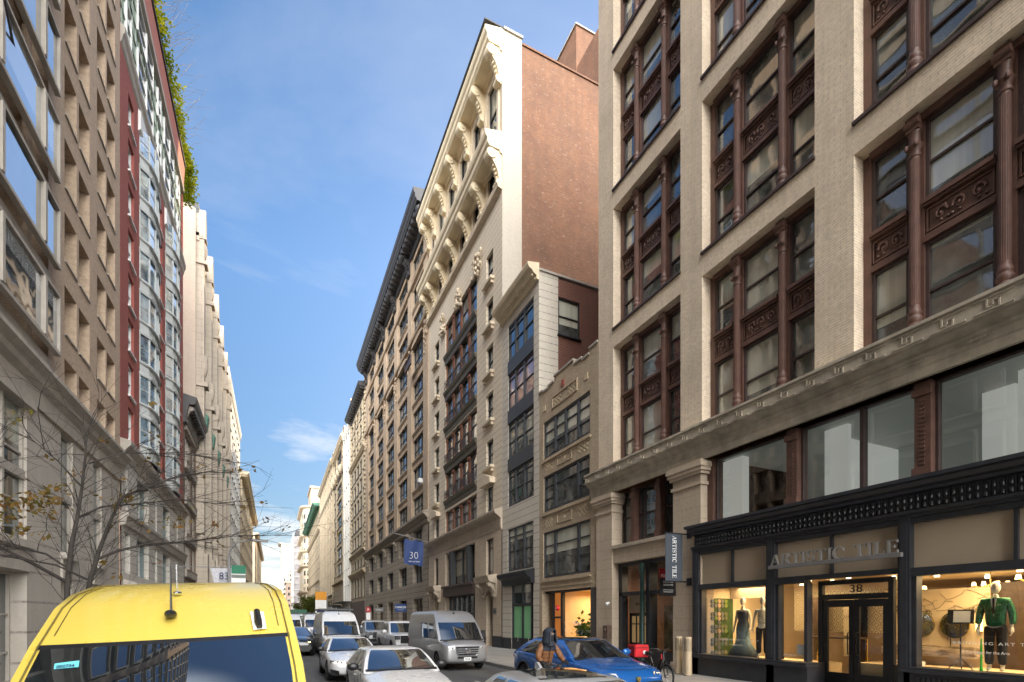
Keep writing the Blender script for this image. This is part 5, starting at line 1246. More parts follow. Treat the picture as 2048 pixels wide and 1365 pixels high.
def van(name, label, loc, mat, rotz=0, roof=1.0, lights=None, side='window', txt='', star=True, group=None):
    r = thing(name, label, 'van', loc, rotz, group); st = VAN
    cab = [(z if z < 1.96 else 1.955+(z-1.955)*roof, w, yf, yr, a, c) for z, w, yf, yr, a, c in VANCAB]
    make_body(r, st, [mat, M['blackplastic']], [(-1.0,-1.98),(1.0,-1.98),(-1.0,1.75),(1.0,1.75)], .36, 1.16)
    for x in (-.86,.86):
        for y in (-1.98,1.75): add_wheel(r, x, y, .36, .24, 6)
    make_cabin(r, cab, mat)
    cab_patch(cab,'F',.05,.95,.40,2.90,.014,14,10).build('windscreen', M['cglass'], r, smooth=True)
    cab_patch(cab,'F',.02,.98,.15,.42,.017).build('cowl', M['blackplastic'], r, smooth=True)
    for k in (0,1): MB().tube([(-.62+.72*k,-2.50,1.225),(-.30+.72*k,-2.47,1.27),(.02+.66*k,-2.44,1.31)], .014, 5).build('wiper', M['blackplastic'], r)
    v = MB()
    for g in (-1,1): v.box(min(g*.42,g*.78),max(g*.42,g*.78),-2.50,-2.38,1.195,1.222)
    v.build('air_vent', M['blackplastic'], r)
    for s in 'LR':
        g = 1 if s == 'R' else -1
        cab_patch(cab,s,.075,.225,.5,2.75,.012,lean=.012).build('side_window', M['cglassd'], r, smooth=True)
        if side == 'window':
            cab_patch(cab,s,.27,.47,.55,2.8,.012).build('side_window', M['cglassd'], r, smooth=True)
            cab_patch(cab,s,.50,.72,.55,2.8,.010).build('side_panel', mat, r, smooth=True)
        seam(r, [side_line(st,[-2.0+.75,-1.25],[.45,1.16],g), side_line(st,[-.55,-.55],[.4,1.17],g), side_line(st,[.65,.65],[.42,1.17],g), side_line(st,[-1.3,0,.65,1.2],[.82,.82,.82,.82],g)])
        handle(r, g*side_x(st,-.8,.98), -.75, .98, M['blackplastic'], g); handle(r, g*side_x(st,-.3,.98), -.38, .98, M['blackplastic'], g)
        m = MB(); m.box(min(g*1.03,g*1.22),max(g*1.03,g*1.22),-1.93,-1.80,1.27,1.60); m.tube([(g*.93,-1.8,1.3),(g*1.1,-1.86,1.33)],.035,6)
        me = m.mesh('wing_mirror', M['blackplastic']); bm = bmesh.new(); bm.from_mesh(me); bmesh.ops.bevel(bm, geom=list(bm.edges), offset=.025, segments=2, affect='EDGES'); bm.to_mesh(me); bm.free(); link('wing_mirror', me, r)
        h = MB(); h.grid([[(g*.50,-2.955,.86),(g*.68,-2.92,.85),(g*.86,-2.80,.87),(g*.955,-2.62,.90)],[(g*.50,-2.90,.99),(g*.68,-2.86,1.00),(g*.85,-2.73,1.04),(g*.955,-2.52,1.06)]])
        off(h,0,.028,0); hl = h.build('headlight', M['headglass'], r, smooth=True)
        q = MB()
        for k in range(2): q.sphere((g*(.62+.17*k),-2.95+.08*k,.925+.012*k),(.05,.03,.045),10,6)
        q.build('lamp', lights or M['lampoff'], hl)
        fg = MB(); fg.lathe([(.0,-2.97),(.05,-2.975),(.055,-2.96),(.075,-2.95),(.075,-2.9)],(g*.70,.04,.55),14,'y'); fg.build('fog_light', M['blackplastic'], r)
        MB().box(min(g*.86,g*.97),max(g*.86,g*.97),2.93,2.985,.7,1.4).build('tail_light', M['taillight'], r)
    g_ = MB(); g_.mi = 1; g_.prism([(-.50,.98),(.50,.98),(.42,.66),(.34,.62),(-.34,.62),(-.42,.66)],'y',-3.02,-2.93); g_.mi = 0
    for k in range(3): g_.box(-.46+.02*k,.46-.02*k,-3.035,-3.018,.70+.085*(2-k),.735+.085*(2-k))
    g_.tube([(-.50,-3.02,.98),(.50,-3.02,.98)],.018,6); g_.tube([(-.50,-3.02,.98),(-.42,-3.02,.66),(-.34,-3.02,.62),(.34,-3.02,.62),(.42,-3.02,.66),(.50,-3.02,.98)],.014,6)
    g_.build('grille', [M['alloy'], M['blackplastic']], r)
    lo = MB().box(-.42,.42,-3.0,-2.93,.50,.575).build('lower_grille', M['blackplastic'], r)
    if star:
        e = MB(); e.lathe([(.098,-3.06),(.115,-3.06),(.115,-3.035),(.098,-3.035)],(0,0,.80),28,'y')
        for k in range(3):
            a = PI/2+k*2*PI/3; e.poly([(0,-3.075,.80),(.028*math.cos(a+1.05),-3.05,.80+.028*math.sin(a+1.05)),(.10*math.cos(a),-3.05,.80+.10*math.sin(a))]); e.poly([(0,-3.075,.80),(.10*math.cos(a),-3.05,.80+.10*math.sin(a)),(.028*math.cos(a-1.05),-3.05,.80+.028*math.sin(a-1.05))])
        e.build('emblem', M['chrome'], r)
    plate(r, -2.99, .40, txt, .31, .15)
    z = 2.02+.30*roof
    a = MB(); a.sphere((0,-1.22,z+.02),(.045,.09,.035),10,6); a.tube([(0,-1.2,z+.03),(0,-1.12,z+.42)],[.010,.005],5); a.build('antenna', M['blackplastic'], r, smooth=True)
    return r

TRUCK = [(-2.93,.80,.50,.98,1.02),(-2.90,.90,.44,1.08,1.14),(-2.75,.96,.40,1.12,1.20),(-2.3,.985,.38,1.15,1.24),(-1.5,.99,.38,1.17,1.27),(-1.15,.99,.38,1.18,1.26),(0,.985,.38,1.18,1.22),(1.3,.985,.38,1.18,1.22),(2.6,.98,.42,1.18,1.22),(2.9,.96,.48,1.16,1.2),(2.94,.9,.52,1.1,1.14)]
TRUCKCAB = [(1.12,.93,-1.38,1.25,.14,.02),(1.30,.90,-1.10,1.24,.14,.02),(1.6,.83,-.72,1.20,.12,.02),(1.83,.76,-.42,1.14,.10,.02),(1.89,.70,-.30,1.08,.09,.02),(1.925,.55,-.15,1.0,.07,0),(1.94,.28,.0,.9,.04,0),(1.942,.02,.2,.6,0,0)]
def pickup(name, label, loc, mat, rotz=0, lights=None, big=False, group=None):
    r = thing(name, label, 'pickup truck', loc, rotz, group); st = TRUCK; cab = TRUCKCAB
    make_body(r, st, [mat, M['blackplastic']], [(-.98,-1.95),(.98,-1.95),(-.98,1.75),(.98,1.75)], .41, 1.15)
    for x in (-.84,.84):
        for y in (-1.95,1.75): add_wheel(r, x, y, .41, .26, 6)
    make_cabin(r, cab, mat)
    cab_patch(cab,'F',.04,.96,.7,2.9,.013).build('windscreen', M['cglass'], r, smooth=True)
    for s in 'LR':
        g = 1 if s == 'R' else -1
        cab_patch(cab,s,.16,.52,.75,2.8,.012,lean=.03).build('side_window', M['cglassd'], r, smooth=True)
        cab_patch(cab,s,.56,.93,.75,2.8,.012).build('side_window', M['cglassd'], r, smooth=True)
        seam(r, [side_line(st,[-1.1,-1.1],[.5,1.16],g), side_line(st,[.1,.1],[.45,1.17],g), side_line(st,[1.22,1.22],[.5,1.17],g)])
        handle(r, g*side_x(st,-.1,1.0), -.12, 1.0, mat, g); handle(r, g*side_x(st,1.0,1.0), 1.0, 1.0, mat, g)
        mirror(r, g*.98, -.95, 1.28, M['blackplastic'] if big else mat, 1.5 if big else 1.25)
        h = MB(); h.box(min(g*.66,g*.93),max(g*.66,g*.93),-2.955,-2.70,.90,1.12); hl = h.build('headlight', M['headglass'], r)
        q = MB(); q.box(min(g*.70,g*.90),max(g*.70,g*.90),-2.965,-2.956,.97,1.05); q.build('lamp', lights or M['lampoff'], hl)
    g_ = MB(); g_.box(-.64,.64,-2.98,-2.88,.70,1.12)
    g_.mi = 1
    for k in range(4): g_.box(-.58,.58,-2.995,-2.978,.76+.085*k,.79+.085*k)
    g_.build('grille', [M['blackplastic'], M['greyiron']], r)
    MB().box(-.92,.92,-3.02,-2.85,.46,.66).build('bumper', M['blackplastic'] if big else mat, r)
    MB().lathe([(0,-3.01),(.09,-3.01),(.09,-2.99),(0,-2.99)],(0,0,.91),20,'y').build('emblem', M['navy'], r)
    MB().box(-.80,.80,1.38,2.86,1.225,1.232).build('bed_cover', M['blackplastic'], r)
    plate(r, -3.02, .50)
    return r

SUV = [(-2.54,.62,.36,.62,.66),(-2.49,.80,.30,.74,.80),(-2.32,.93,.26,.84,.92),(-1.95,.985,.25,.92,1.02),(-1.4,1.0,.25,.99,1.08),(-.9,.995,.25,1.03,1.12),(0,.985,.26,1.06,1.10),(.9,.99,.26,1.09,1.12),(1.6,1.0,.27,1.12,1.16),(2.1,.98,.3,1.12,1.18),(2.42,.90,.38,1.08,1.14),(2.52,.74,.5,.95,1.0)]
SUVCAB = [(1.02,.93,-1.22,2.36,.16,.10),(1.12,.90,-1.02,2.22,.16,.09),(1.32,.80,-.60,1.86,.14,.07),(1.48,.70,-.26,1.52,.12,.06),(1.535,.64,-.10,1.34,.11,.05),(1.57,.50,.05,1.15,.09,.04),(1.585,.26,.3,.95,.05,.02),(1.588,.02,.5,.7,0,0)]
def suv(name, label, loc, mat, rotz=0, group=None, roofmat=None, lights=None):
    r = thing(name, label, 'car', loc, rotz, group); st = SUV; cab = SUVCAB
    make_body(r, st, [mat, M['blackplastic']], [(-1.0,-1.55),(1.0,-1.55),(-1.0,1.48),(1.0,1.48)], .385, 1.15)
    for x in (-.86,.86):
        for y in (-1.55,1.48): add_wheel(r, x, y, .385, .27, 9)
    make_cabin(r, cab, mat)
    if roofmat:
        m = MB(); m.grid([[(p[0]*1.0,p[1],p[2]+.008) for p in ring(l)] for l in cab[4:]], True); m.build('glass_roof', roofmat, r, smooth=True)
    cab_patch(cab,'F',.05,.95,.7,3.6,.014).build('windscreen', M['cglass'], r, smooth=True)
    cab_patch(cab,'F',.02,.98,.35,.72,.016).build('cowl', M['blackplastic'], r, smooth=True)
    cab_patch(cab,'B',.1,.9,1.0,3.4,.012).build('rear_window', M['cglass'], r, smooth=True)
    for s in 'LR':
        g = 1 if s == 'R' else -1
        cab_patch(cab,s,.15,.47,.9,3.3,.012,lean=.05).build('side_window', M['cglassd'], r, smooth=True)
        cab_patch(cab,s,.50,.88,.9,3.3,.012,lean=.07).build('side_window', M['cglassd'], r, smooth=True)
        seam(r, [side_line(st,[-.85,-.9,-.75],[.4,.8,1.02],g), side_line(st,[.28,.28,.22],[.4,.8,1.05],g), side_line(st,[1.02,1.25,1.4],[.6,.85,1.08],g), side_line(st,[-.85,0,.9],[.42,.42,.45],g)])
        handle(r, g*side_x(st,.05,.92), .05, .92, mat, g); handle(r, g*side_x(st,1.15,.95), 1.2, .97, mat, g)
        mirror(r, g*.96, -.70, 1.16, mat, 1.1)
        # crease over the haunch and black arch cladding
        MB().tube(side_line(st,[-2.0,-1.2,0,1.0,1.9],[.86,.90,.78,.92,1.0],g), .012, 5).build('side_crease', mat, r)
        for y in (-1.55,1.48):
            c = MB(); c.tube([(g*(side_x(st,max(-2.4,min(2.4,y)),.6)+.006), y+.46*math.cos(a), .385+.46*math.sin(a)) for a in [PI*k/14 for k in range(15)]], .034, 6); c.build('wheel_arch_trim', M['blackplastic'], r, smooth=True)
        h = MB(); h.grid([[(g*.52,-2.46,.74),(g*.72,-2.40,.74),(g*.90,-2.22,.76)],[(g*.55,-2.40,.83),(g*.74,-2.33,.84),(g*.91,-2.12,.86)]]); off(h,0,.045,0); hl = h.build('headlight', M['headglass'], r, smooth=True)
        q = MB(); q.tube([(g*.60,-2.49,.80),(g*.74,-2.43,.79),(g*.66,-2.47,.76)],.012,5); q.build('lamp', lights or M['lampoff'], hl)
        MB().box(min(g*.5,g*.85),max(g*.5,g*.85),2.44,2.50,.90,.98).build('tail_light', M['taillight'], r)
    MB().prism([(-.72,.62),(.72,.62),(.80,.46),(.66,.28),(-.66,.28),(-.80,.46)],'y',-2.58,-2.46).build('grille', M['blackplastic'], r)
    MB().prism([(-.05,.74),(.05,.74),(.05,.68),(0,.62),(-.05,.68)],'y',-2.60,-2.50).build('emblem', M['goldmetal'], r)
    seam(r, [[(-.80,-2.05,.965),(-.4,-2.36,.905),(0,-2.42,.895),(.4,-2.36,.905),(.80,-2.05,.965)]])
    return r

M.update(yellow=paint('taxi_yellow_paint',(.66,.50,.085),.0,.22,dirt=.06), silver=paint('silver_paint',(.40,.40,.41),.55,.28), carwhite=paint('white_car_paint',(.68,.68,.69),0,.22,dirt=.16), pearl=paint('pearl_white_paint',(.70,.69,.68),.05,.22,dirt=.16),
  carsilver=paint('light_silver_paint',(.50,.51,.52),.45,.25), carblue=paint('bright_blue_paint',(.012,.12,.42),.35,.2,dirt=.03), carblack=paint('black_car_paint',(.012,.012,.014),0,.2), vanwhite=paint('white_van_paint',(.70,.70,.70),0,.25,dirt=.2),
  seamgrey=plain('seam_grey',(.16,.12,.03),.6), headglass=plain('headlight_glass',(.10,.105,.11),.08,.0,var=.3,scale=20,coat=1.0), lampoff=plain('lamp_reflector',(.6,.6,.6),.1,.9), taillight=plain('tail_light_red',(.25,.01,.01),.2), navy=plain('navy_print',(.02,.03,.10),.5), goldmetal=plain('gold_emblem',(.7,.5,.15),.25,1.0),
  ledwarm=emit('warm_headlamp',(1.0,.72,.25),7.0), ledwhite=emit('led_headlamp',(1,.95,.85),3.0), amber=emit('amber_lamp',(1.0,.35,.04),5.0))

# yellow van close to the camera
yv = van('yellow_van', 'yellow high roof van filling the lower left corner with a numbered sticker on its windscreen', (-.64, 6.50, 0), M['yellow'], R(-.5), roof=.98, side='panel', star=True)
yv.rotation_euler = (0, R(-2.6), R(-.5))
for o in kids(yv):
    if o.name.startswith('wing_mirror'): o.location.z -= .22
    if o.name.startswith('antenna'): o.location = (-.018, -.36, -.17)
ant = MB(); ant.sphere((-.017,-1.24,2.345),(.035,.045,.022),10,6); ant.tube([(-.017,-1.24,2.36),(-.017,-1.22,2.60)],[.004,.003],5); ant.build('rear_antenna', M['chrome'], yv)
bx = MB().grid([[(.581,-1.668,2.003),(.680,-1.634,2.009)],[(.553,-1.472,2.162),(.659,-1.448,2.158)]]); bx.build('sensor_plate', M['whitepaint'], yv)
bx = MB(); bx.tube([(.630,-1.655,2.02),(.620,-1.62,2.075),(.606,-1.475,2.165)],[.022,.03,.026],8); bx.build('sensor', M['blackplastic'], yv, smooth=True)
stk = MB().grid([[(-.693,-1.845,1.796),(-.543,-1.878,1.802)],[(-.698,-1.806,1.834),(-.548,-1.833,1.847)]]).build('windscreen_sticker', M['cyanlabel'], yv)
me = text_mesh('002734', .038, .0, M['navy'], 1.0, offset=.0008); v0 = Vector((-.621,-1.868,1.806)); ux = Vector((.15,-.033,.006)).normalized(); uz = Vector((-.005,.042,.0415)).normalized(); mm = Matrix.Identity(4)
for r_ in range(3): mm[r_][0] = ux[r_]; mm[r_][1] = (uz.cross(ux))[r_]; mm[r_][2] = uz[r_]; mm[r_][3] = v0[r_]
me.transform(mm); link('lettering', me, stk)
sl_ = MB(); lvs = [(z if z < 1.96 else 1.955+(z-1.955)*.98, w, yf, yr, a_, c_) for z, w, yf, yr, a_, c_ in VANCAB]
for t_ in (.035, .965): sl_.tube([(lambda l: (l[1]*(2*t_-1)*1.0, l[2]-l[4]*(1-(2*t_-1)**2)-.006, l[0]+.004))(level_at(lvs, s_*.25)) for s_ in range(2,27)], .007, 5)
for t_ in (.07, .93): sl_.tube([(lambda l: (l[1]*(2*t_-1), l[2]-l[4]*(1-(2*t_-1)**2)-.004, l[0]+.004))(level_at(lvs, s_*.25)) for s_ in range(13,27)], .004, 5)
sl_.build('body_seam', M['seamgrey'], yv)
cab_patch(lvs,'F',.03,.97,2.90,3.02,.010).build('windscreen_seal', M['blackplastic'], yv)
for k in range(5):
    rb = MB(); rb.tube([(-.52+.26*k,-.1,2.487-.02*abs(k-2)),(-.52+.26*k,2.5,2.487-.02*abs(k-2))],.018,6); rb.build('roof_rib', M['yellow'], yv, smooth=True)
# white vans, silver van
wv = van('white_van', 'white high roof van with a dark rack on its roof amid the traffic', (3.2, 31.0, 0), M['vanwhite'], R(1.5), roof=1.0, side='panel', star=False)
rk = MB(); rk.box(-.9,.95,-.2,2.6,2.56,2.62)
for k in range(6): rk.box(-.88,.93,-.1+k*.5,-.02+k*.5,2.62,2.66)
for y in (.2,2.2):
    for x in (-.7,.7): rk.box(x-.03,x+.03,y-.03,y+.03,2.44,2.56)
rk.build('roof_rack', M['greyiron'], wv)
am = MB(); am.sphere((-.80,-2.93,.90),(.06,.03,.05),8,6); am.build('indicator', M['amber'], wv)
sv = van('silver_van', 'silver passenger van with a round star emblem parked at the right kerb', (7.0, 22.2, 0), M['silver'], R(0), roof=.92, side='window', txt='T85·48', star=True)
pk = pickup('white_pickup', 'white crew cab pickup truck parked right behind the silver van', (7.05, 31.5, 0), M['carwhite'])
dk = pickup('silver_pickup', 'silver pickup truck with big black grille between white van and white pickup', (6.9, 39.6, 0), M['carsilver'], big=True)
lx = sedan('white_sedan', 'white sedan with glowing yellowish headlights directly in front of the white van', (2.50, 19.75, 0), M['carwhite'], lights=M['ledwarm'], grille='spindle', mirror_mat=M['blackplastic'])
cm = sedan('white_sedan', 'pearl white sedan with black mirrors nearest the camera in the traffic lane', (2.62, 12.35, 0), M['pearl'], mirror_mat=M['blackplastic'])
gs = sedan('silver_sedan', 'silver sedan seen only by its roof and sunroof at the bottom edge beside the rider', (3.28, 5.25, 0), M['carsilver'], R(-7), sunroof=True)
ur = suv('blue_sports_suv', 'bright blue sporty coupe SUV parked at the right kerb behind the rider', (7.72, 12.1, 0), M['carblue'], roofmat=M['cglass'])
bk = suv('black_suv', 'black SUV with yellow headlights on squeezed left of the white van', (1.05, 32.6, 0), M['carblack'], lights=M['ledwarm'])
# queue behind, all small in the picture
for (x,y,lab,kind) in ((1.0,40.0,'silver sedan in the queue just behind the black SUV',0),(.8,47.0,'white sedan third in the queue left of the white van',1),(1.3,54.5,'pale van with a blue panel farther back in the left queue',2),(3.6,57.5,'white van beside the blue panelled van far back in the traffic',3)):
    if kind < 2:
        o = copy_tree(gs if kind == 0 else cm); o.location = (x,y,0); o.rotation_euler = (0,0,0)
    else:
        o = copy_tree(wv); o.location = (x,y,0)
        if kind == 2: MB().box(-.7,.7,-3.03,-2.99,.75,1.15).build('blue_panel', M['bluepaint'], o)
    o['label'] = lab; o['group'] = 'vehicles queuing behind the black SUV'
    o.name = ('silver_sedan','white_sedan','white_van','white_van')[kind]
gt = thing('green_truck', 'dark green truck top just visible under the street tree', 'truck', (2.6, 74, 0))
MB().box(-1.2,1.2,-2.2,4,.7,3.2).build('body', M['greentruck'], gt); MB().box(-1.0,1.0,-2.26,-2.19,1.6,2.6).build('windscreen', M['cglass'], gt)
for x in (-1.05,1.05):
    for y in (-1.3,3.0): add_wheel(gt, x, y, .45, .26, 6)
# ================================================================== FIGURES
def skin(name, verts, edges, mat, parent=None, loc=(0,0,0), sub=2, root=0):
    """a continuous limb surface grown round a skeleton; verts are (x,y,z,rx[,ry])"""
    me = bpy.data.meshes.new(name); me.from_pydata([v[:3] for v in verts], edges, []); me.materials.append(mat)
    o = link(name, me, parent, loc)
    m = o.modifiers.new('k', 'SKIN'); m.use_smooth_shade = True
    for i, v in enumerate(verts):
        d = me.skin_vertices[0].data[i]; d.radius = (v[3], v[4] if len(v) > 4 else v[3]); d.use_root = (i == root)
    s = o.modifiers.new('s', 'SUBSURF'); s.levels = s.render_levels = sub
    evaluated(o)
    for p in o.data.polygons: p.use_smooth = True
    return o

def head_mesh(c, yaw=0.0, s=1.0):
    """a head with brow, nose, lips, ears and eye hollows, facing -y before the yaw"""
    mb = MB(); rows = []; n, m = 28, 20
    for i in range(m+1):
        th = PI*i/m; r = []
        for k in range(n):
            a = 2*PI*k/n; x, y, z = math.sin(th)*math.cos(a), math.sin(th)*math.sin(a), math.cos(th)
            q = max(0, -z); rx = .078*(1-.30*q*q); ry = .098*(1-.16*q)
            px, py, pz = x*rx, y*ry+.006, z*.122
            f = max(0, -y)
            px *= 1-.05*f
            g = math.exp(-((px/.016)**2)-(((pz+.018)/.026)**2)); py -= .026*g*f          # nose
            for e in (-.031,.031): py += .012*math.exp(-(((px-e)/.017)**2)-(((pz-.012)/.013)**2))*f
            py -= .008*math.exp(-((px/.026)**2)-(((pz+.062)/.010)**2))*f                  # mouth
            py -= .012*math.exp(-((px/.026)**2)-(((pz+.102)/.018)**2))*f                  # chin
            r.append((px*s, py*s, pz*s))
        rows.append(r)
    mb.grid(rows, True)
    for e in (-1,1): mb.sphere((e*.079*s,.012*s,-.004*s),(.010*s,.022*s,.032*s),8,6)
    cy_, sy_ = math.cos(yaw), math.sin(yaw)
    mb.v = [(c[0]+x*cy_-y*sy_, c[1]+x*sy_+y*cy_, c[2]+z) for x,y,z in mb.v]
    return mb

def hand(mb, wrist, fwd, side, down, curl=1.0, s=1.0, thumb=1):
    """palm with four curled fingers and a thumb; fwd along the hand, side across it, down = palm normal"""
    w, f, a, d = Vector(wrist), Vector(fwd).normalized(), Vector(side).normalized(), Vector(down).normalized()
    mb.tube([w-f*.02*s, w+f*.03*s, w+f*.085*s], [.026*s,.036*s,.034*s], 8)
    for i, ln in enumerate((.070,.080,.074,.058)):
        p = w+f*.085*s+a*(.030-.020*i)*s; pts = [p-f*.02*s]; ang = .15
        for k in range(3):
            pts.append(pts[-1]+(f*math.cos(ang)+d*math.sin(ang))*ln*s*(.48-.09*k)+(f*.02*s if k == 0 else f*0)); ang += .75*curl
        mb.tube(pts, [.0095*s,.0092*s,.0085*s,.0070*s], 6)
    p = w+f*.035*s+a*.032*s*thumb
    mb.tube([p, p+(a*thumb*.7+f*.7)*.035*s, p+(a*thumb*.35+f*.9+d*.35*curl)*.068*s], [.012*s,.0105*s,.008*s], 6)

# ------------------------------------------------------------------ e-bikes
def ebike(name, label, loc, rotz, col, group=None, crate=False):
    r = thing(name, label, 'e-bike', loc, rotz, group)
    R_ = .335; yf, yr = -.56, .56
    f = MB()
    for a, c, w in (((0,-.42,.92),(0,-.08,.34),.026),((0,-.40,.82),(0,.16,.60),.020),((0,-.08,.34),(0,.20,.84),.019),((0,-.08,.34),(.05,yr,R_),.013),((0,-.08,.34),(-.05,yr,R_),.013),((0,.18,.68),(.05,yr,R_),.012),((0,.18,.68),(-.05,yr,R_),.012)): f.tube([a,c],w,8)
    f.tube([(0,-.36,.86),(0,-.10,.42)],.042,8)
    f.build('frame', col, r, smooth=True)
    k = MB(); k.tube([(0,-.40,1.0),(0,-.44,.78)],.022,8)
    for s in (-1,1): k.tube([(s*.02,-.44,.78),(s*.055,-.46,.70),(s*.055,yf,R_)],[.018,.02,.014],8)
    k.build('fork', M['blackplastic'], r, smooth=True)
    h = MB(); h.tube([(-.31,-.22,1.08),(-.20,-.33,1.10),(0,-.40,1.03),(.20,-.33,1.10),(.31,-.22,1.08)],.014,8)
    hb = h.build('handlebar', M['blackplastic'], r, smooth=True)
    for s in (-1,1): MB().tube([(s*.31,-.22,1.08),(s*.24,-.29,1.09)],.021,8).build('grip', M['rubber'], hb)
    l = MB(); l.box(-.05,.05,-.47,-.40,.98,1.05); l.build('lamp', M['blackplastic'], r)
    s_ = MB(); s_.tube([(0,.10,.915),(0,.18,.93),(0,.34,.94)],[.035,.07,.105],8); s_.tube([(0,.2,.92),(0,.2,.8)],.016,6); s_.v = [(x,y,.93+(z-.93)*.6 if z > .86 else z) for x,y,z in s_.v]; s_.build('saddle', M['blackplastic'], r, smooth=True)
    for y in (yf,yr):
        t = MB(); rows = []
        for i in range(32):
            a = 2*PI*i/32; rows.append([((.026*math.cos(b)), y+(R_-.026+.026*math.sin(b))*math.cos(a), R_+(R_-.026+.026*math.sin(b))*math.sin(a)) for b in [2*PI*q/7 for q in range(7)]])
        rows.append(rows[0]); t.grid(rows, True); w = t.build('wheel', M['rubber'], r, smooth=True)
        p = MB()
        rows = []
        for i in range(33):
            a = 2*PI*i/32; rows.append([(.014*math.cos(b), y+(R_-.055+.010*math.sin(b))*math.cos(a), R_+(R_-.055+.010*math.sin(b))*math.sin(a)) for b in [2*PI*q/5 for q in range(5)]])
        p.grid(rows, True); p.lathe([(0,-.05),(.05,-.045),(.05,.045),(0,.05)],(0,y,R_),12,'x')
        for i in range(14):
            a = 2*PI*i/14; p.tube([(.03*(-1)**i,y+.03*math.cos(a+.4),R_+.03*math.sin(a+.4)),(0,y+(R_-.05)*math.cos(a),R_+(R_-.05)*math.sin(a))],.003,3)
        p.build('spoked_rim', M['alloy'], w)
        g = MB(); rows = []
        for i in range(9):
            a = PI*(.15+.7*i/8) if y > 0 else PI*(.1+.75*i/8); rows.append([(q*.035, y+(R_+.03)*math.cos(a), R_+(R_+.03-abs(q)*.012)*math.sin(a)) for q in (-1,0,1)])
        g.grid(rows); g.build('mudguard', M['blackplastic'], r)
    c = MB(); c.lathe([(0,.04),(.085,.04),(.085,.05),(0,.05)],(0,-.08,.34),18,'x')
    for s,dz in ((-1,-1),(1,1)): c.tube([(s*.05,-.08,.34),(s*.08,-.08+dz*.10,.34+dz*.13)],.010,5); c.box(s*.13-.05,s*.13+.05,-.08+dz*.1-.04,-.08+dz*.1+.04,.33+dz*.13,.35+dz*.13)
    c.build('crank', M['alloy'], r)
    b_ = MB()
    for s in (-1,1): b_.tube([(s*.07,.22,.78),(s*.07,.82,.78)],.009,5); b_.tube([(s*.06,yr,R_),(s*.07,.75,.78)],.007,5)
    for q in range(4): b_.tube([(-.07,.30+.16*q,.78),(.07,.30+.16*q,.78)],.006,4)
    b_.build('carrier', M['blackplastic'], r)
    return r

eb = ebike('delivery_bicycle', 'black e-bike under the hooded rider, mostly hidden by the silver roof', (5.92,10.55,0), 0, M['blackplastic'])
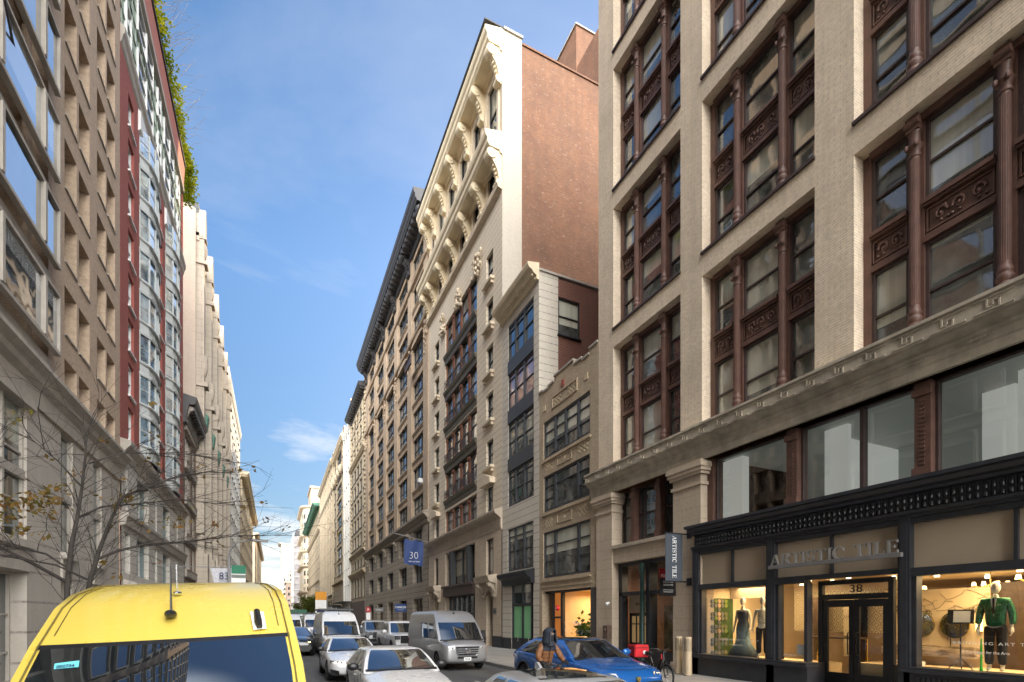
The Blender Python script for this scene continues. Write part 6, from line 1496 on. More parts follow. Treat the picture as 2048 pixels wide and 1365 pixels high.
# the rider: facing the camera side of the street, head turned to his left
def rider():
    ox, oy = 5.92, 10.55
    nk = (0,.02,1.56)
    B = [(0,.27,.98,.13,.12),(0,.20,1.18,.125,.10),(0,.12,1.38,.145,.11),(0,.08,1.54,.062),(0,.04,1.66,.055),
         (.09,.26,.95,.088),(.155,-.10,.70,.062),(.14,.10,.30,.042),(.135,-.08,.21,.036),
         (-.09,.26,.95,.088),(-.155,.06,.66,.062),(-.20,.12,.16,.042),(-.20,-.06,.06,.036),
         (.19,.10,1.46,.06),(.315,.02,1.22,.045),(.315,-.17,1.09,.032),
         (-.19,.10,1.46,.06),(-.315,.06,1.20,.045),(-.305,-.16,1.09,.032)]
    E = [(0,1),(1,2),(2,3),(3,4),(0,5),(5,6),(6,7),(7,8),(0,9),(9,10),(10,11),(11,12),(2,13),(13,14),(14,15),(2,16),(16,17),(17,18)]
    body = skin('person', B, E, M['skindark'], None, (ox,oy,0))
    tag(body, 'person in black hood and mask wearing a brown and navy puffer jacket on an e-bike', 'person')
    hm = head_mesh((0,.0,1.735), R(28), 1.0); hd = hm.build('head', M['skindark'], body, smooth=True, ang=80)
    # face mask below the eyes
    mk = MB(); rows = []
    for i in range(7):
        z = 1.72-.024*i; r = []
        for k in range(11):
            a = -PI*.5+R(28)+(-1+2*k/10)*1.35; rr = .094-.010*(i/6)**2+.014*math.exp(-((k-5)/1.2)**2)*(1 if i < 3 else .6); r.append((rr*.88*math.cos(a), .0+rr*1.06*math.sin(a), z))
        rows.append(r)
    mk.grid(rows); mk.build('face_mask', M['blackcloth'], body, smooth=True, ang=80)
    ey = MB()
    for e in (-1,1):
        a = R(28); x, y = e*.031, -.086; ey.sphere((x*math.cos(a)-y*math.sin(a), x*math.sin(a)+y*math.cos(a), 1.748),(.012,.012,.008),8,6)
    ey.build('eyes', M['eye'], hd)
    # hood: open shell round the head with a thick rim, falling on to the shoulders
    ho = MB(); n, m = 30, 16; rows = []
    a0 = -PI/2+R(28)
    for i in range(m+1):
        th = PI*.5*(i/m)*1.62; rr = []
        op = 0.0 if th < .75 else min(1.0,(th-.75)/.5)
        for k in range(n+1):
            gap = .95*op*(1-.0*op)
            a = a0+gap+(2*PI-2*gap)*k/n
            fr = max(0, math.cos(a-a0))
            R0 = .158 if th < PI/2 else .158+.03*((th-PI/2)/1.0)**1.5
            rr.append((R0*math.sin(min(th,PI/2))*math.cos(a), .025+(R0*1.08)*math.sin(min(th,PI/2))*math.sin(a), 1.765+.135*math.cos(th) if th < PI/2 else 1.765-.24*(th-PI/2)))
        rows.append(rr)
    ho.grid(rows)
    rim = [r[0] for r in rows[4:]][::-1]+[r[-1] for r in rows[4:]]
    ho.tube(rim, .022, 7)
    ho.build('hood', M['navycloth'], body, smooth=True, ang=80)
    cow = MB(); cow.lathe([(.155,1.47),(.15,1.53),(.115,1.585),(.10,1.62),(.085,1.64)],(0,.05,0),20); cow.build('hood_collar', M['navycloth'], body, smooth=True, ang=80)
    # jacket: torso and sleeves, slightly quilted
    J = [(0,.28,.93,.185,.15),(0,.255,1.05,.185,.15),(0,.20,1.20,.185,.14),(0,.13,1.38,.175,.135),(0,.09,1.50,.10,.10),
         (.165,.11,1.46,.095),(.25,.06,1.32,.085),(.295,.02,1.21,.078),(.30,-.07,1.145,.068),(.315,-.15,1.10,.056),
         (-.165,.11,1.46,.095),(-.25,.08,1.32,.085),(-.295,.06,1.20,.078),(-.295,-.05,1.14,.068),(-.305,-.14,1.10,.056)]
    JE = [(0,1),(1,2),(2,3),(3,4),(3,5),(5,6),(6,7),(7,8),(8,9),(3,10),(10,11),(11,12),(12,13),(13,14)]
    jk = skin('jacket', J, JE, M['jacket'], body, (0,0,0), 2)
    z = MB(); z.tube([(0,-.035,1.46),(0,.0,1.30),(0,.045,1.12),(0,.10,.98)],.007,5); z.build('zip', M['blackplastic'], jk)
    T = [(0,.27,.95,.145,.13),(.10,.25,.93,.105),(.16,-.10,.70,.078),(.145,.08,.36,.06),(-.10,.25,.93,.105),(-.16,.06,.66,.078),(-.20,.12,.24,.06)]
    skin('trousers', T, [(0,1),(1,2),(2,3),(0,4),(4,5),(5,6)], M['blackcloth'], body)
    for q in ((.135,.0,.22),(-.20,.02,.06)):
        s = MB(); s.sphere((q[0],q[1],q[2]),(.05,.145,.055),12,8); s.build('shoe', M['blackcloth'], body, smooth=True)
    for g in (1,-1):
        h = MB(); hand(h,(g*.312,-.165,1.10),(-g*.05,-.95,-.12),(-g,0,0),(0,-.25,-1),1.15,1.12,1); h.build('glove', M['blackcloth'], body, smooth=True, ang=80)
    bp = MB(); bp.sphere((0,.40,1.25),(.16,.10,.24),12,8); bp.build('backpack', M['blackcloth'], body, smooth=True)
rider()
pb = ebike('parked_bicycle', 'black e-bike with dark saddle parked on the pavement by the side entrance', (9.85,11.45,.17), R(-6), M['blackplastic'])
dl = MB(); dl.tube([(-.03,-.38,.80),(-.03,-.36,.95)],.022,6); dl.build('red_strap', M['redplastic'], pb)
bx = thing('delivery_box', 'bright red insulated delivery box on the back of the parked e-bike', 'box', (9.80,12.12,.97), R(-6))
m_ = MB().box(-.24,.24,-.22,.22,0,.36).mesh('box', M['redplastic']); q_ = bmesh.new(); q_.from_mesh(m_); bmesh.ops.bevel(q_, geom=list(q_.edges), offset=.025, segments=2, affect='EDGES'); q_.to_mesh(m_); q_.free(); link('box_body', m_, bx)
MB().box(-.245,.245,-.225,.225,.27,.285).build('zip', M['blackplastic'], bx); e_ = MB(); e_.lathe([(.035,-.232),(.06,-.232),(.06,-.226),(.035,-.226)],(.08,0,.14),14,'y'); e_.build('badge', M['whitepaint'], bx)
cr = thing('black_crate', 'black plastic crate hanging beside the red delivery box', 'crate', (9.42,12.2,.62))
k_ = MB(); k_.box(-.2,.2,-.2,.2,0,.02)
for a in (-.2,.18): k_.box(a,a+.02,-.2,.2,.02,.34); k_.box(-.18,.18,a,a+.02,.02,.34)
k_.build('crate_body', M['blackplastic'], cr)
MB().tube([(.19,-.1,.3),(.33,-.1,.28)],.02,5).build('hook', M['blackplastic'], cr)

def bollard(loc, label):
    r = thing('perforated_bollard', label, 'bollard', loc, 0, 'tan perforated bollards')
    MB().lathe([(.14,0),(.14,.03),(.115,.04),(.112,1.24),(.10,1.26),(0,1.26)],(0,0,0),22).build('post', M['tanmetal'], r, smooth=True)
    s = MB()
    for k in range(12):
        for c in range(7):
            a = PI*.62+PI*.95*c/6; x, y = .1135*math.cos(a), .1135*math.sin(a); s.box(x-.012,x+.012,y-.012,y+.012,.80+k*.035,.814+k*.035)
    s.build('slot_rows', M['blackplastic'], r)
bollard((12.45,13.25,.235), 'tan perforated metal column standing nearer the side entrance')
bollard((12.35,12.72,.235), 'tan perforated metal column standing nearer the shop window')

# ------------------------------------------------------------------ mannequins
def mannequin(label, loc, yaw, kind):
    r = thing('mannequin', label, 'mannequin', loc, yaw)
    S = 1.06
    B = [(0,0,.98,.115,.09),(0,0,1.14,.09,.075),(0,-.01,1.34,.125,.085),(0,0,1.50,.05),(0,-.01,1.58,.045),
         (.085,0,.90,.085),(.095,-.01,.50,.058),(.10,.02,.10,.036),(.105,-.10,.04,.034),
         (-.085,0,.90,.085),(-.095,-.01,.50,.058),(-.10,.02,.10,.036),(-.105,-.10,.04,.034),
         (.165,0,1.43,.048),(.225,.02,1.15,.036),(.245,-.06,.90,.026),(-.165,0,1.43,.048),(-.225,.02,1.15,.036),(-.245,-.06,.90,.026)]
    E = [(0,1),(1,2),(2,3),(3,4),(0,5),(5,6),(6,7),(7,8),(0,9),(9,10),(10,11),(11,12),(2,13),(13,14),(14,15),(2,16),(16,17),(17,18)]
    B = [tuple(k*S for k in v) for v in B]
    skin('body', B, E, M['mannequin'], r)
    h = MB(); h.sphere((0,-.015,1.70*S),(.078*S,.098*S,.122*S),18,12); h.build('head', M['mannequin'], r, smooth=True)
    for g in (1,-1):
        m = MB(); hand(m,(g*.246*S,-.07*S,.89*S),(g*.08,-.25,-1),(0,-1,0),(-g,0,0),.45,1.0,1); m.build('hand', M['mannequin'], r, smooth=True, ang=80)
    if kind == 'gown':
        g_ = MB(); g_.lathe([(.47,.0),(.40,.18),(.235,.42),(.20,.62),(.205,.86),(.185,.98),(.145,1.12),(.165,1.25),(.175,1.36),(.168,1.39)],(0,0,0),28); g_.v = [(x*S,y*.78*S,z*S) for x,y,z in g_.v]; g_.build('gown', M['gown'], r, smooth=True, ang=80)
    else:
        t = [(0,0,.97,.135,.10),(.088,0,.88,.105),(.098,-.01,.50,.08),(.10,.02,.14,.075),(-.088,0,.88,.105),(-.098,-.01,.50,.08),(-.10,.02,.14,.075)]
        skin('trousers', [tuple(k*S for k in v) for v in t], [(0,1),(1,2),(2,3),(0,4),(4,5),(5,6)], M['blackcloth'], r)
    if kind == 'sequin':
        j = [(0,0,.99,.16,.115),(0,0,1.15,.135,.10),(0,-.01,1.34,.155,.105),(0,0,1.46,.085,.075)]
        skin('sequin_top', [tuple(k*S for k in v) for v in j], [(0,1),(1,2),(2,3)], M['sequin'], r)
    if kind == 'jacket':
        j = [(0,0,.86,.185,.13),(0,0,1.12,.165,.12),(0,-.01,1.36,.18,.12),(0,0,1.49,.08,.075),(.18,0,1.43,.08),(.245,.02,1.16,.066),(.255,-.05,.95,.055),(-.18,0,1.43,.08),(-.245,.02,1.16,.066),(-.255,-.05,.95,.055)]
        skin('green_jacket', [tuple(k*S for k in v) for v in j], [(0,1),(1,2),(2,3),(2,4),(4,5),(5,6),(2,7),(7,8),(8,9)], M['greensequin'], r)
        s = MB(); s.poly([(-.05*S,-.155*S,1.48*S),(.05*S,-.155*S,1.48*S),(.0,-.16*S,1.12*S)]); s.build('shirt_front', M['whitepaint'], r)
        s = MB(); s.poly([(-.016,-.175,1.57),(.016,-.175,1.57),(.022,-.182,1.28),(0,-.184,1.22),(-.022,-.182,1.28)]); s.build('tie', M['blackcloth'], r)
    return r
mannequin('mannequin in a strapless blue gradient gown in the left shop window', (13.75,11.75,.86), R(-75), 'gown')
mannequin('mannequin in sequin top and black trousers beside the blue gown', (13.68,10.97,.86), R(-60), 'sequin')
mannequin('mannequin in a green sequin jacket and black tie in the right shop window', (13.85,5.42,.97), R(-80), 'jacket')

# ------------------------------------------------------------------ things in the shop
tl = thing('circle_tile_panel', 'panel of round tiles in greens, greys and blush in the left shop window', 'tile panel', (13.78,12.72,.84), PI/2)
MB().box(0,.05,-.62,.62,0,1.95).build('board', M['mosgreen'], tl)
rnd = random.Random(11); cols = ['tcgrey','tclime','tcblush','tcteal','tcslate','tcolive']
def disc(y,z,c): MB().lathe([(0,-.03),(.068,-.03),(.072,-.02),(.072,0)],(0,y,z),18,'x').build('round_tile', M[c], tl)
for j in range(13):
    for i in range(5):
        if (j % 3 == 2 and i not in (2,)) : continue
        c = {0:('tcslate','tcgrey'),1:('tclime','tcgrey'),2:('tcblush','tcgrey'),3:('tcgrey','tcolive'),4:('tclime','tcolive')}[i]
        disc(.36-.155*i, 1.85-.145*j, c[rnd.random() < .45] if j < 8 else rnd.choice(['tcslate','tcteal','tcgrey','tcgrey']))
me = text_mesh('BRINGING ART TO LIFE', .075, .001, M['whitepaint'], 1.25, space=1.35); me.transform(Matrix.Rotation(-PI/2,4,'Z'))
tag(link('window_lettering', me, None, (12.985,11.35,1.42)), 'small white capitals on the left shop window reading BRINGING ART TO LIFE', 'lettering')
me = text_mesh('A Campaign for the Arts', .055, .001, M['whitepaint'], .9); me.transform(Matrix.Rotation(-PI/2,4,'Z'))
tag(link('window_lettering', me, None, (12.985,11.35,1.27)), 'tiny white line under the capitals on the left shop window', 'lettering')
me = text_mesh('BRINGING ART TO LIFE', .085, .001, M['whitepaint'], 1.35, space=1.35); me.transform(Matrix.Rotation(-PI/2,4,'Z'))
tag(link('window_lettering', me, None, (12.985,5.0,1.58)), 'white capitals across the right shop window in front of the green jacket', 'lettering')
me = text_mesh('A Campaign for the Arts', .085, .001, M['whitepaint'], .9); me.transform(Matrix.Rotation(-PI/2,4,'Z'))
tag(link('window_lettering', me, None, (12.985,5.25,1.40)), 'white line under the capitals on the right shop window', 'lettering')
me = text_mesh('ARTISTIC TILE', .085, .001, M['whitepaint'], 1.2); me.transform(Matrix.Rotation(-PI/2,4,'Z'))
tag(link('window_lettering', me, None, (12.985,9.42,1.06)), 'white shop name low on the narrow window left of the doors', 'lettering')
nt = tag(MB().box(12.975,12.985,9.08,9.32,1.12,1.40).build('notice', M['papergrey']), 'pale grey notice taped inside the narrow window left of the doors', 'notice')
ms = thing('music_stand', 'black music stand with a pale sheet in the right shop window', 'music stand', (13.62,5.93,.95), R(20))
k = MB(); k.tube([(0,0,.12),(0,0,1.15)],.014,8)
for a in (0,2.1,4.2): k.tube([(0,0,.30),(.28*math.cos(a),.28*math.sin(a),.01)],.010,6)
k.build('tripod', M['blackplastic'], ms); k = MB(); k.grid([[(-.06,-.22,1.05),(-.06,.22,1.05)],[(.10,-.22,1.36),(.10,.22,1.36)]]); ds = k.build('desk', M['blackplastic'], ms)
MB().grid([[(-.062,-.16,1.08),(-.062,.12,1.08)],[(.078,-.16,1.33),(.078,.12,1.33)]]).build('music_sheet', M['papergrey'], ds)
cl = thing('green_clarinet', 'bright green clarinet standing upright beside the music stand', 'clarinet', (13.45,5.50,.95))
MB().lathe([(.05,0),(.035,.06),(.02,.14),(.018,.62),(.014,.66),(.012,.74),(0,.75)],(0,0,0),12).build('tube', M['limegreen'], cl, smooth=True)
k = MB()
for q in range(9): k.sphere((-.02,.005*(-1)**q,.17+.05*q),(.01,.012,.010),6,4)
k.build('key', M['limegreen'], cl)
for y,lab in ((7.42,'round gilt mirror left of the other in the right shop window'),(6.70,'round gilt mirror behind the music stand')):
    m = thing('round_mirror', lab, 'mirror', (15.10,y,1.95), -.16, 'round mirrors over the vanity'); rows = MB().lathe([(.30,-.0),(.33,0),(.33,.03),(.30,.03)],(0,0,0),30,'x'); rows.build('frame', M['goldmetal'], m); MB().lathe([(0,0),(.302,0),(.302,.02),(0,.02)],(0,0,0),30,'x').build('mirror_glass', M['mirrorglass'], m)
vn = thing('vanity_counter', 'marble vanity counter under the round mirrors', 'vanity', (14.95,7.1,1.18)); MB().box(-.22,.2,-.95,1.05,0,.26).build('counter', M['veinmarble'], vn)
for y in (.32,-.40): MB().tube([(-.02,y,.26),(-.02,y,.46),(-.14,y,.47),(-.15,y,.43)],.012,6).build('tap', M['blackplastic'], vn)
sc_ = thing('wall_sconce', 'small glowing wall lamp right of the round mirrors', 'wall lamp', (15.12,6.22,1.95)); MB().lathe([(0,-.14),(.065,-.14),(.065,.14),(0,.14)],(0,0,0),12).build('lamp_shade', M['sconce'], sc_); MB().box(.0,.07,-.04,.04,-.17,.17).build('base', M['goldmetal'], sc_)
lo = thing('low_shelf', 'low white display shelf on the platform under the vanity', 'shelf', (14.1,7.0,.95)); MB().box(-.15,.15,-.1,.55,.0,.02).box(-.15,.15,-.1,.55,.10,.12).box(-.15,.15,-.1,-.08,.02,.10).box(-.15,.15,.53,.55,.02,.10).box(-.15,.15,.2,.22,.02,.10).build('shelf_body', M['whitepaint'], lo)
ds_ = thing('desk', 'gilt framed desk behind the narrow shop window', 'desk', (14.6,9.3,.84)); MB().box(-.3,.3,-.75,.75,.70,.74).build('top', M['darkwood'], ds_)
for a in (-.27,.27):
    for c in (-.7,.7): MB().box(a-.02,a+.02,c-.02,c+.02,0,.70).build('leg', M['goldmetal'], ds_)
cd = thing('white_cabinet', 'white cabinet with a table lamp seen through the glass doors', 'cabinet', (17.2,6.7,.22)); MB().box(-.25,.25,-.7,.7,.12,1.0).build('cabinet_body', M['whitepaint'], cd)
for a in (-.2,.2):
    for c in (-.62,.62): MB().box(a-.03,a+.03,c-.03,c+.03,0,.12).build('leg', M['whitepaint'], cd)
tlp = thing('table_lamp', 'table lamp with drum shade on the white cabinet', 'lamp', (17.2,6.75,1.22)); MB().lathe([(.09,0),(.04,.05),(.06,.3),(.03,.42),(.02,.45)],(0,0,0),12).build('base', M['blackplastic'], tlp); MB().lathe([(.22,.42),(.20,.70)],(0,0,0),18).build('lamp_shade', M['shadeglow'], tlp)
for x,y,lab in ((14.6,5.0,'gilt chandelier over the green jacket in the right window'),(17.0,8.6,'gilt chandelier seen over the double doors'),(16.6,6.6,'gilt chandelier deep in the shop right of the doors')):
    c = thing('chandelier', lab, 'chandelier', (x,y,2.86), 0, 'gilt chandeliers in the tile shop'); k = MB(); k.tube([(0,0,.44),(0,0,.1)],.012,6)
    for q in range(8): a = PI*q/4; k.tube([(0,0,.12),(.2*math.cos(a),.2*math.sin(a),.04),(.34*math.cos(a),.34*math.sin(a),.10)],.012,5)
    k.build('arms', M['goldmetal'], c); k = MB()
    for q in range(8): a = PI*q/4; k.lathe([(.05,.10),(.035,.19)],(.34*math.cos(a),.34*math.sin(a),0),10)
    k.build('lamp_shade', M['chand'], c)
spotm = MB().lathe([(0,.0),(.055,.0),(.06,.06),(.04,.10),(0,.10)],(0,0,0),12).mesh('spot', M['spotglow'])
i = 0
for x in (13.9,15.4,17.2):
    for y in (12.2,10.9,9.6,8.2,6.9,5.6,4.2):
        o = thing('ceiling_spot', 'small round ceiling spotlight in the lit tile shop', 'spotlight', (x,y+.3*(i % 2),3.18), 0, 'ceiling spotlights in the tile shop'); link('lamp', spotm, o); i += 1
def area(name, loc, size, energy, col=(1,.70,.36), sy=None):
    l = bpy.data.lights.new(name, 'AREA'); l.energy = energy; l.color = col; l.shape = 'RECTANGLE'; l.size = size; l.size_y = sy or size
    o = bpy.data.objects.new(name, l); COL.objects.link(o); o.location = loc; return o
area('shop_lamp', (14.3,10.9,3.12), 1.0, 165, sy=3.0); area('shop_lamp', (14.3,4.9,3.12), 1.0, 180, sy=3.0); area('shop_lamp', (16.8,7.8,3.12), 2.0, 220, sy=4.0)
area('shop_lamp', (15.0,20.7,3.3), 1.6, 190, (1,.62,.3), 2.5)
area('shop_lamp', (15.0,15.9,4.0), 1.2, 130, (1,.75,.48), 2.5)

# ------------------------------------------------------------------ lettering with serifs
def serif_mesh(txt, h, width, ext, mat):
    """roman capitals in the XZ plane facing -Y, baseline z=0, fitted to a width, centred"""
    TK, TN, SH = .15, .055, .05
    def rib(mb, pts, ws):
        n = len(pts); L, Rr = [], []
        for i, p in enumerate(pts):
            a = pts[max(0,i-1)]; c = pts[min(n-1,i+1)]; dx, dz = c[0]-a[0], c[1]-a[1]; d = math.hypot(dx,dz) or 1
            w = ws[i] if hasattr(ws,'__len__') else ws; nx, nz = -dz/d*w/2, dx/d*w/2
            L.append((p[0]+nx,p[1]+nz)); Rr.append((p[0]-nx,p[1]-nz))
        for i in range(n-1): mb.prism([L[i],L[i+1],Rr[i+1],Rr[i]],'y',-ext,ext)
    def arc(cx,cz,rx,rz,a0,a1,n=14): return [(cx+rx*math.cos(a0+(a1-a0)*k/n), cz+rz*math.sin(a0+(a1-a0)*k/n)) for k in range(n+1)]
    def bar(mb,x0,x1,z0,z1): mb.box(x0,x1,-ext,ext,z0,z1)
    def I(mb,x): bar(mb,x-TK/2,x+TK/2,SH,1-SH); bar(mb,x-.18,x+.18,0,SH); bar(mb,x-.18,x+.18,1-SH,1)
    W = {'A':.86,'R':.86,'T':.84,'I':.42,'S':.66,'C':.86,'L':.74,'E':.76,' ':.55}
    mb = MB(); x = 0
    for ch in txt:
        w = W[ch]; m = MB()
        if ch == 'I': I(m,.21)
        elif ch == 'T': bar(m,.42-TK/2,.42+TK/2,SH,.95); bar(m,.24,.60,0,SH); bar(m,.03,.81,.94,1); bar(m,.03,.09,.76,.94); bar(m,.75,.81,.76,.94)
        elif ch == 'L': bar(m,.12,.12+TK,SH,1-SH); bar(m,.02,.36,1-SH,1); bar(m,.02,.72,0,SH+.01); bar(m,.66,.72,SH,.26)
        elif ch == 'E': bar(m,.12,.12+TK,SH,1-SH); bar(m,.02,.72,0,SH+.01); bar(m,.66,.72,SH,.24); bar(m,.02,.70,.95,1); bar(m,.64,.70,.78,.95); bar(m,.27,.52,.49,.55); bar(m,.50,.54,.41,.63)
        elif ch == 'A': rib(m,[(.10,SH),(.42,.98)],TN); rib(m,[(.72,SH),(.44,.98)],TK); bar(m,.24,.60,.32,.38); bar(m,.0,.22,0,SH); bar(m,.56,.86,0,SH)
        elif ch == 'R':
            bar(m,.12,.12+TK,SH,1-SH); bar(m,.02,.37,0,SH); bar(m,.02,.27,1-SH,1)
            p = [(.27,.975)]+arc(.44,.735,.20,.24,PI/2,-PI/2)+[(.27,.495)]; rib(m,p,[.06]+[.06+.10*math.sin(PI*k/14) for k in range(15)]+[.06])
            rib(m,[(.42,.49),(.72,SH)],TK); bar(m,.62,.86,0,SH)
        elif ch == 'C':
            p = arc(.46,.5,.36,.48,R(42),R(318),24); rib(m,p,[.06+.11*math.sin(PI*k/24) for k in range(25)]); bar(m,.72,.77,.64,.90)
        elif ch == 'S':
            p = arc(.33,.735,.21,.24,R(30),R(250),12)+arc(.33,.265,.23,.24,R(70),R(-150),12); rib(m,p,[.06+.085*math.exp(-((k-12.5)/6)**2) for k in range(26)]); bar(m,.52,.56,.74,.96); bar(m,.07,.11,.06,.30)
        m.v = [(a+x,b_,c) for a,b_,c in m.v]; mb.add(m.v, m.f); x += w
    k = width/x
    mb.v = [((a-x/2)*k, b_, c*h) for a,b_,c in mb.v]
    return mb.mesh('lettering', mat)

sg = thing('shop_sign', 'pale metal serif letters ARTISTIC TILE standing on a bar over the shop doors', 'shop sign', (12.62,8.24,3.50))
k = MB(); k.box(-.05,.05,-1.68,1.66,-.01,.085); k.box(.05,.25,-1.62,-1.55,0,.06); k.box(.05,.25,1.55,1.62,0,.06); k.build('bar', M['signgrey'], sg)
me = serif_mesh('ARTISTIC TILE', .30, 3.24, .03, M['signsilver']); me.transform(Matrix.Rotation(-PI/2,4,'Z')); link('lettering', me, sg, (0,0,.085))
bn = thing('blade_banner', 'slate blue vertical banner reading ARTISTIC TILE on a black bracket', 'banner', (12.20,13.22,3.38))
MB().box(-.37,.37,-.006,.006,0,1.58).build('cloth', M['slatecloth'], bn)
for s in (-1,1):
    me = serif_mesh('ARTISTIC TILE', .17, 1.42, .003, M['whitepaint']); me.transform(Matrix.Rotation(R(90),4,'Y'))
    if s > 0: me.transform(Matrix.Rotation(PI,4,'Z'))
    link('lettering', me, bn, (-.07*1,-.012*(1 if s < 0 else -1),.80))
for z_ in (1.60,-.02): MB().tube([(-.42,0,z_),(.74,0,z_)],.022,8).box(.66,.72,-.10,.10,z_-.13,z_+.13).build('bracket', M['black'], bn)
fl = thing('lease_sign', 'red and black FOR LEASE sign hanging behind the banner', 'sign', (12.55,13.90,2.90))
MB().box(-.37,.37,-.02,.02,0,.62).build('lower_board', M['blackplastic'], fl); MB().box(-.37,.37,-.02,.02,.622,.95).build('upper_board', M['signred'], fl)
MB().tube([(.37,0,.9),(.42,0,.9)],.02,6).build('bracket', M['black'], fl)
for t,sz,z,s in (('FOR LEASE',.135,.66,1.0),('DOUG RICE',.085,.47,1.0),('212-253-8703',.085,.36,.9)): link('lettering', text_mesh(t,sz,.002,M['whitepaint'],s,offset=.002), fl, (0,-.024,z))
for z in (.20,.13): MB().box(-.22,.22,-.023,-.021,z,z+.022).build('small_print', M['papergrey'], fl)
# flag with 30
fg = thing('flag', 'blue hanging flag reading 30 on a long pole', 'flag', (13.0,46.0,7.0))
MB().tube([(0,0,2.15),(-3.25,0,2.75)],.045,8).build('pole', M['alloy'], fg); rows = []
for i in range(9):
    t = i/8; rows.append([(-2.35+1.75*j/10+.03*math.sin(t*5), .05*math.sin(j*.9+t*4), 2.28-2.25*t+(-.13*(j/10)+.05*math.sin(j*1.3))*(1 if i else 1)) for j in range(11)])
cf_ = MB().grid(rows).build('cloth', M['flagblue'], fg, smooth=True)
link('lettering', text_mesh('30',.95,.004,M['whitepaint'],.95,offset=-.022), cf_, (-1.50,-.10,.52)); link('lettering', text_mesh('WEST 21ST STREET',.14,.003,M['whitepaint'],.9), cf_, (-1.45,-.10,.22))
bs = thing('blade_sign', 'blue projecting sign reading CANCOS on the grey building base', 'sign', (12.9,54.6,2.75)); MB().box(-1.25,-.05,-.05,.05,0,.86).build('board', M['signblue'], bs); MB().box(-.05,.05,-.03,.03,.3,.5).build('bracket', M['black'], bs)
link('lettering', text_mesh('CANCOS',.30,.003,M['whitepaint'],.95,offset=.006), bs, (-.65,-.056,.42)); MB().box(-.95,-.35,-.054,-.051,.22,.25).build('small_print', M['papergrey'], bs)
bs = thing('blade_sign', 'small grey projecting sign left of the blue CANCOS sign', 'sign', (12.9,67.2,2.9)); MB().box(-1.2,-.05,-.05,.05,0,.55).build('board', M['signgrey'], bs); MB().box(-.05,.05,-.03,.03,.2,.35).build('bracket', M['black'], bs); MB().box(-1.0,-.3,-.054,-.051,.22,.3).build('small_print', M['papergrey'], bs)
ss = thing('parking_sign', 'red and white parking sign on a thin post by the right kerb', 'sign', (9.0,55.5,.16)); MB().tube([(0,0,0),(0,0,3.2)],.035,8).build('post', M['greyiron'], ss); MB().box(-.24,.24,-.06,-.04,2.55,3.1).build('red_plate', M['signred'], ss); MB().box(-.22,.22,-.06,-.04,1.75,2.5).build('white_plate', M['whitepaint'], ss); link('lettering', text_mesh('P',.4,.002,M['whitepaint']), ss, (0,-.064,2.68))
# pavement canopies far right
for y,lab in ((118.0,'black shop canopy with small white lettering far along the right pavement'),(134.0,'dark plain canopy beyond the lettered one on the right pavement')):
    c = thing('canopy', lab, 'canopy', (11.0,y,3.2)); MB().box(-1.9,1.95,-3,5,.0,1.7).build('cover', M['blackplastic'], c)
    if y < 120: link('lettering', text_mesh('SCOUT',.7,.01,M['whitepaint']), c, (0,-3.03,.6))
    for x in (-1.8,1.6): MB().tube([(x,-2.9,-2.95),(x,-2.9,0)],.07,6).build('post', M['greyiron'], c)
rl = thing('terrace_railing', 'thin metal terrace railing above the dark shopfront far along the right', 'railing', (11.6,106.0,5.2)); k = MB(); k.box(-.6,1.39,-8,8,-.1,0)
for q in range(9): k.tube([(-.55,-8+2*q,0),(-.55,-8+2*q,2.2)],.04,5)
k.tube([(-.55,-8,2.2),(-.55,8,2.2)],.05,5); k.tube([(-.55,-8,1.1),(-.55,8,1.1)],.04,5); k.build('rails', M['greyiron'], rl)
# street lamps with banners
def lamp(name, loc, side, h, label, reach):
    r = thing(name, label, 'street lamp', loc); g = side
    MB().lathe([(.22,0),(.20,.5),(.12,.6),(.10,1.0),(.075,h*.8),(.06,h*.85)],(0,0,0),12).build('post', M['lamppost'], r, smooth=True)
    MB().tube([(0,0,h*.84),(g*.05,0,h*.90),(g*reach*.25,0,h*.965),(g*reach*.6,0,h*.995),(g*reach,0,h)],[.06,.05,.045,.04,.04],8).build('arm', M['lamppost'], r, smooth=True)
    m = MB(); m.box(min(g*(reach-.1),g*(reach+.75)),max(g*(reach-.1),g*(reach+.75)),-.14,.14,h-.05,h+.06); m.build('lamp_head', M['lamppost'], r); return r
l1 = lamp('street_lamp', (-2.42,33.7,.15), 1, 6.55, 'curved arm street lamp on the left pavement with green and white banner', 1.3)
bb = MB().box(.12,.86,-.01,.01,4.55,5.05).build('banner', M['bannergreen'], l1); MB().box(.12,.86,-.01,.01,3.95,4.548).build('banner_foot', M['whitepaint'], bb); MB().box(.12,.86,-.012,-.0101,4.30,4.50).build('banner_print', M['signgrey'], bb); link('lettering', text_mesh('CONTEMPORARY',.095,.002,M['bannergreen'],.85), bb, (.49,-.016,4.36))
fw = thing('flag', 'white flag with grey figure on a pole from the left building', 'flag', (-6.3,36.0,4.2)); MB().tube([(0,0,1.0),(4.1,0,1.05)],.03,6).build('pole', M['lamppost'], fw); k = MB(); rows = [[(2.7+1.15*j/8+.06*i, .04*math.sin(j*1.1+i), .98-.24*i-.05*j*(i/4)) for j in range(9)] for i in range(5)]; cf_ = k.grid(rows).build('cloth', M['flagwhite'], fw, smooth=True); link('lettering', text_mesh('83',.62,.004,M['navy'],.9), cf_, (3.45,-.08,.30))
l2 = lamp('street_lamp', (9.15,104.0,.15), -1, 8.0, 'distant street lamp on the right pavement with orange and white banner', 3.2)
bb = MB().box(-.15-2.0,-.15,-.01,.01,5.4,7.0).build('banner', M['bannerorange'], l2); MB().box(-2.15,-.15,-.01,.01,2.6,5.39).build('banner_foot', M['whitepaint'], bb); MB().box(-1.9,-.4,-.013,-.011,2.9,3.6).build('banner_print', M['signblue'], bb)
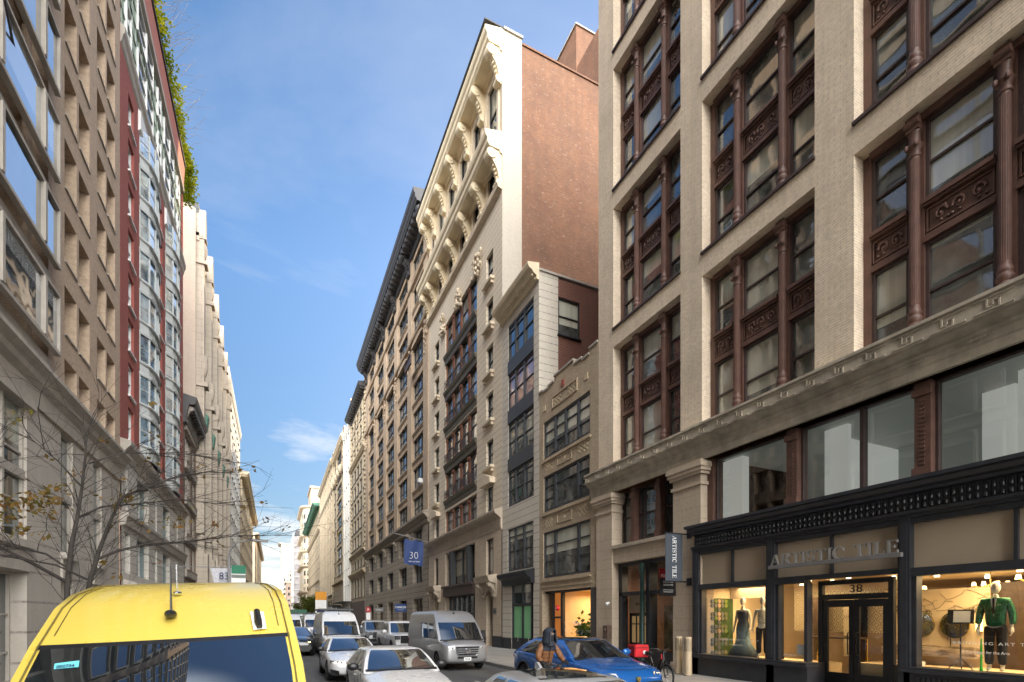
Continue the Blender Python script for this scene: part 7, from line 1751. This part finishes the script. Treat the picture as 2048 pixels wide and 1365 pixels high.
# wall fittings by the side entrance
cmr = thing('dome_camera', 'white dome security camera on the stone pilaster by the side entrance', 'camera', (12.9,17.85,2.72)); MB().sphere((-.12,0,0),.075,12,8).build('dome', M['whitepaint'], cmr, smooth=True); MB().box(-.1,.0,-.04,.04,.0,.09).build('base', M['whitepaint'], cmr)
fb = thing('hose_cabinet', 'brown metal wall box on the stone pilaster by the side entrance', 'wall box', (12.88,17.82,1.25)); MB().box(-.22,.02,-.16,.16,0,.55).build('cover', M['brownmetal'], fb); MB().lathe([(.05,-.24),(.06,-.22),(.06,-.2)],(0,0,.36),10,'x').build('knob', M['brownmetal'], fb)
al = thing('alarm_bell', 'small red round alarm beside the orange lit doorway', 'alarm', (13.0,22.35,2.62)); MB().lathe([(0,-.12),(.10,-.11),(.14,-.04),(.14,0.02)],(0,0,0),16,'x').build('bell', M['redplastic'], al); MB().lathe([(.045,-.125),(.045,-.13),(0,-.13)],(0,0,0),12,'x').build('cap', M['whitepaint'], al)
pl_ = thing('brass_plaque', 'small grey plaque on the stone by the arched doorway', 'plaque', (12.94,30.35,2.35)); MB().box(-.03,.0,-.25,.25,0,.42).build('plate', M['signgrey'], pl_); MB().box(-.034,-.03,-.2,.2,.1,.3).build('inscription', M['greyiron'], pl_)
for y,lab in ((26.95,'steel pull handle on the left green filmed door'),(25.55,'steel pull handle on the right green filmed door')):
    h = thing('pull_handle', lab, 'door handle', (13.02,y,.75)); MB().tube([(0,0,0),(-.07,0,.02),(-.07,0,.5),(0,0,.52)],.016,6).build('bar', M['chrome'], h); MB().box(-.005,.01,-.03,.03,.48,.56).build('plate', M['chrome'], h)
cbl = tag(MB().tube([(-6.22,19.6,17.2),(-6.0,17.0,16.6),(-5.4,14.4,16.4),(-4.2,11.0,17.0)],.03,6).build('cable', M['blackplastic']), 'black cable slanting from the slab balconies at the left edge', 'cable')

# ------------------------------------------------------------------ plants
def leaf_cloud(mb, n, pick, size, rnd, droop=.3, asp=.55):
    for _ in range(n):
        p = Vector(pick()); d = Vector((rnd.gauss(0,1),rnd.gauss(0,1),rnd.gauss(0,.6)-droop)).normalized(); s = d.cross(Vector((rnd.gauss(0,1),rnd.gauss(0,1),rnd.gauss(0,1)))).normalized()
        L = size*(.6+.8*rnd.random()); a = p+d*L*.5+s*L*asp*.5; c = p+d*L*.5-s*L*asp*.5
        mb.poly([p, a, p+d*L, c])
rnd = random.Random(21)
pt = thing('potted_plant', 'leafy green plant in a pot behind the warm lit shop window', 'potted plant', (13.75,20.9,.25))
MB().lathe([(.16,0),(.24,.45),(.25,.5),(.22,.5),(.2,.42)],(0,0,0),16).build('pot', M['blackplastic'], pt, smooth=True); k = MB()
for q in range(5): k.tube([(0,0,.45),(rnd.gauss(0,.05),rnd.gauss(0,.08),.9),(rnd.gauss(0,.14),rnd.gauss(0,.22),1.5+.2*rnd.random())],[.02,.015,.01],5)
k.build('stem', M['bark'], pt); k = MB(); leaf_cloud(k, 230, lambda: (rnd.gauss(0,.17), rnd.gauss(.12,.30), 1.15+rnd.gauss(0,.30)), .26, rnd, .2, .7); k.build('leaves', M['darkleaf'], pt)
hg = thing('rooftop_hedge', 'bushy yellow green hedge along the roof of the cherry brick building', 'hedge', (-6.35,36.6,36.3))
k = MB(); k.box(-.8,.1,-8.3,8.6,-.05,.25); k.build('planter', M['darkcorn'], hg)
cl_ = [(rnd.uniform(-.5,.25), -8+16.4*q/46+rnd.gauss(0,.15), .3+rnd.random()*1.0, .35+.55*rnd.random()) for q in range(60)]
def pick_h():
    c = rnd.choice(cl_); return (c[0]+rnd.gauss(-.02,.24), c[1]+rnd.gauss(0,.30), max(.12,c[2]*1.1+rnd.gauss(0,.36)))
k = MB(); leaf_cloud(k, 12000, pick_h, .22, rnd, -.1); k.build('leaves', M['hedgeleaf'], hg)
k = MB()
for q in range(70):
    y = rnd.uniform(-8,8.5); k.tube([(-.1,y,.8),(.5+rnd.random()*.5,y+rnd.gauss(0,.3),1.8),(1.1+rnd.random()*1.2,y+rnd.gauss(0,.5),2.1+rnd.random()*1.2)],[.012,.008,.004],3)
k.build('dry_stems', M['strawstem'], hg)
# green street tree far on the right
def green_tree(label, loc, r, hz, n):
    t = thing('street_tree', label, 'tree', loc); k = MB()
    for q in range(4):
        a = q*1.6; k.tube([(.25*math.cos(a),.25*math.sin(a),0),(.5*math.cos(a),.5*math.sin(a),hz*.35),(r*.55*math.cos(a),r*.55*math.sin(a),hz*.75)],[.14,.10,.04],6)
    k.build('trunk', M['bark'], t)
    cs = []
    for q in range(40):
        a = rnd.random()*6.28; rr = r*math.sqrt(rnd.random()); z = hz*(.45+.5*rnd.random()*(1-.55*(rr/r)**2)); cs.append((rr*math.cos(a),rr*math.sin(a),z))
    def pick():
        c = rnd.choice(cs); return (c[0]+rnd.gauss(0,.42),c[1]+rnd.gauss(0,.42),c[2]+rnd.gauss(0,.32))
    k = MB(); leaf_cloud(k, n, pick, .34, rnd); k.build('crown', M['treeleaf'], t)
green_tree('small olive green street tree beyond the white van', (8.0,127,.15), 3.9, 8.2, 4200)
green_tree('yellowing street tree behind the small olive tree', (9.2,150,.15), 3.6, 7.0, 2600)
# bare tree at the left
bt = thing('bare_tree', 'nearly bare street tree with a few brown leaves on the left pavement', 'tree', (-3.05,10.3,.16))
TB = MB(); TW = MB(); LF = MB()
def P3(dx, dz, dy=0.0): return Vector((dx, dy, dz))
limbs = [  # (points relative to the base, radii)
 ([(0,0,0),(.04,0,1.5),(.07,.0,3.0),(.12,.02,3.75),(.20,.05,4.3),(.27,.05,4.9),(.32,.1,5.7),(.26,.15,6.3)],[.10,.085,.078,.068,.055,.045,.03,.012]),
 ([(.12,.12,0),(.20,.15,2.0),(.36,.2,3.15),(.50,.2,3.75),(.68,.25,4.4),(.84,.3,4.85),(1.15,.4,5.05),(1.6,.5,5.35),(2.4,.7,5.7)],[.085,.08,.072,.062,.05,.042,.034,.024,.008]),
 ([(.07,0,3.05),(-.3,-.3,3.35),(-.8,-.6,3.7),(-1.25,-.8,3.95),(-1.7,-1.0,4.1)],[.06,.05,.04,.028,.01]),
 ([(.48,.2,3.55),(.75,.4,3.75),(1.15,.7,3.95),(1.8,1.1,4.1),(2.7,1.5,4.35),(3.8,1.9,4.5)],[.05,.045,.036,.026,.016,.006]),
 ([(.20,.05,4.3),(.5,.3,4.6),(.9,.6,4.75),(1.6,1.0,5.0),(2.6,1.5,5.1)],[.04,.034,.026,.016,.006]),
 ([(-.8,-.6,3.7),(-1.0,-.5,4.2),(-1.0,-.5,4.8),(-.95,-.4,5.2)],[.036,.03,.02,.008]),
 ([(.28,.05,4.9),(.0,-.2,5.3),(-.4,-.5,5.7)],[.03,.02,.006]),
 ([(.35,.12,5.4),(.8,.4,5.75),(1.5,.9,6.0),(2.0,1.2,6.1)],[.026,.02,.012,.005]),
 ([(.1,0,3.3),(-.3,.2,3.6),(-.9,.3,3.75),(-1.7,.5,3.9),(-2.3,.6,3.95)],[.04,.034,.024,.014,.005]),
 ([(.36,.2,3.1),(.0,-.3,3.35),(-.6,-.7,3.45),(-1.3,-1.0,3.5)],[.04,.03,.018,.006])]
for pts,rad in limbs:
    TB.tube(pts, [r_*(.60 if r_ > .06 else .56) for r_ in rad], 8)
    for i in range(2,len(pts)):
        a, c = Vector(pts[i-1]), Vector(pts[i])
        for q in range(8):
            p = a.lerp(c, rnd.random()); d = (c-a).normalized(); d = (d+Vector((rnd.gauss(.25,.6),rnd.gauss(.0,.5),rnd.gauss(.12,.35)))).normalized(); L = .5+1.3*rnd.random()
            w = [p]; dd = d.copy()
            for s in range(5): dd = (dd+Vector((rnd.gauss(0,.16),rnd.gauss(0,.16),rnd.gauss(.0,.12)))).normalized(); w.append(w[-1]+dd*L/5)
            r0 = .0055+.0035*rnd.random(); TW.tube(w, [r0,r0*.85,r0*.7,r0*.55,r0*.4,r0*.25], 4)
            for s in (2,3,4):
                if rnd.random() < .75:
                    e = (dd+Vector((rnd.gauss(0,.7),rnd.gauss(0,.6),rnd.gauss(0,.5)))).normalized(); l2_ = .25+.5*rnd.random(); TW.tube([w[s],w[s]+e*l2_*.5,w[s]+e*l2_+Vector((0,0,.04))],[r0*.55,r0*.4,r0*.2],3)
            if rnd.random() < .12:
                cp = w[-1]; leaf_cloud(LF, 4, lambda: (cp.x+rnd.gauss(0,.06),cp.y+rnd.gauss(0,.06),cp.z+rnd.gauss(0,.05)), .11, rnd, .6)
for c in [(-.15,-.2,4.60),(-.35,-.3,4.5),(-.55,-.4,4.42),(-.2,-.3,4.35),(-.05,-.1,4.78),(-.65,-.5,4.2),(-1.15,-.8,4.4),(.85,.4,4.85),(1.6,.9,4.5),(-.45,-.4,3.95)]:
    leaf_cloud(LF, 38, lambda: (c[0]+rnd.gauss(0,.13),c[1]+rnd.gauss(0,.12),c[2]+rnd.gauss(0,.06)), .10, rnd, .5)
for q_ in (TB,TW,LF): q_.v = [(x*.86,y*.86,z*.83) for x,y,z in q_.v]
TB.build('trunk', M['bark'], bt, smooth=True, ang=80); TW.build('branches', M['bark'], bt); LF.build('leaves', M['brownleaf'], bt)
# ================================================================== SKY, SUN, CAMERA
SUN_AZ, SUN_EL = R(50), R(24)          # azimuth from +Y (down the street) towards +X
sd = Vector((math.sin(SUN_AZ)*math.cos(SUN_EL), math.cos(SUN_AZ)*math.cos(SUN_EL), math.sin(SUN_EL)))
W = bpy.data.worlds.new('World'); SC.world = W; W.use_nodes = True
wn, wl = W.node_tree.nodes, W.node_tree.links; wn.clear()
def wnode(t, **kw):
    n = wn.new(t)
    for k, v in kw.items(): setattr(n, k, v)
    return n
sky = wnode('ShaderNodeTexSky', sky_type='NISHITA', sun_disc=False, sun_elevation=SUN_EL, sun_rotation=SUN_AZ, altitude=0, air_density=1.0, dust_density=SKY_DUST, ozone_density=1.6)
tc = wnode('ShaderNodeTexCoord')
sep = wnode('ShaderNodeSeparateXYZ'); wl.new(tc.outputs['Generated'], sep.inputs[0])
def wm(op, a, b=0.0, c=False):
    n = wnode('ShaderNodeMath', operation=op, use_clamp=c)
    for i, v in enumerate((a, b)):
        if isinstance(v, bpy.types.NodeSocket): wl.new(v, n.inputs[i])
        else: n.inputs[i].default_value = v
    return n.outputs[0]
zc = wm('ADD', wm('MAXIMUM', sep.outputs[2], 0.0), .12)
cb = wnode('ShaderNodeCombineXYZ'); wl.new(wm('DIVIDE', sep.outputs[0], zc), cb.inputs[0]); wl.new(wm('DIVIDE', sep.outputs[1], zc), cb.inputs[1])
mp = wnode('ShaderNodeMapping'); wl.new(cb.outputs[0], mp.inputs[0]); mp.inputs['Scale'].default_value = (.75, 1.1, 1); mp.inputs['Rotation'].default_value = (0, 0, R(25)); mp.inputs['Location'].default_value = (CL[0], CL[1], 0)
nz = wnode('ShaderNodeTexNoise'); nz.inputs['Scale'].default_value = 1.1; nz.inputs['Detail'].default_value = 9; nz.inputs['Roughness'].default_value = .6; nz.inputs['Distortion'].default_value = .5; wl.new(mp.outputs[0], nz.inputs['Vector'])
mr = wnode('ShaderNodeMapRange'); wl.new(nz.outputs[0], mr.inputs[0]); mr.inputs[1].default_value = .50; mr.inputs[2].default_value = .68
low = wnode('ShaderNodeMapRange'); wl.new(sep.outputs[2], low.inputs[0]); low.inputs[1].default_value = .60; low.inputs[2].default_value = .03; low.inputs[3].default_value = .12; low.inputs[4].default_value = 1.0
bank = wnode('ShaderNodeMapRange'); wl.new(wm('ADD', sep.outputs[2], wm('MULTIPLY', wm('SUBTRACT', .5, nz.outputs[0]), .5)), bank.inputs[0]); bank.inputs[1].default_value = .17; bank.inputs[2].default_value = .07; bank.inputs[3].default_value = 0; bank.inputs[4].default_value = 1.0
# unseen bright sky area added behind the camera (west) to light the street
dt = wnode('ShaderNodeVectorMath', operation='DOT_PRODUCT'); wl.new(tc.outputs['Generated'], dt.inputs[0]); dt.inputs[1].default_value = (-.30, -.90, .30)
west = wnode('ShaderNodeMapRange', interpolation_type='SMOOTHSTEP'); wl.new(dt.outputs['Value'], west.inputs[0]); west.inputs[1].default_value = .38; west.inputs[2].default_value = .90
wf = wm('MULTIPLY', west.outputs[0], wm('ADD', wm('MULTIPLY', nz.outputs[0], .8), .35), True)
cf = wm('MAXIMUM', wm('MULTIPLY', mr.outputs[0], low.outputs[0]), wm('MULTIPLY', bank.outputs[0], .9), True)
hs = wnode('ShaderNodeHueSaturation'); wl.new(sky.outputs[0], hs.inputs['Color']); hs.inputs['Saturation'].default_value = SKY_SAT; hv = wnode('ShaderNodeMapRange'); wl.new(sep.outputs[2], hv.inputs[0]); hv.inputs[1].default_value = .04; hv.inputs[2].default_value = .55; hv.inputs[3].default_value = .62; hv.inputs[4].default_value = 1.5; wl.new(hv.outputs[0], hs.inputs['Value'])
mx = wnode('ShaderNodeMix', data_type='RGBA'); wl.new(cf, mx.inputs[0]); wl.new(hs.outputs[0], mx.inputs[6]); mx.inputs[7].default_value = tuple(k*CLOUD for k in (1.0, .985, .96)) + (1,)
mw = wnode('ShaderNodeMix', data_type='RGBA'); wl.new(wf, mw.inputs[0]); wl.new(mx.outputs[2], mw.inputs[6]); mw.inputs[7].default_value = tuple(k*SKY_FILL for k in (1.0, .98, .95)) + (1,)
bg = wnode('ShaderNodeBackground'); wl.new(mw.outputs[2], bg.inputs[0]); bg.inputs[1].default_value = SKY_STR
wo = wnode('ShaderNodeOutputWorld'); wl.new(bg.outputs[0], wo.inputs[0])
L = bpy.data.lights.new('sun', 'SUN'); L.energy = SUN_STR; L.angle = R(.53); L.color = (1.0, .74, .44)
so = bpy.data.objects.new('sun', L); COL.objects.link(so); so.rotation_euler = sd.to_track_quat('Z', 'Y').to_euler(); so.location = (40, 40, 90)

cam = bpy.data.cameras.new('camera'); cam.sensor_fit = 'HORIZONTAL'; cam.sensor_width = 36; cam.lens = 1015.6/2048*36
cam.shift_y = (1236-682.5)/2048; cam.clip_start = .05; cam.clip_end = 5000
co = bpy.data.objects.new('camera', cam); COL.objects.link(co); co.location = (0, 0, 2.13)
co.rotation_euler = (R(90), 0, -math.atan(474/1015.6)); SC.camera = co
SC.view_settings.view_transform = 'Standard'; SC.view_settings.look = 'None'; SC.view_settings.exposure = 0; SC.view_settings.gamma = 1
cy = SC.cycles
cy.use_denoising = True
try: cy.denoiser = 'OPENIMAGEDENOISE'
except Exception: pass
cy.max_bounces = 8; cy.diffuse_bounces = 5; cy.glossy_bounces = 4; cy.transparent_max_bounces = 12; cy.transmission_bounces = 4
cy.sample_clamp_indirect = 8; cy.caustics_reflective = False; cy.caustics_refractive = False
cy.use_adaptive_sampling = True; cy.adaptive_threshold = .02
